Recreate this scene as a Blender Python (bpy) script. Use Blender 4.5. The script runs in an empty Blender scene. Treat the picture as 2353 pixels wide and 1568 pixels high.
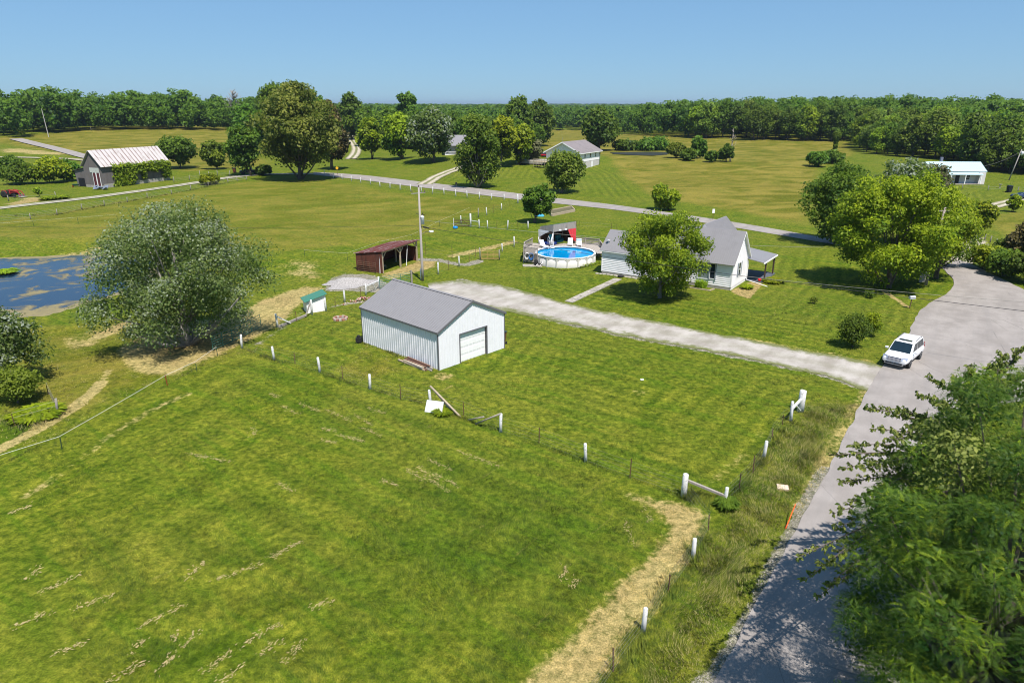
import bpy, bmesh, math, random
import numpy as np
from mathutils import Vector, Matrix

# ------------------------------------------------------------------ camera, sky, sun, exposure
S = bpy.context.scene
C = S.collection
cam = bpy.data.cameras.new('camera'); cam.lens = 24; cam.sensor_width = 36
cam.clip_start = 0.5; cam.clip_end = 30000
co = bpy.data.objects.new('camera', cam); C.objects.link(co); S.camera = co
HY = 240.0                      # horizon row in a 2352 x 1568 frame
FW, FH = 2352.0, 1568.0; FL = 24/36*FW
TH = math.atan((FH/2-HY)/FL); CT, ST = math.cos(TH), math.sin(TH)
H = 20.0
co.location = (0, 0, H); co.rotation_euler = (math.pi/2-TH, 0, 0)
SUN_EL = math.radians(63); SX, SY = 0.40, -0.917      # horizontal direction towards the sun
W = bpy.data.worlds.new('World'); S.world = W; W.use_nodes = True
wn = W.node_tree.nodes; wl = W.node_tree.links
sky = wn.new('ShaderNodeTexSky'); sky.sky_type = 'NISHITA'; sky.sun_disc = False
sky.sun_elevation = SUN_EL; sky.sun_rotation = math.atan2(SX, SY); sky.altitude = 200
sky.air_density = 1.0; sky.dust_density = 0.0; sky.ozone_density = 3.0
wn['Background'].inputs[1].default_value = 0.075
# soften the sky's range: photographs hold the horizon paler but not white
vm = wn.new('ShaderNodeVectorMath'); vm.operation = 'SCALE'; vm.inputs[3].default_value = .1; wl.new(sky.outputs[0], vm.inputs[0])
gm_ = wn.new('ShaderNodeGamma'); gm_.inputs[1].default_value = .45; wl.new(vm.outputs[0], gm_.inputs[0])
v2 = wn.new('ShaderNodeVectorMath'); v2.operation = 'MULTIPLY'; v2.inputs[1].default_value = (3.75, 6.0, 8.5); wl.new(gm_.outputs[0], v2.inputs[0])
wl.new(v2.outputs[0], wn['Background'].inputs[0])
sun = bpy.data.lights.new('sun', 'SUN'); sun.energy = 5.0; sun.angle = math.radians(0.5); sun.color = (1, .935, .88)
so = bpy.data.objects.new('sun', sun); C.objects.link(so)
sd = Vector((SX*math.cos(SUN_EL), SY*math.cos(SUN_EL), math.sin(SUN_EL)))
so.rotation_euler = sd.to_track_quat('Z', 'Y').to_euler(); so.location = (0, -20, 60)
S.view_settings.view_transform = 'Standard'; S.view_settings.look = 'None'
S.view_settings.exposure = 0.5; S.view_settings.gamma = 1
S.cycles.pixel_filter_type = 'BLACKMAN_HARRIS'; S.cycles.filter_width = 1.05

# ------------------------------------------------------------------ ground shape
def G(x, y, cx, cy, sx, sy, a): return a*np.exp(-.5*(((x-cx)/sx)**2+((y-cy)/sy)**2))
def hz(x, y):
    x = np.asarray(x, float); y = np.asarray(y, float)
    z = .12*np.sin(x*.07+1)*np.cos(y*.06)*np.clip((y-10)/60, 0, 1)
    z = z + G(x, y, 2, 96, 13, 13, -.75)                 # the dip round the pool
    z = z + G(x, y, -45, 66, 16, 13, -1.3)               # pond hollow
    z = z + G(x, y, -48, 100, 20, 10, .8)
    z = z + G(x, y, -2, 262, 26, 24, 3.6)                # rise under the far white house and lawn trees
    z = z + G(x, y, -235, 440, 110, 95, 8.5)             # left hill
    z = z + G(x, y, 70, 250, 60, 28, 1.6)                # crest in the right hayfield
    z = z + G(x, y, 150, 420, 200, 70, 2.5)
    z = z + G(x, y, 260, 480, 170, 130, 4)
    r = np.hypot(x, y)
    far = np.clip((r-500)/1500, 0, 1)
    z = z - G(x, y, -60, 540, 130, 130, 6.)
    z = z + far*(1+6*np.sin(x*.0021+.7)*np.cos(y*.0017)+4*np.sin(x*.0007+y*.0009))
    z = z + np.clip((r-2500)/3500, 0, 1)*5
    return z
def ray(x, y):
    u = (x-FW/2)/FL; v = (FH/2-y)/FL
    return np.array([u, CT+v*ST, -ST+v*CT])
def hp(x, y, z):                                         # a picture point -> the place at height z
    r = ray(x, y); t = (H-z)/-r[2]; p = np.array([0, 0, H])+r*t
    return Vector(p)
def at(x, y):                                            # a picture point -> the place on the ground
    z = 0.
    for _ in range(12):
        p = hp(x, y, z); z = .5*z+.5*float(hz(p.x, p.y))
    return Vector((p.x, p.y, float(hz(p.x, p.y))))
def depth(p): return p[1]*CT-(p[2]-H)*ST
def px(p):
    d = depth(p); return (FW/2+FL*p[0]/d, FH/2-FL*(p[1]*ST+(p[2]-H)*CT)/d)
def hgt(g, yt):                                          # height of a thing at g whose top is on row yt
    v = (FH/2-yt)/FL; d = g[1]
    return H+(v*d*CT-d*ST)/(CT+v*ST)-g[2]

# ------------------------------------------------------------------ helpers
rnd = random.Random(7)
def tag(o, label=None, cat=None, group=None, kind=None):
    if label: o['label'] = label
    if cat: o['category'] = cat
    if group: o['group'] = group
    if kind: o['kind'] = kind
    return o
def empty(name, loc, rz, label, cat, group=None):
    o = bpy.data.objects.new(name, None); C.objects.link(o); o.empty_display_size = .3
    o.location = loc; o.rotation_euler = (0, 0, rz); return tag(o, label, cat, group)
def link(name, me, parent=None):
    o = bpy.data.objects.new(name, me); C.objects.link(o)
    if parent is not None: o.parent = parent
    return o
def npmesh(name, v, f, mat, k=4, smooth=False, attrs=None, fattrs=None):
    me = bpy.data.meshes.new(name); v = np.asarray(v, np.float32); f = np.asarray(f, np.int32).reshape(-1, k)
    me.vertices.add(len(v)); me.vertices.foreach_set('co', v.ravel())
    me.loops.add(f.size); me.loops.foreach_set('vertex_index', f.ravel())
    me.polygons.add(len(f)); me.polygons.foreach_set('loop_start', np.arange(0, f.size, k, dtype=np.int32))
    try: me.polygons.foreach_set('loop_total', np.full(len(f), k, np.int32))
    except Exception: pass
    me.update(calc_edges=True)
    if smooth: me.polygons.foreach_set('use_smooth', np.ones(len(f), bool))
    for nm, a in (attrs or {}).items():
        at_ = me.attributes.new(nm, 'FLOAT', 'POINT'); at_.data.foreach_set('value', np.asarray(a, np.float32))
    for nm, a in (fattrs or {}).items():
        at_ = me.attributes.new(nm, 'FLOAT', 'FACE'); at_.data.foreach_set('value', np.asarray(a, np.float32))
    if mat: me.materials.append(mat)
    return me
class MB:
    def __init__(s): s.v = []; s.f = []
    def add(s, vs, fs):
        n = len(s.v); s.v += [tuple(p) for p in vs]; s.f += [tuple(i+n for i in f) for f in fs]; return s
    def box(s, x0, x1, y0, y1, z0, z1, m=None):
        vs = [(x, y, z) for z in (z0, z1) for x, y in ((x0, y0), (x1, y0), (x1, y1), (x0, y1))]
        if m: vs = [m @ Vector(p) for p in vs]
        return s.add(vs, [(3, 2, 1, 0), (4, 5, 6, 7), (0, 1, 5, 4), (1, 2, 6, 5), (2, 3, 7, 6), (3, 0, 4, 7)])
    def bar(s, a, b, w, h=None, up=(0, 0, 1)):           # a squared timber from a to b
        a = Vector(a); b = Vector(b); h = h or w; d = (b-a).normalized(); u = Vector(up)
        if abs(d.dot(u)) > .95: u = Vector((0, 1, 0))
        r = d.cross(u).normalized()*w/2; t = r.cross(d).normalized()*h/2
        vs = [p+i*r+j*t for p in (a, b) for i, j in ((-1, -1), (1, -1), (1, 1), (-1, 1))]
        return s.add(vs, [(3, 2, 1, 0), (4, 5, 6, 7), (0, 1, 5, 4), (1, 2, 6, 5), (2, 3, 7, 6), (3, 0, 4, 7)])
    def tube(s, pts, rs, n=8, cap=True):
        pts = [Vector(p) for p in pts]
        if not hasattr(rs, '__len__'): rs = [rs]*len(pts)
        vs = []; k = len(pts)
        for i, p in enumerate(pts):
            d = (pts[min(i+1, k-1)]-pts[max(i-1, 0)]).normalized()
            u = Vector((0, 0, 1)) if abs(d.z) < .9 else Vector((1, 0, 0))
            a = d.cross(u).normalized(); b = d.cross(a)
            vs += [p+(a*math.cos(t)+b*math.sin(t))*rs[i] for t in [2*math.pi*j/n for j in range(n)]]
        fs = [(i*n+j, i*n+(j+1) % n, (i+1)*n+(j+1) % n, (i+1)*n+j) for i in range(k-1) for j in range(n)]
        if cap: fs += [tuple(range(n))[::-1], tuple((k-1)*n+j for j in range(n))]
        return s.add(vs, fs)
    def lathe(s, prof, n=16, c=(0, 0, 0), axis='z', cap=True):
        vs = []
        for r, z in prof:
            for j in range(n):
                t = 2*math.pi*j/n; x, y = r*math.cos(t), r*math.sin(t)
                p = (x, y, z) if axis == 'z' else (x, z, y)
                vs.append((p[0]+c[0], p[1]+c[1], p[2]+c[2]))
        k = len(prof)
        fs = [(i*n+j, i*n+(j+1) % n, (i+1)*n+(j+1) % n, (i+1)*n+j) for i in range(k-1) for j in range(n)]
        if cap: fs += [tuple(range(n))[::-1], tuple((k-1)*n+j for j in range(n))]
        return s.add(vs, fs)
    def slab(s, pts, t, n=None):                         # a polygon given thickness t along its normal
        pts = [Vector(p) for p in pts]
        nn = Vector(n) if n else (pts[1]-pts[0]).cross(pts[2]-pts[0]).normalized()
        k = len(pts); vs = pts+[p+nn*t for p in pts]
        return s.add(vs, [tuple(range(k))[::-1], tuple(range(k, 2*k))]+[(i, (i+1) % k, k+(i+1) % k, k+i) for i in range(k)])
    def mesh(s, name, mat, smooth=False, bevel=0):
        me = bpy.data.meshes.new(name); me.from_pydata(s.v, [], s.f)
        bm = bmesh.new(); bm.from_mesh(me); bmesh.ops.recalc_face_normals(bm, faces=bm.faces)
        if bevel: bmesh.ops.bevel(bm, geom=list(bm.edges), offset=bevel, segments=2, affect='EDGES', profile=.6)
        bm.to_mesh(me); bm.free()
        me.materials.append(mat)
        if smooth: me.polygons.foreach_set('use_smooth', np.ones(len(me.polygons), bool))
        return me
    def obj(s, name, mat, parent=None, smooth=False, bevel=0): return link(name, s.mesh(name, mat, smooth, bevel), parent)

# ------------------------------------------------------------------ materials
class NT:
    def __init__(s, name):
        s.m = bpy.data.materials.new(name); s.m.use_nodes = True; s.t = s.m.node_tree; s.n = s.t.nodes
        s.b = s.n['Principled BSDF']; s.out = s.n['Material Output']; s.b.inputs['Specular IOR Level'].default_value = .3
    def put(s, sock, v):
        if isinstance(v, bpy.types.NodeSocket): s.t.links.new(v, sock)
        elif isinstance(v, (tuple, list)) and len(v) == 3 and sock.type == 'RGBA': sock.default_value = (*v, 1)
        else: sock.default_value = v
    def new(s, typ, ins=None, **pr):
        n = s.n.new(typ)
        for k, v in pr.items(): setattr(n, k, v)
        for k, v in (ins or {}).items(): s.put(n.inputs[k], v)
        return n
    def pos(s): return s.new('ShaderNodeNewGeometry').outputs['Position']
    def objc(s): return s.new('ShaderNodeTexCoord').outputs['Object']
    def attr(s, nm): return s.new('ShaderNodeAttribute', attribute_name=nm).outputs['Fac']
    def mapp(s, vec, sc=(1, 1, 1), rz=0, loc=(0, 0, 0)):
        return s.new('ShaderNodeMapping', {'Vector': vec, 'Scale': sc, 'Rotation': (0, 0, rz), 'Location': loc}).outputs[0]
    def aniso(s, vec, ang, sx, sy): return s.mapp(s.mapp(vec, rz=math.radians(-ang)), (sx, sy, 1))
    def upn(s, k):
        a = s.new('ShaderNodeVectorMath', {0: s.new('ShaderNodeNewGeometry').outputs['Normal'], 1: (0, 0, k)}, operation='ADD').outputs[0]
        return s.new('ShaderNodeVectorMath', {0: a}, operation='NORMALIZE').outputs[0]
    def noise(s, vec, scale, det=3, rough=.55, dist=0): return s.new('ShaderNodeTexNoise', {'Vector': vec, 'Scale': scale, 'Detail': det, 'Roughness': rough, 'Distortion': dist}).outputs['Fac']
    def math(s, op, a, b=0, c=0, clamp=False): return s.new('ShaderNodeMath', {0: a, 1: b, 2: c}, operation=op, use_clamp=clamp).outputs[0]
    def ramp(s, f, a, b, lo=0., hi=1.): return s.new('ShaderNodeMapRange', {'Value': f, 'From Min': a, 'From Max': b, 'To Min': lo, 'To Max': hi}, interpolation_type='SMOOTHSTEP').outputs[0]
    def mix(s, f, a, b, mode='MIX'):
        n = s.n.new('ShaderNodeMix'); n.data_type = 'RGBA'; n.blend_type = mode
        s.put(n.inputs[0], f); s.put(n.inputs[6], a); s.put(n.inputs[7], b); return n.outputs[2]
    def bump(s, h, st, dist=.05): s.put(s.b.inputs['Normal'], s.new('ShaderNodeBump', {'Height': h, 'Strength': st, 'Distance': dist}).outputs[0])
    def fin(s, col, rough=.8):
        s.put(s.b.inputs['Base Color'], col); s.put(s.b.inputs['Roughness'], rough); return s.m
MC = {}
def paint(name, col, rough=.6, var=.12, scale=3., dirt=None, dscale=1., damt=.5, bump=.0, metal=0., stretch=(1, 1, 1)):
    if name in MC: return MC[name]
    t = NT(name); p = t.mapp(t.objc(), stretch)
    n = t.noise(p, scale, 4); c = t.mix(n, tuple(x*(1-var) for x in col), tuple(min(1, x*(1+var)) for x in col))
    if dirt: c = t.mix(t.math('MULTIPLY', t.ramp(t.noise(p, dscale, 5, .65), .5, .68), damt), c, dirt)
    if bump: t.bump(n, bump)
    t.b.inputs['Metallic'].default_value = metal
    MC[name] = t.fin(c, rough); return MC[name]
def glass(name, col=(.02, .03, .04), rough=.08):
    if name in MC: return MC[name]
    t = NT(name); t.b.inputs['Specular IOR Level'].default_value = .6
    n = t.noise(t.objc(), 2.5, 2); MC[name] = t.fin(t.mix(n, tuple(x*.7 for x in col), tuple(x*1.4 for x in col)), rough); return MC[name]
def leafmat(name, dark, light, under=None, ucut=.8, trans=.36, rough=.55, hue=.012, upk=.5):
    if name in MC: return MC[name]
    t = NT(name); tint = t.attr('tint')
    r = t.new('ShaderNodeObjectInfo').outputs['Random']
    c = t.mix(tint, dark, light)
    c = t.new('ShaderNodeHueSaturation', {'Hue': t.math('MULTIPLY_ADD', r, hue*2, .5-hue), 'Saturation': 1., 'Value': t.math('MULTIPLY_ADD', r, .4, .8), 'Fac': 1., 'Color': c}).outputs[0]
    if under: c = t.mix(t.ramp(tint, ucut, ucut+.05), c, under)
    t.fin(c, rough); t.b.inputs['Specular IOR Level'].default_value = .2; t.put(t.b.inputs['Normal'], t.upn(upk))
    tr = t.new('ShaderNodeBsdfTranslucent', {'Color': t.mix(.5, c, (.25, .4, .03), 'MIX')})
    ms = t.new('ShaderNodeMixShader', {0: trans, 1: t.b.outputs[0], 2: tr.outputs[0]})
    t.t.links.new(ms.outputs[0], t.out.inputs[0]); MC[name] = t.m; return t.m
# ------------------------------------------------------------------ ground cover zones (places with their own soil and growth)
def W2(pts): return np.array([at(*p)[:2] for p in pts])
def polysd(x, y, P):
    d = np.full(x.shape, 1e9); ins = np.zeros(x.shape, bool); n = len(P)
    for i in range(n):
        a = P[i]; b = P[(i+1) % n]; e = b-a; L = max(e@e, 1e-9)
        t = np.clip(((x-a[0])*e[0]+(y-a[1])*e[1])/L, 0, 1)
        d = np.minimum(d, np.hypot(x-a[0]-t*e[0], y-a[1]-t*e[1]))
        c = (a[1] > y) != (b[1] > y)
        with np.errstate(divide='ignore', invalid='ignore'):
            ins ^= c & (x < (b[0]-a[0])*(y-a[1])/(b[1]-a[1]+1e-12)+a[0])
    return np.where(ins, d, -d)
def linesd(x, y, P):
    d = np.full(x.shape, 1e9)
    for a, b in zip(P[:-1], P[1:]):
        e = b-a; t = np.clip(((x-a[0])*e[0]+(y-a[1])*e[1])/max(e@e, 1e-9), 0, 1)
        d = np.minimum(d, np.hypot(x-a[0]-t*e[0], y-a[1]-t*e[1]))
    return d
DIRT = [([(270,800),(380,740),(520,730),(600,690),(700,655),(745,662),(690,700),(650,745),(600,770),(560,790),(470,830),(400,862),(300,855)], 1.6, 1.),
 ([(868,634),(960,600),(1005,597),(1000,612),(900,642)], .9, 1.),
 ([(1420,1128),(1560,1150),(1628,1180),(1622,1225),(1560,1330),(1405,1545),(1290,1720),(1040,1720),(1255,1500),(1415,1340),(1535,1215),(1480,1160)], 1.0, .86),
 ([(1565,1118),(1650,1075),(1735,990),(1762,985),(1700,1085),(1640,1125)], .8, .55),
 ([(1679,668),(1722,648),(1740,641),(1752,654),(1722,687),(1690,677)], .3, 1.),
 ([(130,775),(230,745),(290,735),(290,760),(215,800),(140,810)], 2.0, .62),
 ([(0,340),(60,342),(160,352),(150,358),(0,350)], 2.0, .9),
 ([(15,468),(55,455),(112,450),(100,462),(20,474)], 1.0, .9),
 ([(640,600),(700,590),(760,600),(760,640),(690,650),(620,640)], 3.0, .55),
 ([(1782,1112),(1815,1112),(1818,1132),(1785,1134)], .5, .95),
 ([(1440,890),(1500,893),(1510,915),(1450,915)], 1.2, .56),
 ([(1060,862),(1010,880),(985,862),(1010,850)], .9, .62)]
DLINE = [([(-30,1045),(80,990),(160,942),(212,902),(232,878)], .42, 1.), ([(232,878),(250,850)], .3, .7),
 ([(0,584),(60,573),(140,563),(180,560),(240,550)], 1.0, .62), ([(1040,588),(1075,580),(1130,568),(1178,556)], .8, .75),
 ([(225,775),(250,760),(285,745)], .7, .9), ([(430,905),(350,940),(240,1010),(150,1080),(60,1140)], .35, .5),
 ([(1990,900),(1940,985),(1890,1080),(1840,1175)], .5, .6), ([(2030,836),(1900,812),(1700,778)], .5, .6),
 ([(2030,668),(2085,705)], .25, .9), ([(1000,432),(900,420),(800,405)], 1., .6)]
DRY = [([(1240,298),(1345,298),(1460,308),(1955,326),(1958,358),(1880,385),(1872,440),(1850,515),(1700,488),(1500,452),(1430,405),(1400,362),(1243,345)], 5, .95),
 ([(-200,560),(0,505),(250,466),(560,417),(720,404),(900,440),(1190,472),(1090,492),(1000,538),(950,550),(780,568),(640,585),(300,556),(0,545),(-200,600)], 3, .56),
 ([(-100,322),(130,305),(380,284),(545,286),(620,380),(560,385),(420,395),(200,360),(0,330)], 8, .9),
 ([(1665,1150),(1840,915),(1985,912),(1900,1080),(1760,1340),(1640,1568),(1560,1720),(1380,1720),(1600,1260)], 1.0, .32),
 ([(2230,500),(2352,480),(2600,500),(2600,600),(2330,560)], 3, .6),
 ([(250,735),(560,745),(600,800),(300,900),(100,1010),(0,1040),(0,760)], 3, .62),
 ([(950,850),(900,862),(840,880),(760,850),(840,790),(930,830)], 2, .6)]
LUSH = [([(690,1350),(850,1180),(980,1030),(1300,1090),(1470,1160),(1545,1190),(1400,1400),(1200,1440),(900,1400)], 4.5, .62),
 ([(560,850),(700,860),(900,960),(1000,1010),(860,1010),(600,930)], 3, .5),
 ([(1180,720),(1500,790),(1900,880),(1800,960),(1400,860),(1180,780)], 4, .3),
 ([(1330,700),(1640,690),(1900,650),(2100,700),(2000,780),(1700,740)], 5, .45), ([(1000,640),(1300,625),(1330,690),(1150,650)], 4, .4),
 ([(0,960),(110,930),(150,945),(60,1010),(0,1020)], 1.5, .9), ([(120,720),(240,690),(300,690),(240,740),(120,760)], 2., .5)]
GRAV = [([(2035,846),(1900,822),(1700,787),(1500,745),(1300,707),(1215,680),(1130,652),(1060,640),(960,665),(1000,690),(1160,714),(1300,747),(1450,778),(1650,816),(1850,856),(1950,886),(1995,900)], .9, .8),
 ([(748,668),(755,640),(790,628),(860,632),(890,650),(900,668),(860,672),(800,668)], 1., .9), ([(560,795),(600,780),(640,752),(690,715),(705,700),(712,706),(660,752),(600,792)], .8, .62),
 ([(745,706),(800,694),(840,688),(900,660),(905,668),(850,694),(790,702),(745,712)], .6, .6)]
GLINE = [([(968,596),(1010,598),(1045,606),(1075,608),(1100,600)], .55, 1.), ([(1748,1400),(1693,1500),(1643,1600)], .5, .7),
 ([(1850,1178),(1800,1270),(1750,1370)], .4, .75), ([(1900,1085),(1850,1178)], .5, .75), ([(1630,1568),(1570,1680)], .5, .7)]
for Z in (DIRT, DRY, LUSH, GRAV): Z[:] = [(W2(p), s, a) for p, s, a in Z]
for Z in (DLINE, GLINE): Z[:] = [(W2(p), s, a) for p, s, a in Z]
def sstep(v): v = np.clip(v, 0, 1); return v*v*(3-2*v)
def zone(x, y, polys, lines=()):
    r = np.zeros(x.shape)
    for P, s, a in polys: r = np.maximum(r, a*sstep(.5+polysd(x, y, P)/(2*s)))
    for P, w, a in lines: r = np.maximum(r, a*sstep(1.5-linesd(x, y, P)/w*.75))
    return r
def zones(x, y):
    m_, a_ = mow(x, y)
    return {'mow': m_, 'mowa': a_, 'dirt': zone(x, y, DIRT, DLINE), 'dry': zone(x, y, DRY), 'lush': zone(x, y, LUSH), 'gravel': zone(x, y, GRAV, GLINE)}

YARDS = [W2([(600,800),(735,850),(850,890),(1150,986),(1345,1055),(1570,1135),(1660,1150),(1754,1053),(1816,967),(1850,925),(1985,900),(1850,858),(1650,818),(1450,782),(1300,752),(1180,722),(1008,851),(832,785),(950,745),(800,700)]),
 W2([(1200,660),(1300,697),(1500,735),(1700,776),(1900,812),(2020,836),(2088,770),(2105,712),(2150,680),(2190,650),(2120,600),(1885,560),(1780,560),(1740,640),(1680,680),(1400,650),(1390,620),(1300,625),(1200,610)]),
 W2([(-400,1100),(0,1085),(140,1035),(385,890),(556,808),(850,902),(1345,1068),(1560,1150),(1540,1210),(1440,1340),(1290,1500),(1100,1720),(900,2000),(-600,2000)]),
 W2([(1060,380),(1240,345),(1420,400),(1500,470),(1400,465),(1000,420)]), W2([(2170,430),(2400,445),(2400,450),(2230,520),(2170,520)])]
def mow(x, y):
    d = np.full(x.shape, -1e9)
    for P, s in zip(YARDS, (1., 1., .45, .7, .8)): q = polysd(x, y, P); d = np.where(q > 0, q*s, d)
    return np.where(d > -1e8, d, (x*.6-y*.8)*.35), (d > -1e8).astype(float)
def soil(t, blades=False):
    p = t.pos(); dirt, dry, lush, grav = [t.attr(a) for a in ('dirt', 'dry', 'lush', 'gravel')]
    big = t.noise(p, .045, 4, .6, .6); mid = t.noise(p, .35, 4, .6); fine = t.noise(p, 2.6, 4, .7); tiny = t.noise(p, 13, 3, .7)
    w1 = t.noise(t.aniso(p, 52, .22, 1.1), 1., 5, .65, .8)     # mowing and raking lines
    w2 = t.noise(t.aniso(p, -38, .10, .8), 1., 4, .6, 1.2)
    w3 = t.noise(t.aniso(p, 52, .4, 2.4), 1., 5, .7, .6)
    wind = t.noise(t.aniso(p, 25, .06, .10), 1., 5, .6, 1.5)
    v = t.math('ADD', t.math('ADD', t.math('MULTIPLY', mid, .28), t.math('MULTIPLY', w1, .42)), t.math('MULTIPLY', fine, .30))
    g1 = t.mix(t.ramp(v, .34, .69), (.068, .120, .004), (.198, .215, .021))
    g1 = t.mix(t.ramp(big, .35, .68), g1, t.mix(.6, g1, (.175, .185, .026)))
    g1 = t.mix(t.ramp(w2, .42, .7, 0, .55), g1, (.058, .135, .004))
    hay = t.mix(t.ramp(wind, .34, .64), (.115, .128, .008), (.290, .240, .052))
    hay = t.mix(t.ramp(fine, .4, .7, 0, .6), hay, (.125, .125, .012))
    hay = t.mix(t.ramp(big, .56, .75, 0, .35), hay, (.235, .175, .045))
    hay = t.mix(t.ramp(t.noise(p, .11, 5, .65, 1.2), .48, .66, 0, .4), hay, (.105, .150, .010))
    c = t.mix(t.ramp(t.math('ADD', dry, t.math('MULTIPLY', t.math('SUBTRACT', mid, .5), .8)), .2, .85), g1, hay)
    lu = t.mix(fine, (.026, .080, .002), (.070, .138, .006))
    c = t.mix(t.ramp(t.math('ADD', lush, t.math('MULTIPLY', t.math('SUBTRACT', mid, .5), 1.3)), .15, 1.0, 0, .85), c, lu)
    mw = t.math('SINE', t.math('ADD', t.math('MULTIPLY', t.attr('mow'), 4.6), t.math('MULTIPLY', mid, 2.2)))
    ma = t.math('MULTIPLY', t.ramp(t.noise(p, .12, 3), .35, .6, .25, 1), t.attr('mowa'))
    c = t.mix(1., c, t.mix(t.math('MULTIPLY_ADD', t.math('MULTIPLY', mw, ma), .5, .5), (.80, .84, .78), (1.22, 1.16, 1.22)), 'MULTIPLY')
    # tan hay scraps in the mown field and worn soil
    sc = t.math('MULTIPLY', t.ramp(w3, .60, .72), t.ramp(big, .44, .6))
    c = t.mix(t.math('MULTIPLY', sc, .55), c, (.36, .28, .12))
    e = t.math('ADD', t.math('MULTIPLY', t.math('SUBTRACT', mid, .5), .9), t.math('MULTIPLY', t.math('SUBTRACT', fine, .5), .9))
    straw = t.mix(tiny, (.32, .25, .10), (.52, .43, .21))
    straw = t.mix(t.ramp(big, .45, .6, 0, .35), straw, (.26, .15, .08))
    c = t.mix(t.ramp(t.math('ADD', dirt, e), .42, .78, 0, .92), c, straw)
    gr = t.mix(t.ramp(tiny, .3, .7), (.16, .145, .12), (.37, .35, .315))
    if not blades: c = t.mix(t.ramp(t.math('ADD', grav, e), .40, .62), c, gr)
    k = t.mix(t.ramp(fine, .25, .75), (.50, .56, .46), (1.42, 1.36, 1.34))
    c = t.mix(1., c, k, 'MULTIPLY')
    if blades:
        tint = t.attr('tint')
        c = t.mix(1., c, t.mix(tint, (.6, .75, .5), (1.75, 1.6, 1.35)), 'MULTIPLY')
        c = t.mix(t.math('MULTIPLY', t.math('GREATER_THAN', tint, .72), t.ramp(dry, .15, .35, 0, .75)), c, (.42, .36, .15))
        t.fin(c, .7); t.put(t.b.inputs['Normal'], t.upn(1.6)); tr = t.new('ShaderNodeBsdfTranslucent', {'Color': c})
        ms = t.new('ShaderNodeMixShader', {0: .35, 1: t.b.outputs[0], 2: tr.outputs[0]}); t.t.links.new(ms.outputs[0], t.out.inputs[0])
        return t.m
    c = t.mix(1., c, t.mix(t.ramp(tiny, .3, .7), (.68, .7, .66), (1.25, 1.22, 1.2)), 'MULTIPLY')
    c = t.mix(1., c, (.84, .85, .80), 'MULTIPLY')
    t.bump(t.math('ADD', t.math('MULTIPLY', fine, .7), t.math('MULTIPLY', tiny, .3)), .7, .14)
    t.b.inputs['Specular IOR Level'].default_value = .1
    return t.fin(c, .95)
M_GROUND = soil(NT('ground')); M_BLADE = soil(NT('blades'), True)

def axis(lo_end, hi_end, f0, f1, s, g):
    a = list(np.arange(f0, f1, s)); d = s; v = a[-1]; up = []
    while v < hi_end: d *= 1+g; v += d; up.append(v)
    d = s; v = f0; dn = []
    while v > lo_end: d *= 1+g; v -= d; dn.append(v)
    return np.array(dn[::-1]+a+up)
gx = axis(-9000, 9000, -42, 42, .36, .026); gy = axis(-300, 12000, 14, 72, .36, .024)
X, Y = np.meshgrid(gx, gy); X = X.ravel(); Y = Y.ravel()
# the pond floor is a real hollow in the sheet
PL = -1.05                                             # water level
POND = np.array([hp(x_, y_, PL)[:2] for x_, y_ in [(-420,600),(-60,592),(60,590),(150,585),(310,580),(380,592),(370,640),(300,672),(250,684),(150,714),(100,728),(0,730),(-420,760)]])
ZB = hz(X, Y)
pz = at(150, 650).z
zs = {k: v for k, v in zones(X, Y).items()}
pd = polysd(X, Y, POND)
ZG = np.where(pd > 0, np.minimum(ZB, PL-.05-.5*np.clip(pd/3, 0, 1)), np.where(pd > -6, np.maximum(ZB*np.clip(-pd/6, 0, 1)+(PL+.12)*(1-np.clip(-pd/6, 0, 1)), PL+.03), ZB))
# level pads under the swimming pool stay as they are
nx, ny = len(gx), len(gy)
ii = (np.arange(ny-1)[:, None]*nx+np.arange(nx-1)[None, :]).ravel()
gm = npmesh('ground', np.c_[X, Y, ZG], np.c_[ii, ii+1, ii+nx+1, ii+nx], M_GROUND, smooth=True, attrs=zs)
tag(link('ground', gm), kind='structure')

# pond water with drifting algae
t = NT('pond_water'); p = t.pos()
al = t.noise(p, .30, 4, .6, .8); sh = t.attr('shore')
f = t.ramp(t.math('ADD', t.math('MULTIPLY', al, .8), t.math('MULTIPLY', sh, .55)), .63, .78)
f = t.math('MULTIPLY', f, t.ramp(t.noise(p, 5, 4, .7), .22, .5, .35, 1))
t.fin(t.mix(f, (.006, .018, .038), t.mix(t.noise(p, 1.2, 4), (.13, .11, .04), (.27, .22, .09))), t.ramp(f, 0, 1, .12, .9))
t.b.inputs['Specular IOR Level'].default_value = .9; t.bump(t.noise(t.mapp(p, (1, 3, 1)), 3, 4, .7), .25, .02)
ax_, ay_ = np.meshgrid(np.linspace(POND[:, 0].min()-1, POND[:, 0].max()+1, 150), np.linspace(POND[:, 1].min()-1, POND[:, 1].max()+1, 90))
s = polysd(ax_.ravel(), ay_.ravel(), POND); k = (np.arange(89)[:, None]*150+np.arange(149)[None, :]).ravel(); q = np.c_[k, k+1, k+151, k+150]
q = q[(s[q] > -1.6).all(1)]
tag(link('pond_water', npmesh('pond_water', np.c_[ax_.ravel(), ay_.ravel(), np.full(s.shape, PL)], q, t.m, attrs={'shore': np.maximum(1-np.clip(s/np.where(ay_.ravel() < 75, 10.5, 4.), 0, 1)**.8, .45*np.clip((-46-ax_.ravel())/8, 0, 1))})), kind='structure')

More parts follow.
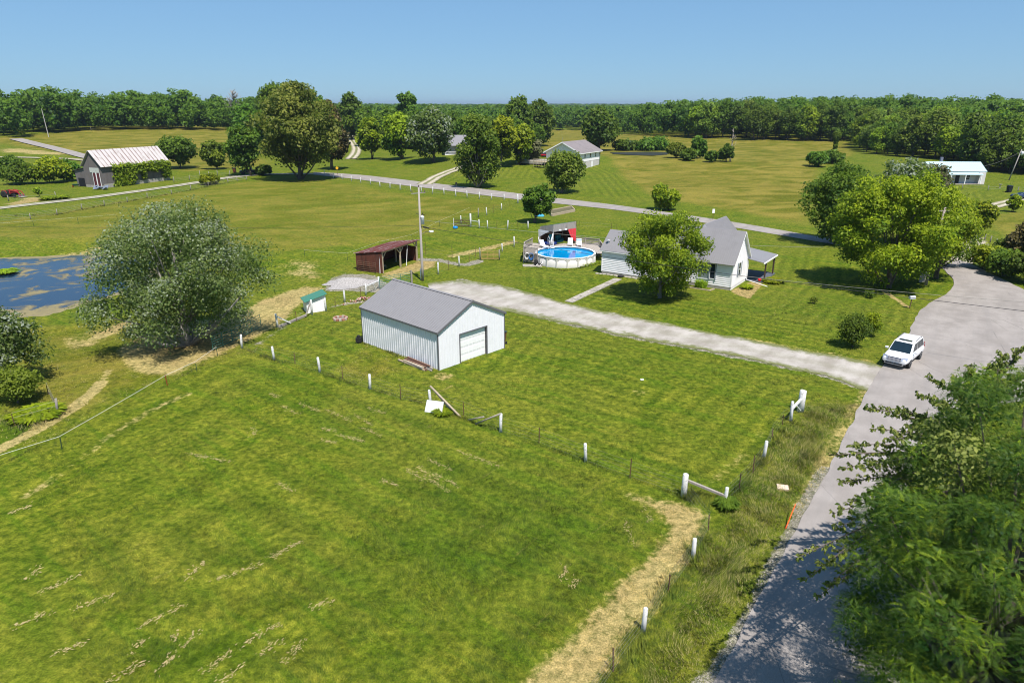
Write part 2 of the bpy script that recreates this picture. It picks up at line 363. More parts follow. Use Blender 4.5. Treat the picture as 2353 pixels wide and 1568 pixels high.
t = NT('field_pond_water'); t.b.inputs['Specular IOR Level'].default_value = .15; M_FP = t.fin(t.mix(t.noise(t.pos(), .4, 4), (.012, .014, .008), (.04, .04, .02)), .6)
q = [at(*p_) for p_ in ((1400,352),(1440,350),(1500,349.5),(1538,351),(1532,356),(1500,358.5),(1450,357),(1408,355))]; q = [v_+Vector((0, 0, .14)) for v_ in q]
tag(MB().add([tuple(v_) for v_ in q], [tuple(range(8))]).obj('field_pond_water', M_FP), kind='structure')
# ------------------------------------------------------------------ roads and paths as draped sheets
def resample(P, n):
    P = np.array(P, float); d = np.r_[0, np.cumsum(np.hypot(*np.diff(P, axis=0).T))]; s = np.linspace(0, d[-1], n)
    return np.c_[np.interp(s, d, P[:, 0]), np.interp(s, d, P[:, 1])]
def smooth(P, n):
    P = resample(P, n); k = max(1, n//40)
    for _ in range(3):
        Q = P.copy(); Q[k:-k] = (P[:-2*k]+P[k:-k]*2+P[2*k:])/4; P = Q
    return P
def sheet(name, A, B, mat, dz, n=160, m=6, jit=.12, kind='structure', seed=1):
    r = np.random.default_rng(seed)
    A = smooth(A, n); B = smooth(B, n)
    def wob():
        q = r.normal(0, 1, (n+20, 2)); k = np.array([1, 3, 4, 3, 1.])/12
        for _ in range(2): q = np.c_[np.convolve(q[:, 0], k, 'same'), np.convolve(q[:, 1], k, 'same')]
        return q[10:10+n]*jit
    A = A+wob(); B = B+wob()
    T = np.linspace(0, 1, m)[None, :, None]; P = A[:, None]*(1-T)+B[:, None]*T
    x = P[..., 0].ravel(); y = P[..., 1].ravel(); d = np.hypot(x, y)
    z = hz(x, y)+dz+np.clip(d-100, 0, 400)*.0006
    k = (np.arange(n-1)[:, None]*m+np.arange(m-1)[None, :]).ravel()
    cr = np.tile(np.linspace(-1, 1, m), n)
    return tag(link(name, npmesh(name, np.c_[x, y, z], np.c_[k, k+m, k+m+1, k+1], mat, smooth=True, attrs={'across': cr})), kind=kind)
def offs(P, w):                                          # centre line in picture points, width in metres -> two edges
    P = smooth(W2(P), 60); d = np.gradient(P, axis=0); d /= np.hypot(*d.T)[:, None]; nrm = np.c_[-d[:, 1], d[:, 0]]
    return P+nrm*w/2, P-nrm*w/2
def roadmat(name, c1, c2, cracks=0, ruts=0, rough=.9, mid_=None):
    t = NT(name); p = t.pos(); f = t.noise(p, .6, 5, .6); g = t.noise(p, 22, 3, .7); L = t.noise(t.aniso(p, 57, .12, .5), 1, 4, .6)
    c = t.mix(t.ramp(t.math('ADD', t.math('MULTIPLY', f, .5), t.math('MULTIPLY', L, .5)), .35, .65), c1, c2)
    c = t.mix(1., c, t.mix(t.ramp(g, .3, .7), (.88,)*3, (1.1,)*3), 'MULTIPLY')
    if cracks:
        vo = t.new('ShaderNodeTexVoronoi', {'Vector': t.mix(.12, p, t.new('ShaderNodeTexNoise', {'Vector': p, 'Scale': .7}).outputs['Color']), 'Scale': .23}, feature='DISTANCE_TO_EDGE').outputs[0]
        k = t.math('MULTIPLY', t.math('LESS_THAN', vo, .0028), t.ramp(t.noise(p, .15, 3), .45, .55, 0, .45))
        c = t.mix(k, c, (.08, .075, .07))
        tr = t.noise(t.aniso(p, 57, .05, .9), 1, 3, .6, .6)
        c = t.mix(t.ramp(tr, .52, .68, 0, .22), c, (.20, .19, .18))
    if ruts:
        a = t.math('ABSOLUTE', t.attr('across')); mid = t.ramp(t.math('ADD', a, t.math('MULTIPLY', t.math('SUBTRACT', t.noise(p, 2, 4), .5), .5)), .12, .34, ruts if mid_ is None else mid_, 0)
        ed = t.ramp(t.math('ADD', a, t.math('MULTIPLY', t.math('SUBTRACT', t.noise(p, 1.3, 4, .7), .5), .9)), .58, .95, 0, ruts)
        c = t.mix(t.math('MAXIMUM', mid, ed), c, (.12, .135, .03))
    t.bump(g, .3, .02); return t.fin(c, rough)
M_ROAD = roadmat('chipseal', (.235, .213, .190), (.312, .285, .258), cracks=1)
M_GRV = roadmat('gravel_drive', (.27, .245, .205), (.43, .40, .355), ruts=.92, mid_=.12)
M_LANE = roadmat('gravel_lane', (.31, .28, .23), (.43, .40, .34), ruts=.8)
M_TRACK = roadmat('track', (.37, .32, .24), (.49, .44, .34), ruts=.9)
# the near road runs up to the wide junction; left edge from the photo, right edge on the far side under the trees
A = W2([(1555,1720),(1640,1568),(1700,1450),(1760,1342),(1850,1176),(1905,1080),(1950,982),(1992,900),(2008,862),(2030,838),(2092,772),(2093,742),(2112,712),(2150,688),(2188,668),(2194,645),(2170,620),(2148,606)])
B0 = W2([(1890,1890)])[0]
B = np.array([A[0]+(4.9, -3.1), A[1]+(4.7, -3), A[3]+(4.7, -3), (20.5, 31.), (24.5, 37.), (30., 42), (37, 45), (46, 47), (54, 54), (58, 62)]+[tuple(q) for q in W2([(2352,668),(2280,630),(2232,608),(2205,598)])])
sheet('county_road', A, B, M_ROAD, .055, n=260, m=16, jit=.10)
A, B = W2([(2150,610),(2110,585),(2000,566),(1885,545),(1700,512),(1600,498),(1400,469),(1200,446),(1000,422),(900,410),(820,401),(720,396)]), W2([(2205,600),(2110,596),(2000,577),(1885,556),(1700,525),(1600,509),(1400,480),(1200,460),(1000,435),(900,423),(820,412),(720,402)])
sheet('crossing_road', A, B, M_ROAD, .028, n=260, m=5, jit=.05, seed=2)
E1, E2 = offs([(-300,520),(0,478),(100,467),(200,456),(300,442),(400,428),(460,419),(530,407),(580,402),(640,400),(725,400)], 3.6)
sheet('farm_lane', E1, E2, M_LANE, .05, n=240, m=7, jit=.12, seed=3)
E1 = W2([(2110,856),(2030,838),(1900,814),(1700,778),(1500,737),(1300,699),(1200,666),(1130,651),(1050,640),(985,652)]); E2 = W2([(2080,935),(2010,903),(1945,880),(1850,851),(1650,811),(1450,774),(1300,744),(1200,722),(1160,716),(1080,702),(1000,690)])
sheet('driveway', E1, E2, M_GRV, .03, n=200, m=12, jit=.35, seed=4)
E1, E2 = offs([(975,424),(1000,408),(1030,395),(1062,384),(1085,376)], 4.2); sheet('lawn_track', E1, E2, M_TRACK, .06, n=80, m=9, jit=.15, seed=5)
E1, E2 = offs([(806,366),(818,352),(820,340),(812,328),(803,318),(812,306)], 4.6); sheet('curved_track', E1, E2, M_TRACK, .12, n=80, m=7, jit=.1, seed=6)
E1, E2 = offs([(36,320),(60,326),(110,338),(160,351),(215,365)], 5.2); sheet('hill_road', E1, E2, M_ROAD, .14, n=80, m=5, jit=.05, seed=7)
E1, E2 = offs([(-60,361),(60,363),(165,366),(215,372)], 3.2); sheet('side_track', E1, E2, M_TRACK, .14, n=80, m=5, jit=.05, seed=8)
E1, E2 = offs([(2188,612),(2225,590),(2243,570),(2240,552),(2225,535),(2200,515),(2205,500),(2260,480),(2310,466),(2370,452),(2500,430)], 3.6); sheet('gravel_track', E1, E2, M_TRACK, .05, n=160, m=9, jit=.14, seed=9)
# straight concrete walk
t = NT('concrete'); p = t.pos(); n_ = t.noise(p, 3, 5, .7)
M_CONC = t.fin(t.mix(t.ramp(n_, .35, .65), (.24, .22, .18), (.42, .39, .33)), .9)
a, b = at(1306, 694), at(1420, 641); d = (b-a).normalized(); r_ = Vector((d.y, -d.x, 0))*.5; mb = MB()
for i in range(9):
    u = a.lerp(b, i/9+.003); v = a.lerp(b, (i+1)/9-.003)
    mb.slab([u-r_, u+r_, v+r_, v-r_], .07+.006*(i % 3), (0, 0, 1))
tag(mb.obj('garden_path', M_CONC), kind='structure')
# low gravel heap beside the run-in shed
def mound(name, c, rx, ry, h, mat, rz, seed, label, cat, stones=0):
    r = np.random.default_rng(seed); n = 46; U = np.linspace(-1, 1, n); uu, vv = np.meshgrid(U, U); uu = uu.ravel(); vv = vv.ravel()
    rr = np.hypot(uu, vv); e = 1+.18*np.sin(3*np.arctan2(vv, uu)+1)+.1*np.sin(7*np.arctan2(vv, uu))
    z = h*(.75*np.exp(-((uu+.25)**2+(vv-.1)**2)*5)+.55*np.exp(-((uu-.35)**2+(vv+.05)**2)*7))*np.clip((e-rr)*4, 0, 1)+r.normal(0, .02, uu.size)*np.clip((e-rr)*5, 0, 1)
    x = c.x+(uu*rx*math.cos(rz)-vv*ry*math.sin(rz)); y = c.y+(uu*rx*math.sin(rz)+vv*ry*math.cos(rz))
    k = (np.arange(n-1)[:, None]*n+np.arange(n-1)[None, :]).ravel(); q = np.c_[k, k+1, k+n+1, k+n]; q = q[(rr[q] < e[q]).all(1)]
    return tag(link(name, npmesh(name, np.c_[x, y, hz(x, y)+z+.02], q, mat)), label, cat)
t = NT('crushed_stone'); g = t.noise(t.pos(), 9, 4, .8); M_STONE = t.fin(t.mix(t.ramp(g, .35, .65), (.20, .19, .18), (.42, .40, .38)), .95)
mound('gravel_heap', at(805, 652), 3.3, 2.3, .95, M_STONE, .3, 3, 'low grey heap of crushed stone in front of the rusty open shed', 'gravel heap')
# ------------------------------------------------------------------ grass and scraps of hay
def blades(r, x, y, h, w, per, lean=.5, k=1.):
    n = len(x); x = np.repeat(x, per)+r.normal(0, .05*k, n*per); y = np.repeat(y, per)+r.normal(0, .05*k, n*per); h = np.repeat(h, per)*r.uniform(.5, 1.15, n*per)
    a = r.uniform(0, 2*np.pi, n*per); b = (np.sin(x*1.3)+np.cos(y*1.1+x*.5))*2.2+r.normal(0, .7, n*per); z = hz(x, y)-.01; w = np.broadcast_to(w, n) if np.ndim(w) == 0 else w; w = np.repeat(w, per)
    v = np.empty((n*per, 3, 3)); ca, sa = np.cos(a)*w/2, np.sin(a)*w/2
    v[:, 0] = np.c_[x-ca, y-sa, z]; v[:, 1] = np.c_[x+ca, y+sa, z]; L = lean*h*r.uniform(.2, 1, n*per)
    v[:, 2] = np.c_[x+np.cos(b)*L, y+np.sin(b)*L, z+h]; return v.reshape(-1, 3), r.uniform(0, 1, n*per)
ROADS = [polyR for polyR in (np.array([A_ for A_ in W2([(1555,1720),(1640,1568),(1700,1450),(1760,1342),(1850,1176),(1905,1080),(1950,982),(1992,900),(2008,862),(2030,838),(2092,772),(2093,742),(2112,712),(2150,688),(2188,668),(2194,645),(2170,620),(2148,606),(2205,598),(2352,668)])]+[(54, 54), (37, 45), (30, 42), (24.5, 37), (20.5, 31), (11, 18), (9, 12)]),
  W2([(2035,838),(1900,814),(1700,778),(1500,737),(1300,699),(1200,668),(1100,648),(1050,700),(1200,722),(1300,744),(1450,774),(1650,811),(1850,851),(1945,880),(2000,905)]))]
GAR = W2([(1008,851),(832,785),(960,745),(1151,795)])
def clear(x, y):
    ok = np.ones(x.shape, bool)
    for P in ROADS+[GAR]: ok &= polysd(x, y, P) < -.05
    ok &= polysd(x, y, POND) < 0
    return ok
R = np.random.default_rng(11)
def scatter(n, d0, d1, power=1.4, side=.80):
    u = R.uniform(0, 1, n); d = (d0**(1-power)+u*(d1**(1-power)-d0**(1-power)))**(1/(1-power)); x = R.uniform(-side, side, n)*d; return x, d
VERGE = W2([(1660,1160),(1750,1058),(1812,970),(1836,925),(1985,925),(1940,985),(1895,1080),(1840,1178),(1760,1330),(1690,1450),(1625,1568),(1550,1720),(1300,1720),(1405,1560),(1480,1455),(1530,1375),(1590,1290),(1625,1225)])
x, y = scatter(90000, 13, 70, 1.7); k = clear(x, y) & (polysd(x, y, VERGE) < 0); x, y = x[k], y[k]
zz = zones(x, y); hh = (.05+.07*zz['lush']+.05*(np.sin(x*.9+np.sin(y*.7)*2)*.5+.5))*(1-.55*zz['dirt'])*(1-.8*zz['gravel']); kk = R.uniform(0, 1, len(x)) > zz['gravel']*.8
x, y, hh = x[kk], y[kk], hh[kk]
v, ti = blades(R, x, y, hh*1.35, .016+y*.0006, 5, 1.0, 1.8)
V = [v]; T_ = [ti]
# long unmown verge between the roadside fence and the road
mn, mx = VERGE.min(0), VERGE.max(0); x = R.uniform(mn[0], mx[0], 60000); y = R.uniform(mn[1], mx[1], 60000)
k = (polysd(x, y, VERGE) > 0) & clear(x, y); x, y = x[k], y[k]
edge = np.clip(np.minimum(polysd(x, y, VERGE)/1.2, 1), .25, 1); hh = (.22+.30*(np.sin(x*.8+1.5*np.sin(y*.5))*.5+.5)**2)*edge
v, ti = blades(R, x, y, hh, .03, 6, .9, 2.); V.append(v); T_.append(ti)
# ragged uncut line under the fences
def along(P, n, w):
    P = W2(P); P = resample(P, n*3); i = R.integers(0, len(P), n); return P[i, 0]+R.normal(0, w, n), P[i, 1]+R.normal(0, w, n)
FL_A = [(556,800),(630,827),(735,857),(850,894),(989,930),(1150,992),(1345,1060),(1570,1140)]
for P, n, w, h in ((FL_A, 1300, .12, .26), ([(1570,1140),(1665,1156)], 500, .3, .45), ([(1665,1156),(1754,1053),(1816,967)], 900, .18, .4), ([(1625,1225),(1592,1281),(1534,1363),(1477,1450),(1405,1550),(1320,1690)], 1600, .25, .42),
                   ([(556,800),(480,826),(385,884),(210,960),(0,1069)], 500, .1, .16), ([(1190,600),(1240,617),(1300,622),(1370,608),(1388,600)], 500, .12, .3), ([(832,786),(920,818),(1008,852)], 500, .12, .3),
                   ([(0,498),(132,493),(240,472),(340,455),(440,437),(520,420)], 900, .25, .4), ([(0,960),(60,975),(134,950)], 500, .8, .5)):
    x, y = along(P, n, w); v, ti = blades(R, x, y, np.full(n, h)*R.uniform(.3, 1.1, n)*(.45+.55*(np.sin(x*1.7+y*.9)>0)), .03+y*.0006, 6, .7, 1.6); V.append(v); T_.append(ti*.9)
V = np.concatenate(V); ti = np.concatenate(T_)
zg = {k: v for k, v in zones(V[::3, 0], V[::3, 1]).items()}
at_ = {k: np.repeat(v, 3) for k, v in zg.items()}; at_['tint'] = np.repeat(ti, 3)
tag(link('grass', npmesh('grass', V, np.arange(len(V)), M_BLADE, k=3, attrs=at_)), 'short mown and long verge grass growing over the fields', 'grass', kind='stuff')
# scraps of dry hay left in rows
M_STRAW = paint('straw', (.40, .32, .15), .9, .35, 3)
SC = [((368,1532),(450,1462)),((300,1500),(330,1478)),((330,1440),(420,1395)),((400,1470),(415,1455)),((470,1540),(530,1500)),((180,1400),(250,1368)),((60,1330),(90,1305)),((560,1480),(640,1440)),((500,1330),(590,1300)),((620,1280),(690,1250)),((600,1500),(640,1478)),((720,1400),(760,1380)),((40,1440),(110,1410)),
      ((100,1360),(180,1320)),((250,1560),(330,1525)),((500,1565),(560,1530)),((655,1515),(700,1478)),((425,1330),(465,1295)),((30,1180),(70,1160)),((130,1500),(200,1480)),
      ((690,928),(730,945)),((740,985),(770,992)),((755,945),(800,965)),((815,955),(850,975)),((830,985),(870,1000)),((810,1005),(835,1015)),((850,940),(880,950)),((780,1000),(815,1012)),((990,1060),(1035,1080)),((1060,1040),(1140,1070)),
      ((1000,1090),(1050,1115)),((960,1075),(1000,1100)),((985,1100),(1030,1130)),((740,1010),(770,1020)),((620,905),(640,915)),((650,935),(680,950)),((880,1105),(915,1118)),((940,1080),(975,1105)),((1440,1200),(1448,1245)),((1480,1170),(1490,1195)),
      ((1285,1330),(1300,1300)),((1310,1350),(1325,1330)),((580,1000),(585,985)),((440,1045),(520,1060)),((640,1110),(670,1130))]
V = []
for a, b in SC:
    a = at(*a); b = at(*b); n = int(12+(b-a).length*38); u = R.uniform(-.1, 1.1, n); j = R.normal(0, .10, (n, 2))*(.4+np.abs(np.sin(u*5+a.x)))[:, None]
    wob = np.sin(u*3+a.y)*.06; X_ = a.x+(b.x-a.x)*u+j[:, 0]+wob; Y_ = a.y+(b.y-a.y)*u+j[:, 1]-wob; an = R.uniform(0, np.pi, n); an = np.where(R.uniform(0, 1, n) < .6, math.atan2(b.y-a.y, b.x-a.x)+R.normal(0, .35, n), an); L = R.uniform(.015, .07, n); Z_ = hz(X_, Y_)+R.uniform(.03, .10, n)
    dx, dy = np.cos(an)*L, np.sin(an)*L; wx, wy = -np.sin(an)*.008, np.cos(an)*.008
    V.append(np.stack([np.c_[X_-dx-wx, Y_-dy-wy, Z_], np.c_[X_+dx-wx, Y_+dy-wy, Z_+.01], np.c_[X_+dx+wx, Y_+dy+wy, Z_+.02], np.c_[X_-dx+wx, Y_-dy+wy, Z_+.01]], 1).reshape(-1, 3))
V = np.concatenate(V)
tag(link('hay_scraps', npmesh('hay_scraps', V, np.arange(len(V)), M_STRAW)), 'pale dry hay scraps left in rows on the mown field', 'hay', kind='stuff')

# ------------------------------------------------------------------ trees
BARK = paint('bark', (.12, .10, .08), .95, .35, 6, bump=.5)
BARKG = paint('bark_grey', (.26, .24, .21), .95, .3, 6, bump=.4)
GREENS = {
 'maple': leafmat('leaf_maple', (.030, .095, .003), (.31, .41, .015)),
 'lime': leafmat('leaf_lime', (.055, .110, .002), (.30, .34, .010)),
 'silver': leafmat('leaf_silver', (.040, .085, .016), (.17, .23, .05), (.27, .31, .23), .74),
 'willow': leafmat('leaf_willow', (.040, .078, .014), (.20, .24, .07), (.27, .31, .21), .76),
 'oak': leafmat('leaf_oak', (.040, .080, .006), (.27, .30, .05)),
 'cedar': leafmat('leaf_cedar', (.030, .030, .008), (.120, .085, .022), trans=.1),
 'dark': leafmat('leaf_dark', (.022, .062, .006), (.135, .205, .018)),
 'wood': leafmat('leaf_wood', (.018, .058, .004), (.140, .220, .018), hue=.022),
 'pale': leafmat('leaf_pale', (.035, .085, .006), (.20, .27, .03)),
 'grey': leafmat('leaf_grey', (.060, .065, .030), (.200, .190, .090)),
 'olive': leafmat('leaf_olive', (.045, .082, .005), (.20, .25, .022)),
 'locust': leafmat('leaf_locust', (.006, .032, .003), (.115, .185, .013), (.26, .35, .010), .94, trans=.22, upk=.15),
 'cherry': leafmat('leaf_cherry', (.045, .080, .012), (.26, .28, .06))}
def lobes_for(r, shape, rx, z0, z1, n, lr):
    L = []; zc = (z0+z1)/2; hh = (z1-z0)/2; tries = 0
    while len(L) < n and tries < 9000:
        tries += 1
        p = r.uniform(-1, 1, 3)
        if p@p > 1: continue
        if p@p < .22 and r.uniform() < .8: continue
        t = (p[2]+1)/2
        if shape == 'round': w = 1.
        elif shape == 'oval': w = .55+.62*math.sin(math.pi*min(1, t*.85+.12))
        elif shape == 'cone': w = 1.25*(1-t)+.12
        elif shape == 'vase': w = .45+.75*t
        elif shape == 'low': w = 1.15-.35*t
        s = lr*r.uniform(.5, 1.35)*(1 if shape != 'cone' else (1.1-t*.7))
        L.append((p[0]*w*max(.1, rx-s*.6), p[1]*w*max(.1, rx-s*.6), zc+p[2]*max(.1, hh-s*.7), s))
    return np.array(L)
def leaf_cloud(r, L, n, size, up=.35, flat=.85, asp=.62, fill=.25):
    w = L[:, 3]**2; i = r.choice(len(L), n, p=w/w.sum()); c = L[i, :3]; rad = L[i, 3]
    d = r.normal(0, 1, (n, 3)); d[:, 2] += .35; d /= np.linalg.norm(d, axis=1)[:, None]
    q = r.uniform(0, 1, n); q = np.where(q < fill, r.uniform(.3, .85, n), r.normal(.99, .13, n))
    wob = 1+.18*np.sin(d[:, 0]*5+i)*np.cos(d[:, 1]*5+i*1.7)+.12*np.sin(d[:, 2]*9+i*.6)
    P = c+d*(rad*q*wob)[:, None]*np.array([1, 1, flat])
    N = d*.7+r.normal(0, .55, (n, 3)); N[:, 2] += up; N /= np.linalg.norm(N, axis=1)[:, None]
    A_ = np.cross(N, r.normal(0, 1, (n, 3))); A_ /= np.linalg.norm(A_, axis=1)[:, None]; B_ = np.cross(N, A_)
    s = (size*r.uniform(.6, 1.3, n))[:, None]
    v = np.stack([P-A_*s, P+B_*s*asp+N*s*.12, P+A_*s, P-B_*s*asp+N*s*.12], 1).reshape(-1, 3)
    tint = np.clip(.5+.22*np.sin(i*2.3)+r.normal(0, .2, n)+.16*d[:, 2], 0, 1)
    return v, tint
def trunk_mb(r, L, z0, ztop, tr, lean=(0, 0), nl=14, bend=.3):
    mb = MB(); n = 6; pts = []
    for k in range(n+1):
        t = k/n; pts.append((lean[0]*t+r.normal(0, bend*.12)*t*ztop*.12, lean[1]*t+r.normal(0, bend*.12)*t*ztop*.12, -.25+t*(ztop*.86+.25)))
    rs = [tr*(1.35 if k == 0 else 1)*(1-.86*(k/n)**.8) for k in range(n+1)]
    mb.tube(pts, rs, 8)
    if L is not None:
        idx = r.permutation(len(L))[:nl]
        for i in idx:
            e = Vector(L[i, :3]); zt = max(z0*.6, e.z*r.uniform(.3, .6)); k = min(n-1, max(0, int(zt/(ztop*.86+.01)*n))); s = Vector(pts[k]); m = s.lerp(e, .5)+Vector((0, 0, -.06*(e-s).length)); rr = max(.02, rs[k]*.45)
            mb.tube([s, m, e], [rr, rr*.6, rr*.2], 5)
    return mb
def crown_mesh(name, r, L, n, size, mat, **kw):
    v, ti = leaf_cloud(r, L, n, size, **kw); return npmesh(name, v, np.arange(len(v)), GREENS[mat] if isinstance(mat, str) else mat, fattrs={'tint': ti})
def tree_at(name, label, cat, base, R_, top, low, mat, shape='round', nl=34, lr=None, n=6000, size=None, seed=1, off=(0, 0), tr=None, bark=None, group=None, limbs=14, **kw):
    r = np.random.default_rng(seed); lr = lr or R_*.36
    L = lobes_for(r, shape, R_, low, top, nl, lr); L[:, 0] += off[0]; L[:, 1] += off[1]
    e = empty(name, base, 0, label, cat, group)
    link('trunk', trunk_mb(r, L, low, top, tr or max(.05, top*.022), (off[0]*.8, off[1]*.8), limbs).mesh('trunk', bark or BARK, True), e)
    size = size or max(.10, depth(base)*.0022)
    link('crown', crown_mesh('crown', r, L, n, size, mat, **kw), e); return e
def tree(name, label, cat, bx, by, x0, x1, yt, yb, mat, shape='round', n=6000, seed=1, group=None, rk=1., **kw):
    b = at(bx, by); d = depth(b); Rr = (x1-x0)/2/FL*d*rk; ox = ((x0+x1)/2-bx)/FL*d
    top = hgt(b, yt); front = b+Vector((0, -Rr*.45, 0)); low = max(.15, hgt(front, yb) if yb is not None else top*.25)
    return tree_at(name, label, cat, b, Rr, top*1.02, min(low, top*.7), mat, shape, n=n, seed=seed, off=(ox, 0), group=group, **kw)

tree('willow_tree', 'broad pale-leaved tree hanging over the pond edge, the largest on the left', 'tree', 430, 792, 226, 642, 455, 870, 'willow', 'low', n=62000, nl=130, lr=1.35, size=.112, seed=3, limbs=26, tr=.42, bark=BARKG, fill=.35)
tree('poplar_tree', 'silvery white-leaved tree cut off by the left edge below the pond', 'tree', -20, 890, -110, 108, 715, 900, 'silver', 'low', n=13000, nl=46, lr=1.0, size=.13, seed=4)
tree('round_bush', 'brownish green round bush under the silvery tree at the left edge', 'bush', 42, 925, -12, 98, 838, 940, 'olive', 'round', n=7000, nl=26, lr=.7, size=.09, seed=5, tr=.08)
tree('yard_maple', 'bright green maple standing in front of the white farmhouse', 'tree', 1514, 684, 1420, 1618, 478, 700, 'maple', 'round', n=34000, nl=100, lr=.95, size=.125, seed=6, limbs=12, bark=BARKG)
tree('pin_oak', 'dark glossy tree left behind the biggest bright tree by the junction', 'tree', 1925, 560, 1842, 1990, 368, 562, 'dark', 'oval', n=16000, nl=60, lr=1.5, seed=7)
tree('poplar_tree', 'silver-topped tree poking out behind the biggest bright tree', 'tree', 2060, 566, 1985, 2125, 358, 520, 'silver', 'round', n=12000, nl=46, lr=1.5, seed=8)
tree('box_elder', 'biggest bright yellow-green tree, by the utility pole at the road junction', 'tree', 2040, 660, 1892, 2180, 385, 705, 'lime', 'round', n=50000, nl=140, lr=1.15, size=.15, seed=9, limbs=14)
tree('box_elder', 'bright green tree right of the biggest one, beside the gravel track', 'tree', 2150, 640, 2060, 2222, 440, 610, 'lime', 'round', n=20000, nl=70, lr=1.1, size=.14, seed=10)
tree('elm_tree', 'dark green tree low on the right of the bright trees, over the road end', 'tree', 2160, 612, 2100, 2228, 480, 628, 'dark', 'round', n=15000, nl=54, lr=1.0, size=.14, seed=11)
tree('grey_elm', 'grey-leaved tree in front of the blue-roofed house', 'tree', 2150, 470, 2080, 2168, 372, 470, 'grey', 'round', n=6000, nl=30, seed=12)
tree('white_oak', 'tall golden-leaved oak at the lane corner', 'tree', 690, 412, 602, 786, 190, 398, 'oak', 'oval', n=26000, nl=120, lr=2.4, seed=13, limbs=24)
tree('red_cedar', 'narrow reddish brown cedar right of the golden oak', 'tree', 762, 390, 732, 806, 226, 372, 'cedar', 'cone', n=11000, nl=60, lr=2.2, seed=14)
tree('leaning_tree', 'slim tree leaning over the black pickup', 'tree', 577, 404, 520, 606, 292, 392, 'dark', 'vase', n=7000, nl=30, seed=15)
tree('hickory_tree', 'deep green tree behind the leaning one, left of the golden oak', 'tree', 580, 352, 538, 632, 238, 350, 'wood', 'round', n=8000, nl=34, seed=16)
tree('ash_tree', 'tall green tree topping out behind the golden oak', 'tree', 640, 345, 600, 690, 188, 330, 'wood', 'oval', n=6000, nl=30, seed=17)
tree('ash_tree', 'green tree between the golden oak and the red cedar', 'tree', 726, 340, 690, 758, 202, 330, 'wood', 'oval', n=6000, nl=30, seed=18)
tree('round_tree', 'round dark tree just right of the old barn', 'tree', 415, 387, 372, 458, 316, 385, 'dark', 'round', n=9000, nl=36, seed=19)
tree('small_tree', 'thin olive tree between the round dark one and the pickup', 'tree', 499, 389, 466, 526, 325, 386, 'olive', 'vase', n=4500, nl=24, seed=20)
tree('lawn_maple', 'leftmost green maple on the far lawn, nearest the curved track', 'tree', 855, 366, 826, 884, 271, 360, 'maple', 'oval', n=9000, nl=44, seed=21)
tree('lawn_maple', 'middle green maple on the far lawn, left of the silvery one', 'tree', 924, 366, 878, 948, 250, 362, 'maple', 'oval', n=9000, nl=46, seed=22)
tree('silver_maple', 'silver-leaved maple with pale right side on the far lawn', 'tree', 997, 373, 940, 1042, 248, 364, 'silver', 'round', n=14000, nl=60, seed=23)
tree('tall_tree', 'lone tall dark tree rising over the others on the skyline', 'tree', 938, 330, 912, 966, 206, 290, 'wood', 'round', n=5000, nl=24, seed=24, tr=.4)
tree('catalpa_tree', 'half bare greyish tree beside the forked drive', 'tree', 1098, 431, 1046, 1152, 262, 428, 'pale', 'round', n=10500, nl=80, lr=1.6, seed=25, limbs=30, bark=BARKG)
tree('yellow_maple', 'yellow-green maple right behind the half bare one', 'tree', 1150, 384, 1128, 1190, 262, 378, 'lime', 'oval', n=8000, nl=40, seed=26)
tree('lawn_maple', 'small green maple between the yellow one and the red car', 'tree', 1192, 378, 1168, 1226, 288, 374, 'maple', 'round', n=7000, nl=34, seed=27)
tree('young_tree', 'young open-crowned tree in front of the far white house', 'tree', 1290, 443, 1250, 1340, 345, 436, 'pale', 'round', n=8000, nl=44, seed=28, bark=BARKG)
tree('apple_tree', 'small dark fruit tree beside the crossing road and end post', 'tree', 1228, 512, 1198, 1270, 416, 505, 'dark', 'round', n=7000, nl=44, lr=.8, seed=29)
tree('dogwood', 'rounded yellow-green tree alone on the hayfield edge', 'tree', 1537, 483, 1496, 1556, 421, 481, 'lime', 'round', n=7000, nl=36, seed=30)
tree('big_oak', 'large dark oak directly behind the far white house', 'tree', 1376, 346, 1338, 1414, 246, 345, 'dark', 'oval', n=12000, nl=60, seed=31)
tree('locust_sapling', 'slender sapling by the gravel track below the blue-roofed house', 'tree', 2252, 543, 2222, 2280, 460, 530, 'lime', 'vase', n=5000, nl=34, seed=32, lr=.8)
tree('locust_sapling', 'smaller sapling right of the gravel track near the trash can', 'tree', 2326, 487, 2312, 2342, 446, 486, 'lime', 'oval', n=2500, nl=16, seed=33)
tree('red_cedar', 'dark cedar at the right edge above the junction', 'tree', 2345, 590, 2306, 2392, 492, 590, 'cedar', 'cone', n=8000, nl=40, seed=34, lr=1.0)
tree('yard_bush', 'dark round bush beside the parked white car', 'bush', 1958, 797, 1924, 1988, 723, 800, 'dark', 'round', n=6500, nl=30, lr=.55, size=.085, seed=35, tr=.06)
tree('yard_bush', 'yellow-green bush touching the dark one by the white car', 'bush', 2000, 772, 1978, 2026, 716, 772, 'lime', 'vase', n=2600, nl=18, lr=.4, size=.08, seed=36, tr=.04)
tree('small_shrub', 'tiny brown-green shrub alone on the mown yard', 'shrub', 1867, 697, 1858, 1878, 680, 697, 'olive', 'round', n=700, nl=7, lr=.22, size=.06, seed=37, tr=.02)
tree('small_shrub', 'tiny dark shrub on the yard left of the mailbox', 'shrub', 1998, 684, 1986, 2010, 666, 685, 'dark', 'round', n=900, nl=8, lr=.25, size=.06, seed=38, tr=.02)
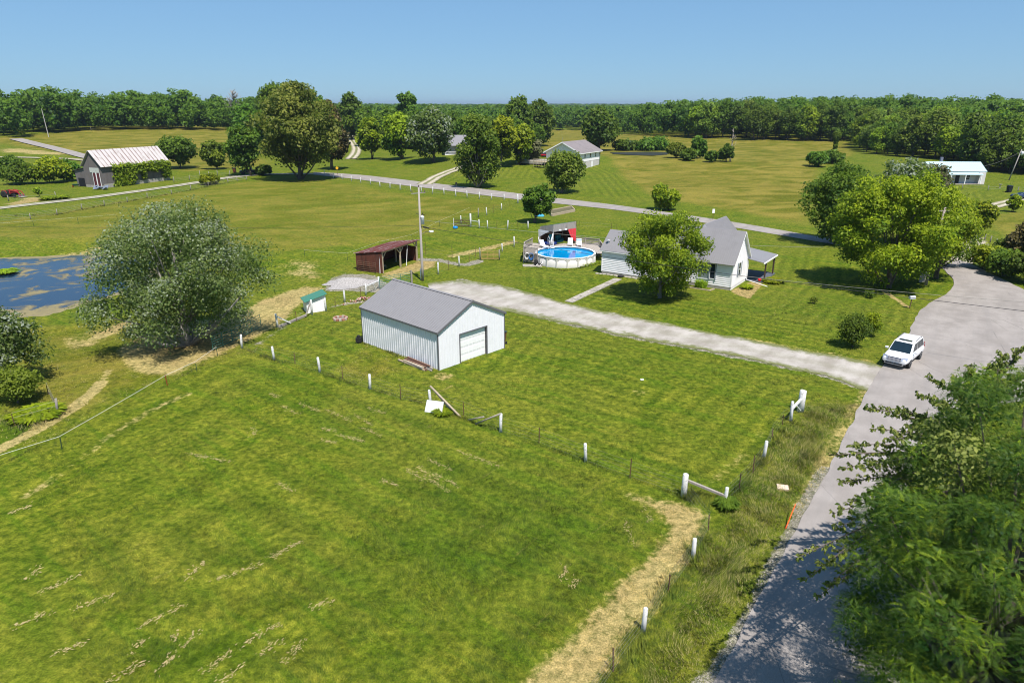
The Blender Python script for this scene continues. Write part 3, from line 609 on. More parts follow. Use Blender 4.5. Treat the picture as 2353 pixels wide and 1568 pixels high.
for i, (bx, by, x0, x1, yt, lb, m) in enumerate([(2255,618,2222,2300,560,'bright bush at the bend of the gravel track','lime'),(2300,634,2262,2345,575,'dark bush right of the road bend, left of two','dark'),(2350,650,2310,2400,580,'dark bush right of the road bend, at the picture edge','dark'),(2320,585,2290,2352,545,'low green bush behind the dark ones at the bend','wood'),
     (1550,363,1530,1572,328,'pale bush at the right end of the far field pond','olive'),(1580,369,1562,1597,341,'dark bush right of the pale pond bush','dark'),(1602,364,1583,1620,313,'tallest bush of the clump beside the far pond','wood'),(1634,373,1620,1648,344,'right-hand bush of the clump beside the far pond','wood'),
     (1873,383,1848,1902,350,'wide bush left of the vine-covered stump','wood'),(1912,376,1888,1934,346,'dark bush around the vine-covered stump','dark'),(1494,345,1455,1540,327,'low reedy bush behind the far pond','wood'),(1437,346,1408,1462,325,'low reedy bush left behind the far pond','dark'),
     (50,423,5,96,372,'leftmost bush of the scrub beside the small barn pond','wood'),(120,420,80,165,362,'middle bush of the scrub left of the barn','lime'),(155,416,130,186,366,'bush against the left wall of the barn','wood'),(20,398,-20,50,360,'back bush at the left edge behind the tractor','wood'),(480,424,462,505,402,'low bush at the right end of the barn wall','lime'),(605,402,588,625,380,'small bush right of the black pickup','dark')]):
    tree('field_bush', lb, 'bush', bx, by, x0, x1, yt, by-1, m, 'low', n=3500, nl=24, seed=60+i, group='bushes', tr=.06)
for i, (bx, by, x0, x1, yt, lb, m) in enumerate([(808,322,776,838,214,'tall tree right of the red cedar, behind the curved track','wood'),(848,338,815,884,240,'dark tree behind the leftmost lawn maple','dark'),(893,338,856,930,246,'tree between the leftmost and middle lawn maples, behind them','wood'),(965,342,925,1002,254,'tree behind and left of the silver-leaved maple','wood'),(1035,347,1000,1075,258,'tree right of the silver-leaved maple, behind it','dark'),(1085,350,1048,1125,262,'tree behind the half bare tree','wood'),
     (1140,352,1105,1172,262,'tree behind the yellow-green maple','dark'),(1196,340,1160,1228,216,'tall round tree at the left end of the long right-hand wood','wood'),(1236,336,1206,1275,224,'dark tree left above the far white house','dark'),(1222,372,1205,1245,320,'greyish thin tree left of the red car','grey'),(660,350,630,690,240,'green tree hidden behind the golden oak','wood'),(625,330,560,640,262,'broad tree right of the grey dead tree','wood')]):
    tree('background_tree', lb, 'tree', bx, by, x0, x1, yt, by-4, m, 'oval', n=5200, nl=34, seed=140+i, group='trees behind the far lawn')
# bare dead trees
def dead(bx, by, yt, label, seed, spread=.35, mat=BARKG, k=16):
    b = at(bx, by); h = hgt(b, yt); r = np.random.default_rng(seed); e = empty('dead_tree', b, 0, label, 'tree'); mb = MB(); T0 = h*.028
    pts = [(r.normal(0, .015)*h*t, r.normal(0, .015)*h*t, h*t-.2) for t in np.linspace(0, .95, 6)]; mb.tube(pts, [T0*(1-.85*t) for t in np.linspace(0, 1, 6)], 7); mb.obj('trunk', mat, e, True); mb = MB()
    for i in range(k):
        t = r.uniform(.3, .92); s = Vector((0, 0, h*t)); a = r.uniform(0, 6.28); L = h*spread*(1.1-t)*r.uniform(.5, 1.2); m = s+Vector((math.cos(a)*L*.6, math.sin(a)*L*.6, L*.5)); q = m+Vector((math.cos(a+.5)*L*.3, math.sin(a+.5)*L*.3, L*.55)); w = m+Vector((math.cos(a-.8)*L*.35, math.sin(a-.8)*L*.35, L*.2))
        mb.tube([s, m, q], [T0*.35, T0*.2, .02], 5); mb.tube([m, w], [T0*.18, .02], 4)
    mb.obj('branch', mat, e, True); return e
dead(545, 300, 200, 'tall grey dead tree on the skyline left of the golden oak', 5, .4, k=60)
dead(1677, 372, 290, 'pale broken snag beside the field conifer', 6, .3, paint('snag', (.36, .31, .26), .9, .2), 9)
tree('field_conifer', 'blue-green conifer at the foot of the pale snag', 'tree', 1668, 372, 1648, 1688, 328, 371, 'dark', 'cone', n=4500, nl=30, seed=90)
b = at(1914, 366); h = hgt(b, 307); e = empty('vine_stump', b, 0, 'tall narrow dead trunk wrapped in green vine in the field', 'tree'); MB().tube([(0, 0, 0), (.1, 0, h*.96)], [.35, .2], 8).obj('trunk', BARKG, e)
L = np.array([(.05, 0, h*t, .62 if t < .8 else 1.1) for t in np.linspace(.1, .95, 12)]); link('vine', crown_mesh('vine', np.random.default_rng(4), L, 1500, .4, 'wood'), e)

# ---------------- woods: the nearest trees one by one, the rest as a mass
LINE = np.array([(-700, 314), (0, 314), (55, 318), (115, 303), (200, 299), (281, 294), (383, 286), (473, 283), (540, 292), (600, 296), (700, 300), (800, 298), (860, 296), (1040, 302), (1160, 304), (1225, 303), (1243, 300), (1345, 300), (1460, 311), (1700, 321), (1950, 328), (1990, 352), (2050, 358), (2119, 363), (2200, 372), (2262, 400), (2360, 405), (2500, 415), (3100, 450)], float)
r = np.random.default_rng(21); pts = []
for ring in range(62):
    d = 178*1.034**ring; st = 8.2+max(0, d-420)*.016; nn = int(1.9*math.pi/2*d/st)
    for k in range(nn):
        a = (k+.5*(ring % 2)+r.uniform(-.33, .33))/nn*1.9-.95; dd = d*(1+r.uniform(-.012, .012)); x = math.sin(a)*dd; y = math.cos(a)*dd
        if y < 40: continue
        z = float(hz(x, y)); X_, Y_ = px((x, y, z)); lim = np.interp(X_, LINE[:, 0], LINE[:, 1])
        D0 = np.interp(X_, [0, 115, 300, 620, 650, 700, 780, 785, 838, 845, 1000, 1238, 1242], [9999, 440, 452, 455, 420, 400, 400, 480, 480, 330, 322, 322, 9999])
        if (Y_ > lim and not (100 < X_ < 1241 and dd > D0)) or X_ < -650 or X_ > 3000: continue
        # keep the far clearings open
        pts.append((dd, x, y, z, X_))
pts.sort()
VAR = []
for i in range(9):
    rr = np.random.default_rng(100+i); sh = ['round', 'oval', 'oval', 'round', 'low'][i % 5]
    L = lobes_for(rr, sh, 5.4, 2.2 if i % 2 else .8, 17., 46, 1.9)
    mt = ['wood', 'wood', 'pale', 'dark', 'wood', 'wood', 'dark', 'pale', 'maple'][i]
    VAR.append((crown_mesh('crown', rr, L, 3200, .50, mt), trunk_mb(rr, L, 3, 15, .3, nl=8).mesh('trunk', BARK, True), mt))
MARKS = [(-60, 'above the tractor'), (90, 'behind the thin pale pole'), (170, 'above the left half of the old barn'), (270, 'above the right half of the old barn'), (375, 'above the round dark tree'), (460, 'above the thin olive tree'), (530, 'just left of the golden oak'), (620, 'behind the golden oak'), (760, 'behind the curved track'), (860, 'above the leftmost lawn maples'), (950, 'behind the silver-leaved maple'), (1045, 'behind the half bare tree'), (1130, 'behind the yellow-green maple'), (1235, 'left above the far white house'), (1340, 'beside the large dark oak'), (1415, 'right of the large dark oak'), (1480, 'above the reedy bushes'), (1545, 'above the pale pond bush'), (1610, 'above the pond bush clump'), (1665, 'above the pale snag'), (1720, 'right of the pale snag'), (1790, 'above the open hayfield'), (1860, 'left of the vine-wrapped trunk'), (1930, 'right of the vine-wrapped trunk'), (2000, 'above the silver-topped tree'), (2070, 'above the biggest bright tree'), (2130, 'left above the blue metal roof'), (2200, 'right above the blue metal roof'), (2270, 'beside the cottage pole'), (2320, 'at the far right edge')]
def LBL(X_, mt, s, row):
    m_ = [b for a, b in MARKS if a <= X_][-1]; c = {'wood': 'mid-green', 'dark': 'dark green', 'maple': 'bright green', 'pale': 'pale green', 'lime': 'yellow-green'}[mt]
    return '%s %s %s-row tree of the wood %s' % ('tall' if s > 1.05 else 'middling' if s > .9 else 'short', c, ['front', 'second', 'back'][row], m_)
def vis(X_): return -60 < X_ < 2420
near = [p for p in pts if vis(p[4])]
used = set(); cnt = 0; ROWS = {}; WT = []
for j, p in enumerate(near):
    if cnt >= 285: break
    i = int(r.integers(0, 9)) if not (p[4] > 1980 and r.uniform() < .22) else 8
    cm, tm, mt = VAR[i]; s0 = r.uniform(.70, 1.22); s = s0*(1.0 if 1235 < p[4] < 1960 else 1.06 if p[4] < 600 else .86)*(.9 if 640 < p[4] < 1240 else 1)
    bk = int(p[4]//14); row = min(2, ROWS.get(bk, 0)); ROWS[bk] = ROWS.get(bk, 0)+1; e = empty('woodland_tree', (p[1], p[2], p[3]-.2), r.uniform(0, 6.28), LBL(p[4], mt, s0, row), 'tree', 'trees of the woods beyond the fields')
    e.scale = (s*r.uniform(.9, 1.15), s*r.uniform(.9, 1.15), s); link('crown', cm, e); link('trunk', tm, e); used.add((p[1], p[2])); cnt += 1; WT.append((e['label'], p[4], e))
for lb in {w[0] for w in WT}:
    g_ = sorted([w for w in WT if w[0] == lb], key=lambda w: w[1]); k_ = len(g_)
    if k_ > 1:
        for j, w in enumerate(g_): w[2]['label'] = lb+', '+(['left', 'right'][j] if k_ == 2 else ['left', 'middle', 'right'][j] if k_ == 3 else ['first', 'second', 'third', 'fourth', 'fifth', 'sixth', 'seventh', 'eighth', 'ninth'][min(j, 8)]+' along')
Vs = []; Ti = []
LOW = []; MIDL = []
for i in range(6):
    rr = np.random.default_rng(200+i); L = lobes_for(rr, ['round', 'oval'][i % 2], 5.6, 1., 17., 26, 2.4); LOW.append(leaf_cloud(rr, L, 420, 1.25)); LOW.append(leaf_cloud(rr, L, 130, 2.3)); MIDL.append(leaf_cloud(rr, L, 800, .78))
rest = [p for p in pts if (p[1], p[2]) not in used]
for p in rest:
    far_ = p[0] > 800; q_ = int(r.integers(0, 6)); v, ti = MIDL[q_] if p[0] < 600 and vis(p[4]) else LOW[q_*2+(1 if far_ else 0)]; s = r.uniform(.6, 1.15)*(1.2 if p[0] < 640 and p[4] < 640 else 1.0 if p[4] < 1240 else 1.08 if p[0] < 650 else .95); a = r.uniform(0, 6.28); q = v*np.array([s, s, s]); ws = 1+max(0, p[0]-700)*.0009
    Vs.append(np.c_[(q[:, 0]*math.cos(a)-q[:, 1]*math.sin(a))*ws+p[1], (q[:, 0]*math.sin(a)+q[:, 1]*math.cos(a))*ws+p[2], q[:, 2]+p[3]]); Ti.append(np.clip(ti*.8+r.uniform(-.15, .2), 0, 1))
# far ridges of canopy out to the horizon
for ring in range(34):
    d = 1440*1.055**ring; st = 26+d*.012; nn = int(1.9*d/st)
    for k in range(nn):
        a = (k+r.uniform(-.4, .4))/nn*1.9-.95; x = math.sin(a)*d; y = math.cos(a)*d
        v, ti = LOW[int(r.integers(0, 6))*2+1]; v = v[:4*70]; s = r.uniform(.8, 1.15); ws = 2.2+d*.0006; Vs.append(np.c_[v[:, 0]*ws+x, v[:, 1]*ws+y, v[:, 2]*s+float(hz(x, y))]); Ti.append(np.clip(ti[:70]*.8, 0, 1))
V = np.concatenate(Vs); Ti = np.concatenate(Ti)
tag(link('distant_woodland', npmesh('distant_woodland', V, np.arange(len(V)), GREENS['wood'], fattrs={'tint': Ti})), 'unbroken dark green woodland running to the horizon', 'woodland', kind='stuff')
print('woods', cnt, len(rest), len(V)//4)
# ------------------------------------------------------------------ buildings
P2 = 2*math.pi
def metal(name, col, rough=.45, dirt=None, damt=.4, dscale=1.2, stretch=(1, 1, 1), var=.06): return paint(name, col, rough, var, 1.5, dirt, dscale, damt, 0, .0, stretch)
M_WHITE = paint('white_paint', (.85, .85, .84), .55, .05, 2)
M_SIDING = paint('white_siding', (.90, .875, .88), .5, .03, 1.5, (.60, .59, .55), .8, .2)
M_PANEL = metal('pale_panel', (.80, .80, .82), .4, (.50, .54, .52), .2, .8)
M_ROOF = metal('grey_metal_roof', (.225, .22, .222), .42, (.175, .168, .17), .3, .7, (1, 1, 1), .05)
M_TRIM = paint('charcoal_trim', (.13, .13, .14), .5, .08)
M_FOUND = paint('block_foundation', (.36, .34, .30), .9, .2, 3, (.2, .18, .14), 2, .5)
M_GLASS = glass('window_glass'); M_SHUT = paint('grey_shutter', (.22, .25, .29), .6, .08)
M_WOODG = paint('weathered_wood', (.30, .27, .235), .9, .28, 4, (.16, .14, .12), 2.5, .5, .3, 0, (1, 1, .2))
M_WOODL = paint('pale_timber', (.40, .33, .23), .85, .22, 4, (.22, .18, .12), 2, .4)
M_POST = paint('white_post', (.66, .66, .64), .8, .12, 5, (.22, .21, .19), 7, .75)
M_STEEL = paint('rusty_steel', (.13, .075, .045), .8, .25, 8)
M_WIRE = paint('wire', (.26, .25, .22), .5, .1); M_DARK = paint('black_rubber', (.02, .02, .02), .8, .2)
M_CABLE = paint('cable', (.03, .03, .035), .6, .1); M_GREENP = paint('green_paint', (.05, .19, .13), .5, .12, 3, (.15, .12, .07), 3, .4)
M_DECK = paint('deck_boards', (.35, .315, .27), .9, .22, 5, (.25, .22, .18), 2, .5, .2, 0, (1, .15, 1))

def ribs(mb, x0, x1, y, z0, z1f, step, w=.045, d=.028, sgn=-1):
    n = int((x1-x0)/step)
    for i in range(n+1):
        x = x0+i*(x1-x0)/n; z = z1f(x) if callable(z1f) else z1f
        x_ = min(max(x, x0+w), x1-w)
        a, b = sorted((y+sgn*.002, y+sgn*d)); mb.box(x_-w/2, x_+w/2, a, b, z0, z)
def gable_wall(mb, x, y0, y1, z0, zw, zp, t=.08):        # solid end wall in the y-z plane
    mb.slab([(x, y0, z0), (x, y1, z0), (x, y1, zw), (x, (y0+y1)/2, zp), (x, y0, zw)], t, (1, 0, 0))
def roof_slopes(mb, x0, x1, ym, yo, zr, ze, t=.06):      # two sloped slabs; ym ridge line, yo half width incl. overhang
    for s in (-1, 1):
        mb.slab([(x0, ym, zr), (x1, ym, zr), (x1, ym+s*yo, ze), (x0, ym+s*yo, ze)], t, (0, s*(zr-ze)/math.hypot(yo, zr-ze), yo/math.hypot(yo, zr-ze)))
def roof_ribs(mb, x0, x1, ym, yo, zr, ze, step, t=.06, w=.04, d=.03):
    n = int((x1-x0)/step); L = math.hypot(yo, zr-ze); ny, nz = (zr-ze)/L, yo/L
    for i in range(n+1):
        x = x0+.03+(x1-x0-.06)*i/n
        for s in (-1, 1):
            a = Vector((x, ym+s*.02, zr-.02*(zr-ze)/yo))+Vector((0, s*ny, nz))*t; b = Vector((x, ym+s*yo, ze))+Vector((0, s*ny, nz))*t
            mb.slab([a-Vector((w/2, 0, 0)), a+Vector((w/2, 0, 0)), b+Vector((w/2, 0, 0)), b-Vector((w/2, 0, 0))], d, (0, s*ny, nz))
def frame_of(P, Q):                                      # x axis from P towards Q
    d = Q-P; return math.atan2(d.y, d.x)
def siding(mb, p0, p1, z0, z1, out, h=.16, prof=.024, clip=None):    # overlapping boards, p0->p1 on plan, out = outward normal
    p0 = Vector(p0); p1 = Vector(p1); o = Vector((*out, 0)); z = z0
    while z < z1-1e-3:
        zt = min(z+h, z1); a, b = (0, 1), (0, 1)
        if clip: a = clip(z); b = clip(zt)
        if a and b:
            A_ = p0.lerp(p1, a[0]); B_ = p0.lerp(p1, a[1]); C_ = p0.lerp(p1, b[1]); D_ = p0.lerp(p1, b[0])
            v = [(*(A_+o.xy*prof), z), (*(B_+o.xy*prof), z), (*(C_+o.xy*.003), zt), (*(D_+o.xy*.003), zt), (*A_, z), (*B_, z)]
            mb.add(v, [(0, 1, 2, 3), (0, 4, 5, 1)])
        z = zt
def window(parent, m, w, h, shutters=True, mull=True, name='window', glassm=None):   # local frame: x across, z up, -y outwards
    mb = MB(); f = .07
    for b in ((-w/2-f, w/2+f, h, h+f), (-w/2-f, w/2+f, -f*1.3, 0), (-w/2-f, -w/2, 0, h), (w/2, w/2+f, 0, h)): mb.box(b[0], b[1], -.07, .02, b[2], b[3], m)
    if mull: mb.box(-w/2, w/2, -.05, .01, h*.5-.03, h*.5+.03, m)
    o = mb.obj(name, M_WHITE, parent); g = MB(); g.box(-w/2, w/2, -.035, .0, 0, h, m); g.obj('pane', glassm or M_GLASS, o)
    if shutters:
        for s in (-1, 1):
            k = MB(); xa, xb = sorted((s*(w/2+f+.03), s*(w/2+f+.33))); k.box(xa, xb, -.06, .0, -.05, h+.05, m); k.obj('shutter', M_SHUT, o)
    return o
def RM(x, y, z, a): return Matrix.Translation((x, y, z)) @ Matrix.Rotation(a, 4, 'Z')

# ---- garage: local x from the near corner to the back, front gable on the local y axis
P0 = at(1008, 851); Pb = at(832, 785); Pr = at(1151, 795)
LX = 10.3; WY = 7.5; ex = (Pb-P0).xy.normalized(); rz = math.atan2(ex.y, ex.x)
e = empty('garage', (P0.x, P0.y, P0.z), rz, 'white and grey metal garage with a roll-up door beside the gravel drive', 'garage')
# local y axis points left of ex; the front wall runs towards -y
HW, HR = 3.22, 5.02
mb = MB(); mb.box(0, LX, -.08, 0, -.3, HW); mb.box(0, LX, -WY, -WY+.08, -.3, HW); gable_wall(mb, LX-.08, -WY+.08, -.08, -.3, HW, HR-.08)
dx0, dx1, dh = 2.35, 5.35, 2.45                          # door opening along the front
yy = lambda u: -u
def fz(u): return HW+(HR-.08-HW)*(1-abs(u-WY/2)/(WY/2))
mb.slab([(0, -.08, -.3), (0, -dx0, -.3), (0, -dx0, dh), (0, -dx0, fz(dx0)), (0, -.08, fz(.08))], .08, (1, 0, 0))
mb.slab([(0, -dx1, -.3), (0, -WY+.08, -.3), (0, -WY+.08, fz(WY-.08)), (0, -dx1, fz(dx1)), (0, -dx1, dh)], .08, (1, 0, 0))
mb.slab([(0, -dx0, dh), (0, -dx1, dh), (0, -dx1, fz(dx1)), (0, -WY/2, HR-.08), (0, -dx0, fz(dx0))], .08, (1, 0, 0))
ribs(mb, 0, LX, 0, -.05, HW-.02, .29, sgn=1)
n = 26
for i in range(n+1):
    u = .06+(WY-.12)*i/n; z0 = dh+.1 if dx0-.1 < u < dx1+.1 else -.05; mb.box(-.026, -.002, -u-.02, -u+.02, z0, fz(u)-.05)
mb.obj('wall', M_PANEL, e)
mb = MB(); roof_slopes(mb, -.12, LX+.1, -WY/2, WY/2+.13, HR, HW-.03, .05); roof_ribs(mb, -.12, LX+.1, -WY/2, WY/2+.13, HR, HW-.03, .29, .05, .035, .022)
rf = mb.obj('roof', M_ROOF, e); mb = MB(); mb.slab([(-.07, -WY/2-.16, HR+.03), (LX+.07, -WY/2-.16, HR+.03), (LX+.07, -WY/2, HR+.1), (-.07, -WY/2, HR+.1)], .02, (0, 0, 1)); mb.slab([(-.07, -WY/2+.16, HR+.03), (LX+.07, -WY/2+.16, HR+.03), (LX+.07, -WY/2, HR+.1), (-.07, -WY/2, HR+.1)], .02, (0, 0, 1)); mb.obj('ridge_cap', M_ROOF, rf)
mb = MB()
for u in (0, WY):
    for x in (0, LX): mb.box(x-.045, x+.045, -u-.045, -u+.045, -.05, HW-.03)
for s in (-1, 1):
    for x in (-.15, LX+.08):
        mb.slab([(x, -WY/2, HR-.12), (x, -WY/2-s*(WY/2+.14), HW-.17), (x, -WY/2-s*(WY/2+.14), HW+.0), (x, -WY/2, HR+.06)], .05, (1, 0, 0))
    mb.box(-.05, LX+.05, -WY/2-s*(WY/2+.14)-.02, -WY/2-s*(WY/2+.14)+.02, HW-.13, HW+.0)
mb.box(-.05, .09, -dx0+.0, -dx0+.09, -.05, dh+.09); mb.box(-.05, .09, -dx1-.09, -dx1, -.05, dh+.09); mb.box(-.05, .09, -dx1, -dx0, dh, dh+.09)
mb.obj('trim', M_TRIM, e)
mb = MB()
for k in range(4):
    z0 = -.05+k*(dh+.05)/4; mb.box(.16, .2, -dx1+.002, -dx0-.002, z0+.012, z0+(dh+.05)/4-.012); mb.box(.18, .21, -dx1+.002, -dx0-.002, z0, z0+.02)
    for q in range(6):
        y0 = -dx1+.1+q*(dx1-dx0-.2)/6; mb.box(.145, .159, y0+.04, y0+(dx1-dx0-.2)/6-.04, z0+.1, z0+(dh+.05)/4-.12)
mb.obj('garage_door', M_WHITE, e)
GM = e.matrix_basis.copy(); GM = Matrix.Translation(P0) @ Matrix.Rotation(rz, 4, 'Z')
def gl(x, y, z=0): p = GM @ Vector((x, y, 0)); return Vector((p.x, p.y, float(hz(p.x, p.y))+z))
# wheelie bin beside the garage
def bin_at(p, rz_, label, col, s=1., lidc=(.01, .012, .02)):
    e = empty('wheelie_bin', p, rz_, label, 'trash bin'); mb = MB(); mb.add([(-.24*s, -.26*s, .06), (.24*s, -.26*s, .06), (.24*s, .26*s, .06), (-.24*s, .26*s, .06), (-.31*s, -.34*s, 1.0*s), (.31*s, -.34*s, 1.0*s), (.31*s, .38*s, 1.0*s), (-.31*s, .38*s, 1.0*s)], [(3, 2, 1, 0), (4, 5, 6, 7), (0, 1, 5, 4), (1, 2, 6, 5), (2, 3, 7, 6), (3, 0, 4, 7)])
    mb.obj('body', paint('bin_%s' % label.split()[0], col, .6, .1), e, bevel=.02); mb = MB(); mb.slab([(-.34*s, -.37*s, 1.0*s), (.34*s, -.37*s, 1.0*s), (.34*s, .42*s, 1.07*s), (-.34*s, .42*s, 1.07*s)], .05, (0, 0, 1)); mb.obj('lid', paint('bin_lid_%s' % label.split()[0], lidc, .5, .1), e)
    for x in (-.27, .27): MB().lathe([(.11*s, -.03), (.13*s, 0), (.11*s, .03)], 12, (0, 0, 0), 'y').obj('wheel', M_DARK, e).location = (x*s, .34*s, .13)
    return e
bin_at(gl(.9, -WY-.5), rz+1.7, 'brown wheelie bin with blue lid beside the garage', (.16, .07, .03), 1.1, (.015, .03, .07))
# timbers stacked along the left wall
e = empty('lumber_pile', gl(2.2, .45), rz, 'rough old timbers stacked against the left wall of the garage', 'lumber pile'); rr = random.Random(3)
for i in range(9):
    z = .06+.13*(i//4); y = (i % 4)*.16-.1+rr.uniform(-.03, .03); mb = MB(); x0 = -1.6+rr.uniform(-.3, .5); mb.bar((x0, y, z), (x0+rr.uniform(1.8, 3.6), y+rr.uniform(-.12, .12), z+rr.uniform(-.02, .05)), .14, .1); mb.obj('plank', [M_WOODL, M_WOODG, paint('red_timber', (.16, .085, .06), .9)][i % 3], e)
mb = MB(); mb.tube([(0, 0, 0), (0, 0, .7)], .16, 8); mb.box(-.25, .25, -.2, .2, .1, .5); tag(mb.obj('scrap_stand', M_DARK), 'small black metal stand at the back left corner of the garage', 'metal stand').location = gl(LX+.2, .35)

# ---- farmhouse
AX = Vector((-.82, .573)).normalized(); BX = Vector((.573, .82)).normalized()
P = at(1677.5, 667); rz = math.atan2(-AX.y, -AX.x)       # local +x runs right (towards the gable), +y runs away
e = empty('farmhouse', (P.x, P.y, P.z), rz, 'white clapboard farmhouse with grey metal roof behind the bright maple', 'house')
GW = 5.5; L1 = 8.2; L2 = 16.6; ZF = .35; ZE = 3.28; ZP = 6.35; ZE2 = 2.72; ZR2 = 4.9
mb = MB(); mb.box(-L1, 0, .05, GW-.05, -.9, ZE); mb.box(-L2, -L1, .25, 5.2, -1.6, ZE2)
mb.slab([(-.01, .05, ZE), (-.01, GW-.05, ZE), (-.01, GW/2, ZP-.1)], .3, (-1, 0, 0)); mb.slab([(-L1, .05, ZE), (-L1, GW-.05, ZE), (-L1, GW/2, ZP-.1)], .3, (1, 0, 0))
mb.slab([(-L2, .25, ZE2), (-L2, 5.2, ZE2), (-L2, 2.75, ZR2-.1)], .3, (1, 0, 0))
mb.box(-8.1, -2.7, GW, 12.5, -.6, ZE); mb.slab([(-8.1, 12.45, ZE), (-2.7, 12.45, ZE), (-5.4, 12.45, ZP-.1)], .3, (0, -1, 0))
siding(mb, (-L1, .02), (0, .02), ZF, ZE, (0, -1), .22, .045); siding(mb, (-L2, .22), (-L1, .22), ZF-.3, ZE2, (0, -1), .22, .045); siding(mb, (.01, GW), (.01, 0), ZF, ZE, (1, 0), .22, .045)
siding(mb, (.01, GW), (.01, 0), ZE, ZP-.1, (1, 0), .22, .045, clip=lambda z: (.5-.5*(1-(z-ZE)/(ZP-.1-ZE)), .5+.5*(1-(z-ZE)/(ZP-.1-ZE))))
for x, y in ((0, .01), (0, GW), (-L2, .21)): mb.box(x-.06, x+.06, y-.05, y+.05, ZF if x == 0 else 0, ZE-.02 if x == 0 else ZE2-.02)
mb.obj('wall', M_SIDING, e)
mb = MB(); mb.box(-L1, -.02, .0, GW, -.9, ZF-.01); mb.box(-L2+.02, -L1, .2, 5.2, -1.6, ZF-.32); mb.obj('foundation', M_FOUND, e)
mb = MB(); ov = .36; sl = (ZP-ZE)/(GW/2); ze = ZE-sl*ov+.05; roof_slopes(mb, -L1-.1, .32, GW/2, GW/2+ov, ZP, ze, .06); roof_ribs(mb, -L1-.1, .32, GW/2, GW/2+ov, ZP, ze, .24, .06, .03, .022)
roof_slopes(mb, -L2-.3, -L1+.15, 2.72, 2.75, ZR2, ZE2-.05, .05); roof_ribs(mb, -L2-.3, -L1-.1, 2.72, 2.75, ZR2, ZE2-.05, .28, .05, .03, .02)
k = MB(); roof_slopes(k, 0, 12.75-GW/2, 0, 2.95, ZP-.02, ZE-.1, .06); roof_ribs(k, 2.2, 12.75-GW/2, 0, 2.95, ZP-.02, ZE-.1, .24, .06, .03, .022)
m = Matrix.Translation((-5.4, GW/2, 0)) @ Matrix.Rotation(math.pi/2, 4, 'Z'); mb.add([m @ Vector(v) for v in k.v], k.f)
mb.obj('roof', M_ROOF, e)
mb = MB()
for s in (0, 1):
    y = GW/2+(1 if s else -1)*(GW/2+ov); mb.slab([(.3, GW/2, ZP-.14), (.3, y, ze-.14), (.3, y, ze+.0), (.3, GW/2, ZP-.0)], .04, (1, 0, 0))
mb.slab([(.0, GW/2, ZP-.1), (.3, GW/2, ZP-.1), (.3, GW+ov, ze-.05), (.0, GW+ov, ze-.05)], .03, (0, 0, -1)); mb.slab([(.0, GW/2, ZP-.1), (.3, GW/2, ZP-.1), (.3, -ov, ze-.05), (.0, -ov, ze-.05)], .03, (0, 0, -1))
mb.box(-L2-.28, -L1, -.05, .0, ZE2-.16, ZE2-.04); mb.obj('fascia', M_WHITE, e)
window(e, RM(.03, 2.45, 1.25, math.pi/2), .75, 1.55); window(e, RM(-2.25, 0, 1.1, 0), .55, 1.7, False, False)
window(e, RM(-3.35, 0, 1.0, 0), 1.25, 1.75, False, False, glassm=glass('pale_glass', (.20, .24, .24), .2)); mb = MB(); mb.box(-2.66, -2.56, -.12, .0, .9, 2.9); mb.box(-1.93, -1.83, -.12, 0, .9, 2.9); mb.obj('shutter', M_SHUT, e)
mb = MB(); mb.slab([(-10.1, .17, -.1), (-9.2, .17, -.1), (-9.2, .17, 2.0), (-10.1, .17, 2.0)], .05, (0, -1, 0)); mb.obj('door', M_WHITE, e)
pc = MB(); pc.slab([(-2.6, GW+.3, 2.95), (1.5, GW+.3, 2.95), (1.5, 9.2, 2.5), (-2.6, 9.2, 2.5)], .07, (0, 0, 1))
# side porch wraps the far right corner
pr_ = MB(); pr_.slab([(-2.7, GW+.05, 3.05), (-2.7, 11.2, 3.05), (2.0, 11.2, 2.42), (2.0, GW-.15, 2.42), (.35, GW-.15, 2.66)], .07, (0, 0, 1)); po = pr_.obj('porch_roof', M_ROOF, e)
pf = MB(); pf.box(1.98, 2.06, GW-.2, 11.2, 2.30, 2.46); pf.obj('gutter', M_WHITE, po)
for y in (7.0, 10.6): MB().box(1.72, 1.88, y-.08, y+.08, -.2, 2.4).obj('porch_post', paint('brown_post', (.075, .05, .038), .7), e)
MB().box(-2.7, 2.0, GW+.02, 11.2, -.4, .12).obj('porch_floor', paint('porch_slab', (.09, .10, .12), .7), e)
mb = MB(); mb.tube([(.12, GW+.05, 2.5), (.12, GW+.05, .15), (1.1, GW-.3, .08), (3.0, GW-1.5, .05)], .05, 8); mb.obj('downspout', M_WHITE, e)
mb = MB(); mb.tube([(-16.2, .9, 3.3), (-16.2, .9, 3.75)], .05, 8); mb.lathe([(.02, 0), (.2, .1), (.24, .14)], 14, (-16.2, .9, 3.75)); mb.obj('roof_vent', M_WHITE, e, True)
FM = Matrix.Translation(P) @ Matrix.Rotation(rz, 4, 'Z')
def fl(x, y, z=0): p = FM @ Vector((x, y, 0)); return Vector((p.x, p.y, float(hz(p.x, p.y))+z))
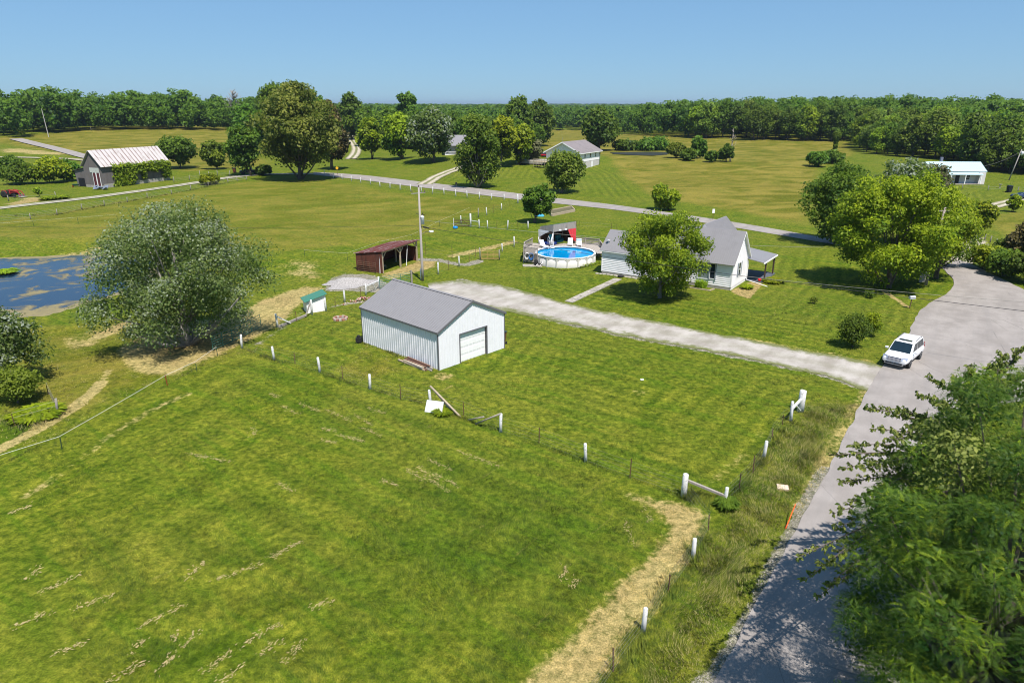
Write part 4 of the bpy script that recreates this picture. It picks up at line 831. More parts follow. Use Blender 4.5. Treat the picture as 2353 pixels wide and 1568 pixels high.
def leafy(name, label, cat, p, rx, n, mat, up, seed, h=.5, asp=.3):      # arching strap leaves from one crown of roots
    r = np.random.default_rng(seed); a = r.uniform(0, P2, n); rr = rx*np.sqrt(r.uniform(0, 1, n))*.45; b = a+r.normal(0, .4, n); L = rx*r.uniform(.5, 1, n)*.6; H_ = h*r.uniform(.5, 1.1, n); w = asp*L*.5
    x0, y0 = np.cos(a)*rr, np.sin(a)*rr; dx, dy = np.cos(b), np.sin(b); V = []
    for t, hh_, ww in ((0, 0, .3), (.5, 1, 1), (1, .75 if not up else 1.5, .1)):
        V.append(np.c_[x0+dx*L*t*(1 if not up else .35)-dy*w*ww, y0+dy*L*t*(1 if not up else .35)+dx*w*ww, H_*hh_*.8]); V.append(np.c_[x0+dx*L*t*(1 if not up else .35)+dy*w*ww, y0+dy*L*t*(1 if not up else .35)-dx*w*ww, H_*hh_*.8])
    V = np.stack(V, 1); q = (np.arange(n)[:, None]*6)[:, :, None]+np.array([[0, 1, 3, 2], [2, 3, 5, 4]])[None]
    o = link(name, npmesh(name, V.reshape(-1, 3), q.reshape(-1, 4), GREENS[mat], fattrs={'tint': np.repeat(r.uniform(.3, 1, n), 2)})); o.location = p; return tag(o, label, cat)
leafy('hosta_plant', 'leafy hosta in the bare bed at the right end of the farmhouse', 'plant', fl(1.3, 1.9), 1.0, 240, 'lime', False, 1)
leafy('hosta_bed', 'row of variegated hostas in front of the side porch', 'plant', fl(3.0, 6.6), 1.6, 420, 'lime', False, 2)
leafy('iris_clump', 'tall upright iris leaves against the front farmhouse wall', 'plant', fl(-3.2, -.75), 1.4, 420, 'maple', True, 3, .75, .12)
mb = MB(); mb.bar(fl(-4.9, -1.3, .06), fl(-1.9, -1.5, .06), .14, .12); mb.bar(fl(-1.9, -1.5, .06), fl(-1.7, -.5, .06), .14, .12); tag(mb.obj('bed_edging', M_WOODL), 'timber edging round the iris bed', 'garden edging')
mb = MB(); mb.lathe([(.16, 0), (.2, .36), (.19, .36), (.15, .03)], 14); tag(mb.obj('red_bucket', paint('red_plastic', (.55, .01, .02), .5), None, True), 'red bucket at the front corner of the side porch', 'bucket').location = fl(1.55, 5.9, .05)
mb = MB(); mb.lathe([(.30, 0), (.38, .1), (.38, .2), (.26, .26)], 16); tag(mb.obj('black_pan', M_DARK, None, True), 'black round pan on the ground where the concrete walk meets the house', 'tub').location = fl(-13.5, -.6)
mb = MB(); rr = random.Random(5)
for i in range(12): c = fl(-17+i*.5, -.3+rr.uniform(-.15, .15)); mb.lathe([(.02, 0), (.26, .02), (.22, .08), (.02, .1)], 6, c)
tag(mb.obj('stepping_stones', M_CONC), 'pale flat stones along the foot of the farmhouse wing', 'stones')

# ---- pool, deck, cabana
PC = Vector((7.35, 92.9, float(hz(7.35, 92.9))-.02)); PR = 4.12; PHH = 1.32
e = empty('swimming_pool', PC, 0, 'round above-ground pool with white rim and bright blue water', 'swimming pool')
M_PWALL = paint('pool_wall', (.60, .585, .54), .5, .05, 2); n = 18
ang = [P2*(k+.5)/n for k in range(n)]
mb = MB(); mb.lathe([(PR, 0), (PR, PHH-.02), (PR-.06, PHH-.02), (PR-.06, .0)], 72, cap=False); mb.obj('wall', M_PWALL, e, True)
mb = MB()
for k in range(n):
    a, b = ang[k], ang[(k+1) % n]
    pts = [((PR+.10)*math.cos(a), (PR+.10)*math.sin(a), PHH), ((PR+.10)*math.cos(b), (PR+.10)*math.sin(b), PHH), ((PR-.16)*math.cos(b), (PR-.16)*math.sin(b), PHH), ((PR-.16)*math.cos(a), (PR-.16)*math.sin(a), PHH)]
    mb.slab(pts, .05, (0, 0, 1))
mb.obj('rim', M_WHITE, e)
for k in range(n):
    a = ang[k]; m = Matrix.Rotation(a, 4, 'Z'); mb = MB(); mb.box(PR+.005, PR+.08, -.075, .075, 0, PHH, m); mb.obj('rib', M_PWALL, e)
mb = MB()                                                  # arched top band between the ribs
for k in range(n):
    a0, a1 = ang[k]+.02, ang[(k+1) % n]-.02+(P2 if k == n-1 else 0); N_ = 10
    for j in range(N_):
        t0, t1 = j/N_, (j+1)/N_; z0 = PHH-.12-.28*(2*t0-1)**2; z1 = PHH-.12-.28*(2*t1-1)**2; u, v = a0+(a1-a0)*t0, a0+(a1-a0)*t1; r_ = PR+.025
        mb.add([(r_*math.cos(u), r_*math.sin(u), z0), (r_*math.cos(v), r_*math.sin(v), z1), (r_*math.cos(v), r_*math.sin(v), PHH), (r_*math.cos(u), r_*math.sin(u), PHH)], [(0, 1, 2, 3)])
mb.obj('wall_band', M_PWALL, e)
t = NT('pool_water'); p = t.objc(); ww_ = t.noise(p, 2.5, 3); t.fin(t.mix(t.ramp(t.noise(p, .5, 2), .3, .7), (.0, .20, .46), (.0, .29, .58)), .06); t.b.inputs['Specular IOR Level'].default_value = .6; t.bump(ww_, .12, .05)
mb = MB(); mb.lathe([(.001, PHH-.2), (PR-.07, PHH-.2)], 72, cap=False); mb.obj('water', t.m, e)
mb = MB()
for s in (-.27, .27):
    mb.tube([(s, .5, 0), (s, .45, .9), (s, .1, 1.0), (s, -.25, .3), (s, -.8, -1.)], .028, 8)
    mb.tube([(s, .5, 0), (s, .62, 1.15), (s, .3, 1.5), (s, -.05, 1.1)], .025, 8)
for i in range(3): mb.box(-.27, .27, -.45-i*.2, -.25-i*.2, .2-i*.28, .24-i*.28)
la = mb.obj('pool_ladder', M_WHITE, None, True); la.location = (PC.x-1.75, PC.y+PR-.15, PC.z+PHH); la.rotation_euler = (0, 0, .35); tag(la, 'white A-frame ladder over the back rim of the pool', 'ladder')


# deck wrapping the back of the pool
DZ = PHH-.12
e = empty('pool_deck', PC, 0, 'weathered grey timber deck wrapped round the back of the pool', 'deck')
mb = MB(); NB = 52; r2 = PR+.12
for i in range(NB):
    x0 = -5.6+i*(11.0/NB); x1 = x0+11.0/NB-.012; xm = (x0+x1)/2; yb = 7.2 if xm > -4.5 else 6.2
    ya = math.sqrt(max(0, r2*r2-min(abs(x0), abs(x1))**2)) if min(abs(x0), abs(x1)) < r2 else (-.6 if xm > 0 else -1.2)
    if xm < -4.2: ya = -.5
    if xm > 4.3: ya = -.2
    mb.box(x0, x1, ya, yb, DZ, DZ+.04)
mb.obj('deck_boards', M_DECK, e)
mb = MB()
for x, y in ((-5.5, -.4), (-5.5, 3), (-5.5, 6), (5.3, 0), (5.3, 3.5), (5.3, 7), (0, 7), (-2.8, 7), (2.8, 7), (-4.4, -.4)): mb.box(x-.06, x+.06, y-.06, y+.06, -.2, DZ-.002)
mb.box(-5.6, -5.52, -.5, 6.2, DZ-.2, DZ-.005); mb.box(-5.5, 5.3, 7.1, 7.17, DZ-.2, DZ-.005)
mb.obj('deck_frame', M_WOODG, e)
def rail(name, pts, hgt_, label, solid):
    e = empty(name, (0, 0, 0), 0, label, 'railing'); mb = MB()
    for p in pts: mb.box(p.x-.06, p.x+.06, p.y-.06, p.y+.06, p.z-.3, p.z+hgt_+.08)
    mb.obj('post', M_WOODG, e); mb = MB()
    for a, b in zip(pts[:-1], pts[1:]):
        mb.bar(a+Vector((0, 0, hgt_)), b+Vector((0, 0, hgt_)), .14, .05); mb.bar(a+Vector((0, 0, .15)), b+Vector((0, 0, .15)), .06, .1)
        if solid == 'board':
            for f in (.38, .62, .85): mb.bar(a+Vector((0, 0, hgt_*f)), b+Vector((0, 0, hgt_*f)), .03, .13)
        else:
            L_ = (b-a).length; k = int(L_/.16); dd = (b-a)/L_; h_ = hgt_-.1
            for i in range(-int(h_/.16), k):
                for sg in (0, 1):
                    s0, s1 = i*.16, i*.16+h_; c0, c1 = max(s0, 0), min(s1, L_)
                    if c1 <= c0: continue
                    za, zb = (c0-s0), (c1-s0)
                    if sg: za, zb = h_-za, h_-zb
                    off_ = Vector((-dd.y, dd.x, 0))*(.012 if sg else -.012); mb.bar(a+dd*c0+Vector((0, 0, .05+za))+off_, a+dd*c1+Vector((0, 0, .05+zb))+off_, .018, .035)
    mb.obj('rails', M_WOODG, e); return e
dk = lambda x, y, z=0: Vector((PC.x+x, PC.y+y, PC.z+DZ+.04+z))
rail('deck_rail', [dk(1.6, 7.1), dk(3.4, 6.6), dk(5.3, 5.6)], .9, 'grey board railing along the back right side of the pool deck', 'board')
rail('lattice_rail', [dk(5.35, 4.8, -.9), dk(5.6, 1.6, -1.1)], 1.7, 'brownish lattice screen between the pool and the farmhouse', 'lat')
rail('lattice_rail', [dk(-5.75, -.6, -1.1), dk(-3.9, -1.6, -1.1)], 2.1, 'lattice screen left of the pool with hoses hanging on it', 'lat')
rail('deck_rail', [dk(-5.7, -.4), dk(-5.6, 3), dk(-4.4, 6.0)], .95, 'grey board railing along the left side of the deck by the cabana', 'board')
for nm, x, col, lb in (('hose_coil', -5.3, (.62, .62, .60), 'white coiled hose hanging on the lattice screen'), ('hose_coil', -4.75, (.01, .12, .36), 'blue coiled hose hanging on the lattice screen')):
    mb = MB(); a = dk(x, -.6-(x+5.75)*.54-.12, -.1)
    for q in range(4): mb.tube([a+Vector((math.cos(u)*(.27+.02*q), -.02*q-.03, math.sin(u)*(.36+.03*q)-.04*q)) for u in np.linspace(0, P2, 17)], .03, 6, False)
    tag(mb.obj(nm, paint('hose%.2f' % col[0], col, .5), None, True), lb, 'hose')
mb = MB(); a = at(1200, 605); a = Vector((PC.x-4.6, PC.y-2.3, float(hz(PC.x-4.6, PC.y-2.3)))); mb.slab([a+Vector((-1.3, -.7, 0)), a+Vector((1.3, -.9, 0)), a+Vector((1.2, .5, 0)), a+Vector((-1.3, .5, 0))], .1, (0, 0, 1)); tag(mb.obj('pump_pad', M_CONC), 'pale slab under the pool pump left of the pool', 'slab')
e = empty('pool_pump', a+Vector((.5, -.1, .1)), 0, 'black pump and filter tank on the slab left of the pool', 'pump'); MB().lathe([(.2, 0), (.24, .1), (.24, .6), (.12, .78), (.04, .8)], 14).obj('filter_tank', M_DARK, e, True); MB().tube([(.3, -.1, .15), (.75, -.1, .15)], .12, 10).obj('motor', M_DARK, e, True); MB().tube([(.2, -.25, .2), (.0, -.5, .1), (.5, -.6, .08), (.8, -.3, .3), (.9, .2, .9)], .035, 6).obj('hose', M_WHITE, e, True)
# cabana
C0 = dk(-1.45, 3.9+.55); cr = Vector((.80, .60, 0)); cl = Vector((-.66, .75, 0)); LR, LL = 4.3, 2.7
e = empty('cabana', C0, 0, 'grey timber cabana with white and red curtains behind the pool', 'cabana')
z = lambda h: Vector((0, 0, h)); q0, qr, ql = Vector((0, 0, 0)), cr*LR, cl*LL; qb = qr+ql; drop = -.55
mb = MB(); zt = {0: 3.15, 1: 3.15, 2: 3.15+drop, 3: 3.15+drop}
mb.slab([q0+z(3.13), qr+z(3.2), qb+z(2.6), ql+z(2.55)], .06, (0, 0, 1)); mb.obj('roof', paint('green_roofing', (.06, .14, .10), .8, .2), e)
mb = MB(); mb.slab([q0+z(2.12), qr+z(2.2), qr+z(3.2), q0+z(3.13)], .05, (.6, -.8, 0)); mb.slab([q0+z(2.12), q0+z(3.13), ql+z(2.58), ql+z(2.15)], .05, (-.75, -.66, 0)); mb.obj('fascia', M_WOODG, e)
mb = MB()
for q in (q0, qr, ql, qb): mb.box(q.x-.07, q.x+.07, q.y-.07, q.y+.07, -.1, 2.5)
mb.obj('post', M_WOODG, e)
mb = MB(); mb.slab([ql, qb, qb+z(2.6), ql+z(2.5)], .05, (.6, -.8, 0)); mb.slab([qr*.999, qb, qb+z(2.6), qr+z(3.1)], .05, (.75, .66, 0)); mb.obj('back_wall', paint('brown_board', (.105, .055, .035), .9, .25, 3, None, 1, 0, 0, 0, (1, 1, .2)), e)
def curtain(name, a, b, top, tie, col, label, bot=None):
    mb = MB(); n = 14; m_ = 8; V = []
    for j in range(m_):
        s = j/(m_-1)
        for i in range(n):
            u = i/(n-1); w = (1-s)**1.0*1+.08 if s < .8 else .12; p = a.lerp(b, u) if s == 0 else tie.lerp(a.lerp(b, u), max(.06, 1-s**.9*1.02)); zz_ = top*(1-s)+(tie.z)*s+(-.12*math.sin(u*3.14)*math.sin(s*3.14)); k_ = .05*math.sin(u*22); V.append((p.x+k_*.6, p.y-k_*.8-.12, zz_))
    F = [(j*n+i, j*n+i+1, (j+1)*n+i+1, (j+1)*n+i) for j in range(m_-1) for i in range(n-1)]
    mb.add(V, F); t_ = tie+Vector((0, -.12, 0)); mb.tube([t_+z(.05), t_+Vector((.05, 0, -.35)), t_+Vector((.1, 0, -.8 if bot is None else bot))], [.06, .09, .12], 7); return mb.obj(name, paint(name+'_cloth', col, .85, .1), e, True)
curtain('curtain', ql*1.15, ql*.25, 2.15, ql*1.12+z(.95), (.74, .72, .74), '')
mb = MB(); mb.tube([q0+z(2.1), q0+Vector((-.1, -.1, 1.5)), q0+Vector((-.25, -.15, .9)), q0+Vector((-.35, -.2, .3))], [.04, .10, .13, .1], 8); mb.obj('tied_curtain', M_WHITE, e, True)
mb = MB(); n = 12; V = []
for j in range(9):
    s = j/8
    for i in range(n): u = i/(n-1); p = qr*(.66+.34*u) if s < .01 else qr*(1-(1-u)*.34*(1-s)**.6-.02*(1-u)); V.append((p.x+.04*math.sin(u*20), p.y-.12-.05*math.sin(u*20), 2.25-1.9*s))
mb.add(V, [(j*n+i, j*n+i+1, (j+1)*n+i+1, (j+1)*n+i) for j in range(8) for i in range(n-1)]); mb.obj('red_curtain', paint('red_cloth', (.62, .05, .06), .8, .1), e, True)
mb = MB(); 
for s in (.3, .55): p = qr*s; mb.box(p.x-.16, p.x+.16, p.y-.20, p.y-.10, 2.2, 2.38)
mb.obj('floodlight', M_WHITE, e)
# things in and around the cabana
def lounger(p, rz_, label):
    e = empty('sun_lounger', p, rz_, label, 'sun lounger', 'white pool loungers'); w = .33
    mb = MB()
    for s in (-w, w): mb.bar((s, -1.25, .30), (s, .15, .32), .05, .05); mb.bar((s, .15, .32), (s*.95, .75, .95), .05, .05)
    for y in (-1.1, .05):
        for s in (-w, w): mb.bar((s, y, .3), (s*1.05, y-.05, 0), .04, .04)
    mb.obj('frame', M_WHITE, e); mb = MB()
    for i in range(9): mb.box(-w, w, -1.2+i*.15, -1.2+i*.15+.12, .325, .345)
    for i in range(6): t0, t1 = i/6, i/6+.13; mb.slab([(-w, .15+.6*t0, .34+.63*t0), (w, .15+.6*t0, .34+.63*t0), (w, .15+.6*t1, .34+.63*t1), (-w, .15+.6*t1, .34+.63*t1)], .02)
    mb.obj('slats', M_WHITE, e); mb = MB(); mb.slab([(-w, .50, .73), (w, .50, .73), (w, .58, .81), (-w, .58, .81)], .03); mb.obj('blue_stripe', paint('blue_strap', (.05, .25, .50), .6), e); return e
lounger(dk(1.1, 5.4), -.1, 'white sun lounger on the deck nearest the red curtain'); lounger(dk(2.35, 5.0), -.05, 'white sun lounger on the deck nearest the board railing'); lounger(dk(-2.9, 3.9), .35, 'white sun lounger left of the cabana post')
mb = MB(); mb.box(-.5, .5, -.3, .3, .15, .5); mb.box(-.5, .5, .2, .32, .5, 1.15); mb.box(-.6, -.5, -.3, .3, .15, .7); mb.box(.5, .6, -.3, .3, .15, .7); o = mb.obj('teal_sofa', paint('teal_cloth', (.01, .13, .15), .8, .2), None, bevel=.03); o.location = C0+qr*.62+ql*.6; o.rotation_euler = (0, 0, math.atan2(cr.y, cr.x)); tag(o, 'teal sofa inside the right half of the cabana', 'sofa')
mb = MB(); mb.box(-.3, .3, -.04, .04, .1, 1.5); o = mb.obj('teal_board', paint('teal_paint', (.02, .22, .25), .6, .2)); o.location = C0+qr*.18+ql*.5; o.rotation_euler = (0, 0, .5); tag(o, 'teal upright board beside the cabana corner post', 'board')
mb = MB(); mb.lathe([(.9, .0), (.95, .1), (.95, .42), (.85, .45)], 22); o = mb.obj('blue_wading_pool', paint('deep_blue_plastic', (.01, .03, .16), .5), None, True); o.location = C0+ql*.7+cr*1.0-ql*.1; tag(o, 'dark blue round tub inside the left half of the cabana', 'tub')
mb = MB(); mb.lathe([(.28, .0), (.3, .8), (.28, .82)], 12); o = mb.obj('grey_barrel', paint('grey_barrel', (.35, .34, .33), .7), None, True); o.location = dk(-1.6, 4.3-.1); tag(o, 'grey barrel behind the pool ladder', 'barrel')
tag(link('pool_weeds', npmesh('pool_weeds', *(lambda v, ti: (v, np.arange(len(v))))(*leaf_cloud(np.random.default_rng(8), np.array([(9.5+i*.45, 89.4+.33*i, -.55, .45) for i in range(6)]), 900, .09)), GREENS['maple'], fattrs={'tint': np.full(900, .6)})), 'leafy weeds along the right side of the pool wall', 'weeds', kind='stuff')
e = empty('garden_gate', at(1383, 622), .3, 'small black wire gate between the pool and the farmhouse', 'gate'); mb = MB(); mb.box(-.04, .04, -.04, .04, -.1, 1.5); mb.box(.5, .58, -.04, .04, -.1, 1.5); mb.obj('post', M_DARK, e); mb = MB()
for i in range(7): mb.box(.04, .5, -.01, .01, .1+i*.2, .13+i*.2)
for i in range(5): mb.box(.08+i*.09, .1+i*.09, -.01, .01, .1, 1.32)
mb.obj('mesh', M_DARK, e)
# ---- open rusty run-in shed
Pn = at(880, 628); Pl = at(812, 621); Pf = at(962, 598)
d = (Pf-Pn).xy.normalized(); rz = math.atan2(d.y, d.x)    # local x along the open front, y away to the left wall back
e = empty('run_in_shed', Pn, rz, 'low open-fronted shed with a rusty red roof and brown plank end', 'shed')
LX, LY = 8.3, 4.0; HF, HB = 2.75, 2.25
M_RED = paint('red_boards', (.115, .040, .024), .9, .3, 3, (.05, .03, .022), 2, .6, .3, 0, (1, 1, .15)); M_RUST = paint('rusty_roof', (.155, .050, .042), .75, .3, 1.5, (.42, .38, .36), 1.1, .75, 0, 0, (.4, 1.6, 1))
mb = MB(); mb.slab([(0, 0, -.2), (0, LY, -.2), (0, LY, HB), (0, 0, HF)], .06, (-1, 0, 0)); mb.box(0, LX, LY-.06, LY, -.2, HB); mb.slab([(LX, .2, -.2), (LX, LY, -.2), (LX, LY, HB), (LX, .2, 1.9)], .06, (1, 0, 0))
for k in range(22): mb.box(-.085, -.062, .02+k*LY/22, .02+k*LY/22+.15, -.1, HF-(HF-HB)*k/22-.08)
mb.obj('wall', M_RED, e)
mb = MB(); mb.slab([(-.2, -.35, HF+.09), (LX+.2, -.35, HF+.09), (LX+.2, LY+.3, HB-.02), (-.2, LY+.3, HB-.02)], .05, (0, 0, 1)); roof = mb.obj('roof', M_RUST, e)
mb = MB()
for k in range(30): x = -.15+k*(LX+.3)/29; mb.slab([(x, -.35, HF+.14), (x+.04, -.35, HF+.14), (x+.04, LY+.3, HB+.03), (x, LY+.3, HB+.03)], .02, (0, 0, 1))
mb.obj('roof_ribs', M_RUST, roof)
for x in (.05, 4.1, LX-.1):
    mb = MB(); mb.box(x-.09, x+.09, -.05, .12, -.2, HF-.16); mb.obj('post', M_WOODL, e)
mb = MB(); mb.box(-.05, LX+.1, -.05, .08, HF-.16, HF+.06)
for x, s in ((.05, 1), (4.1, 1), (4.1, -1), (LX-.1, -1)): mb.bar((x, .03, HF-.95), (x+s*.75, .03, HF-.2), .09, .12)
for x in (2.2, 6.3): mb.box(x-.08, x+.08, 2.1, 2.25, 0, 2.4)
mb.obj('beam', M_WOODL, e)
def tubegate(name, a, b, h, mat, label, n=6, xs=3, group=None):
    e = empty(name, a, 0, label, 'gate', group); v = b-a; mb = MB(); r_ = .025
    for i in range(n): zz_ = .15+(h-.15)*i/(n-1); mb.tube([(0, 0, zz_), (v.x, v.y, v.z+zz_)], r_, 6)
    mb.obj('rails', mat, e)
    for i in range(xs+1): t = i/xs; MB().tube([(v.x*t, v.y*t, v.z*t+.15), (v.x*t, v.y*t, v.z*t+h)], r_*1.1, 6).obj('upright', mat, e)
    return e
lm = lambda x, y: (Matrix.Translation(Pn) @ Matrix.Rotation(rz, 4, 'Z') @ Vector((x, y, 0)))
tubegate('tube_gate', lm(-.35, .8), lm(-.3, 3.6), 1.35, M_STEEL, 'rusty tube gate leaning on the red end of the open shed')
mb = MB(); mb.bar((0, 0, 0), (.15, 0, 2.3), .09, .04); o = mb.obj('leaning_board', M_WHITE); o.location = lm(-.16, .35); o.rotation_euler = (0, 0, rz); tag(o, 'pale board leaning on the red end wall of the open shed', 'board')
mb = MB(); mb.bar(lm(5.0, -.3), lm(5.9, .0)+Vector((0, 0, 2.5)), .05, .05); tag(mb.obj('pipe', M_WHITE), 'thin white pipe propped in the open shed front', 'pipe')
mb = MB(); mb.box(-.3, .3, -.3, .3, .4, .46); mb.box(-.3, .3, .25, .3, .46, 1.1)
for x in (-.27, .27):
    for y in (-.27, .27): mb.box(x-.03, x+.03, y-.03, y+.03, 0, .4)
o = mb.obj('old_chair', M_WOODG); o.location = lm(2.2, 1.5); o.rotation_euler = (0, 0, rz); tag(o, 'old grey chair standing inside the open shed', 'chair')
# ---- little green-roofed shed
Pn = at(722, 719); e = empty('goat_shed', at(706, 715), math.radians(28), 'small white shed with a green sloping roof in the paddock fence', 'shed')
mb = MB(); mb.slab([(-1.0, -.85, -.3), (1.0, -.85, -.3), (1.0, -.85, 1.75), (-1.0, -.85, 1.25)], .05, (0, 1, 0)); mb.slab([(-1.0, .85, -.3), (1.0, .85, -.3), (1.0, .85, 1.75), (-1.0, .85, 1.25)], .05, (0, -1, 0)); mb.box(-1.0, -.96, -.8, .8, -.3, 1.22); mb.box(.96, 1.0, -.8, .8, -.3, 1.72)
ribs(mb, -1, 1, -.85, -.2, lambda x: 1.5+x*.22, .18, .03, .02); mb.obj('wall', M_WHITE, e); e.location = at(724, 712)
mb = MB(); mb.slab([(-1.2, -1.05, 1.2), (1.15, -1.05, 1.83), (1.15, 1.05, 1.83), (-1.2, 1.05, 1.2)], .05, (0, 0, 1)); mb.obj('roof', M_GREENP, e)

# ---- old barn
Pn = at(241, 432); Pq = at(387, 414); d = (Pq-Pn).xy.normalized(); rz = math.atan2(d.y, d.x)
e = empty('old_barn', Pn, rz, 'old grey plank barn with streaked white tin roof and ivy on its long wall', 'barn')
M_BARN = paint('barn_boards', (.155, .14, .135), .95, .35, 3, (.10, .085, .08), 1.5, .6, .3, 0, (1, 1, .12))
t = NT('tin_roof'); p = t.objc(); w_ = t.new('ShaderNodeTexWave', {'Vector': p, 'Scale': .262, 'Distortion': .15, 'Detail': 2}, wave_type='BANDS', bands_direction='X').outputs['Fac']
nz_ = t.noise(t.mapp(p, (1.6, .25, .25)), 1, 5, .7); c = t.mix(t.math('MULTIPLY', t.ramp(w_, .80, .97), t.ramp(nz_, .33, .55)), (.50, .47, .45), (.17, .09, .07)); c = t.mix(t.math('MULTIPLY', t.ramp(t.noise(p, .5, 5, .7), .52, .66), .5), c, (.27, .21, .18)); M_TIN = t.fin(c, .55)
LB, WB, HE, HP_ = 20.3, 6.4, 5.4, 9.1
mb = MB(); mb.box(0, LB, 0, .12, -.6, HE); mb.box(0, LB, WB-.12, WB, -.6, HE); gable_wall(mb, 0, .12, WB-.12, -.6, HE, HP_-.15, .1); gable_wall(mb, LB-.1, .12, WB-.12, -.6, HE, HP_-.15, .1)
k = int(LB/.32)
for i in range(k): mb.box(.02+i*.32, .02+i*.32+.045, -.03, -.002, .9, HE-.1)
for i in range(19): mb.box(-.03, -.002, .05+i*.33, .1+i*.33, .3, HE+(HP_-.15-HE)*(1-abs(.05+i*.33-WB/2)/(WB/2))-.2)
mb.obj('wall', M_BARN, e)
mb = MB(); mb.box(-.06, LB+.06, -.07, -.035, -.8, .95); mb.box(-.08, -.035, -.03, WB, -.8, .6); mb.obj('foundation', M_FOUND, e)
mb = MB(); roof_slopes(mb, -.45, LB+.4, WB/2, WB/2+.5, HP_, HE-.3, .07); mb.obj('roof', M_TIN, e)
mb = MB(); mb.box(-.09, -.04, .9, 4.2, 3.7, 4.9); mb.obj('faded_sign', paint('faded_board', (.50, .52, .48), .9, .25, 2, (.25, .25, .24), 2, .5), e)
for y0 in (1.0, 2.3):
    mb = MB(); mb.box(-.10, -.04, y0, y0+.95, .2, 3.6); dr = mb.obj('door', paint('maroon_door', (.10, .025, .03), .8), e); mb = MB()
    for yy_ in (y0-.13, y0+.95): mb.box(-.12, -.04, yy_, yy_+.12, .2, 3.7)
    mb.obj('door_frame', M_WHITE, dr)
mb = MB(); mb.slab([(.1, WB, -.6), (.1, WB+3.2, -.6), (.1, WB+3.6, 3.9), (.1, WB, 4.6)], .12, (1, 0, 0)); mb.slab([(.2, WB+3.3, -.6), (9, WB+3.3, -.6), (9, WB+3.6, 3.8), (.2, WB+3.6, 3.8)], .1, (0, -1, 0)); mb.obj('lean_to_wall', M_BARN, e)
mb = MB(); mb.slab([(-.2, WB-.1, 4.75), (9.4, WB-.1, 4.75), (9.4, WB+4.0, 3.95), (-.2, WB+4.0, 3.95)], .06, (0, 0, 1)); mb.obj('lean_to_roof', M_BARN, e)
mb = MB(); mb.box(.0, .08, WB+.4, WB+2.6, -.2, 2.2); mb.obj('opening_shade_panel', paint('interior_shade_paint', (.012, .014, .016), .9), e)  # near-black panel on the solid wall, painted in place of an opening's inner shade
rr = np.random.default_rng(77); L = [(x, -.25, zc, rr.uniform(.55, .95)) for x in np.arange(3.4, 20.2, .75) for zc in (4.9, 4.2, 3.5)] + [(x, -.3, zc, .8) for x in (3.6, 4.5, 5.4, 6.3, 7.2, 8.1) for zc in (2.8, 2.0, 1.2, .5)] + [(x, -.3, zc, .7) for x in (9, 11.8, 18.6, 19.4, 20) for zc in (2.9, 2.2, 1.5)] + [(20.4, y, z_, .8) for y in (.3, 1.5) for z_ in (4.5, 3.4, 2.2)]
link('ivy', crown_mesh('ivy', rr, np.array(L), 9000, .26, 'maple'), e)
# ---- far white house with walk-out basement
Pn = at(1331, 391); rz = math.atan2(.86, .51)
e = empty('hillside_house', Pn, rz, 'white house with grey shingle roof and block basement on the far lawn', 'house')
LX, WY, Z0, ZE, ZP = 15.2, 11.6, 2.35, 5.2, 8.1      # x runs away along the right wall, y to the left along the gable
mb = MB(); mb.box(0, LX, 0, WY, Z0, ZE); mb.slab([(.0, 0, ZE), (.0, WY, ZE), (.0, WY/2, ZP-.15)], .2, (1, 0, 0)); mb.slab([(LX, 0, ZE), (LX, WY, ZE), (LX, WY/2, ZP-.15)], .2, (-1, 0, 0)); mb.obj('wall', M_SIDING, e)
mb = MB(); mb.box(.05, LX-.05, .05, WY-.05, -.8, Z0-.003); mb.obj('basement', paint('pale_block', (.52, .50, .46), .9, .1, 3, (.4, .33, .24), 1, .4), e)
mb = MB(); roof_slopes(mb, -.75, LX+.5, WY/2, WY/2+.65, ZP, ZE-.3, .12); mb.obj('roof', paint('shingles', (.21, .185, .185), .9, .12, 2, (.13, .12, .12), .5, .5), e)
mb = MB()
for s in (-1, 1): mb.slab([(-.8, WY/2, ZP-.22), (-.8, WY/2+s*(WY/2+.65), ZE-.52), (-.8, WY/2+s*(WY/2+.65), ZE-.2), (-.8, WY/2, ZP+.1)], .04, (1, 0, 0)); mb.box(-.7, LX+.5, WY/2+s*(WY/2+.66)-.03, WY/2+s*(WY/2+.66)+.03, ZE-.45, ZE-.2)
mb.obj('fascia', M_WHITE, e)
for x in (3.6, 7.6, 11.6): window(e, RM(x, 0, 3.35, 0), .75, 1.15, False, True)
window(e, RM(0, 9.2, 3.6, -math.pi/2), 1.5, .9, False, False, glassm=glass('grey_glass', (.25, .29, .30), .3)); mb = MB(); mb.box(8.6, 9.6, -.05, .04, .0, 2.1); mb.obj('basement_door', M_WHITE, e)
mb = MB(); mb.tube([(14.6, -.15, 4.9), (14.6, -.15, 0)], .06, 6); mb.tube([(14.9, -.5, 5.0), (14.6, -.2, 3.8)], .05, 5); mb.obj('vine_pipe', GREENS['wood'], e)
mb = MB(); mb.tube([(-1.5, 5.3, 0), (-1.5, 5.3, 9.6)], .04, 5); mb.obj('antenna_mast', M_WIRE, e)
mb = MB(); mb.box(-3.0, 0, 8.5, 14.5, 2.0, 2.2); mb.obj('deck', M_WOODL, e); mb = MB()
for i in range(7): mb.box(-3.0, -2.92, 8.5+i, 8.58+i, .5, 3.1)
mb.box(-3.05, -2.95, 8.5, 14.5, 3.05, 3.15); mb.box(-3.05, -2.95, 8.5, 14.5, 2.5, 2.6); mb.obj('deck_rail', M_WOODL, e)
hm = lambda x, y, z=0: (Matrix.Translation(Pn) @ Matrix.Rotation(rz, 4, 'Z') @ Vector((x, y, z)))
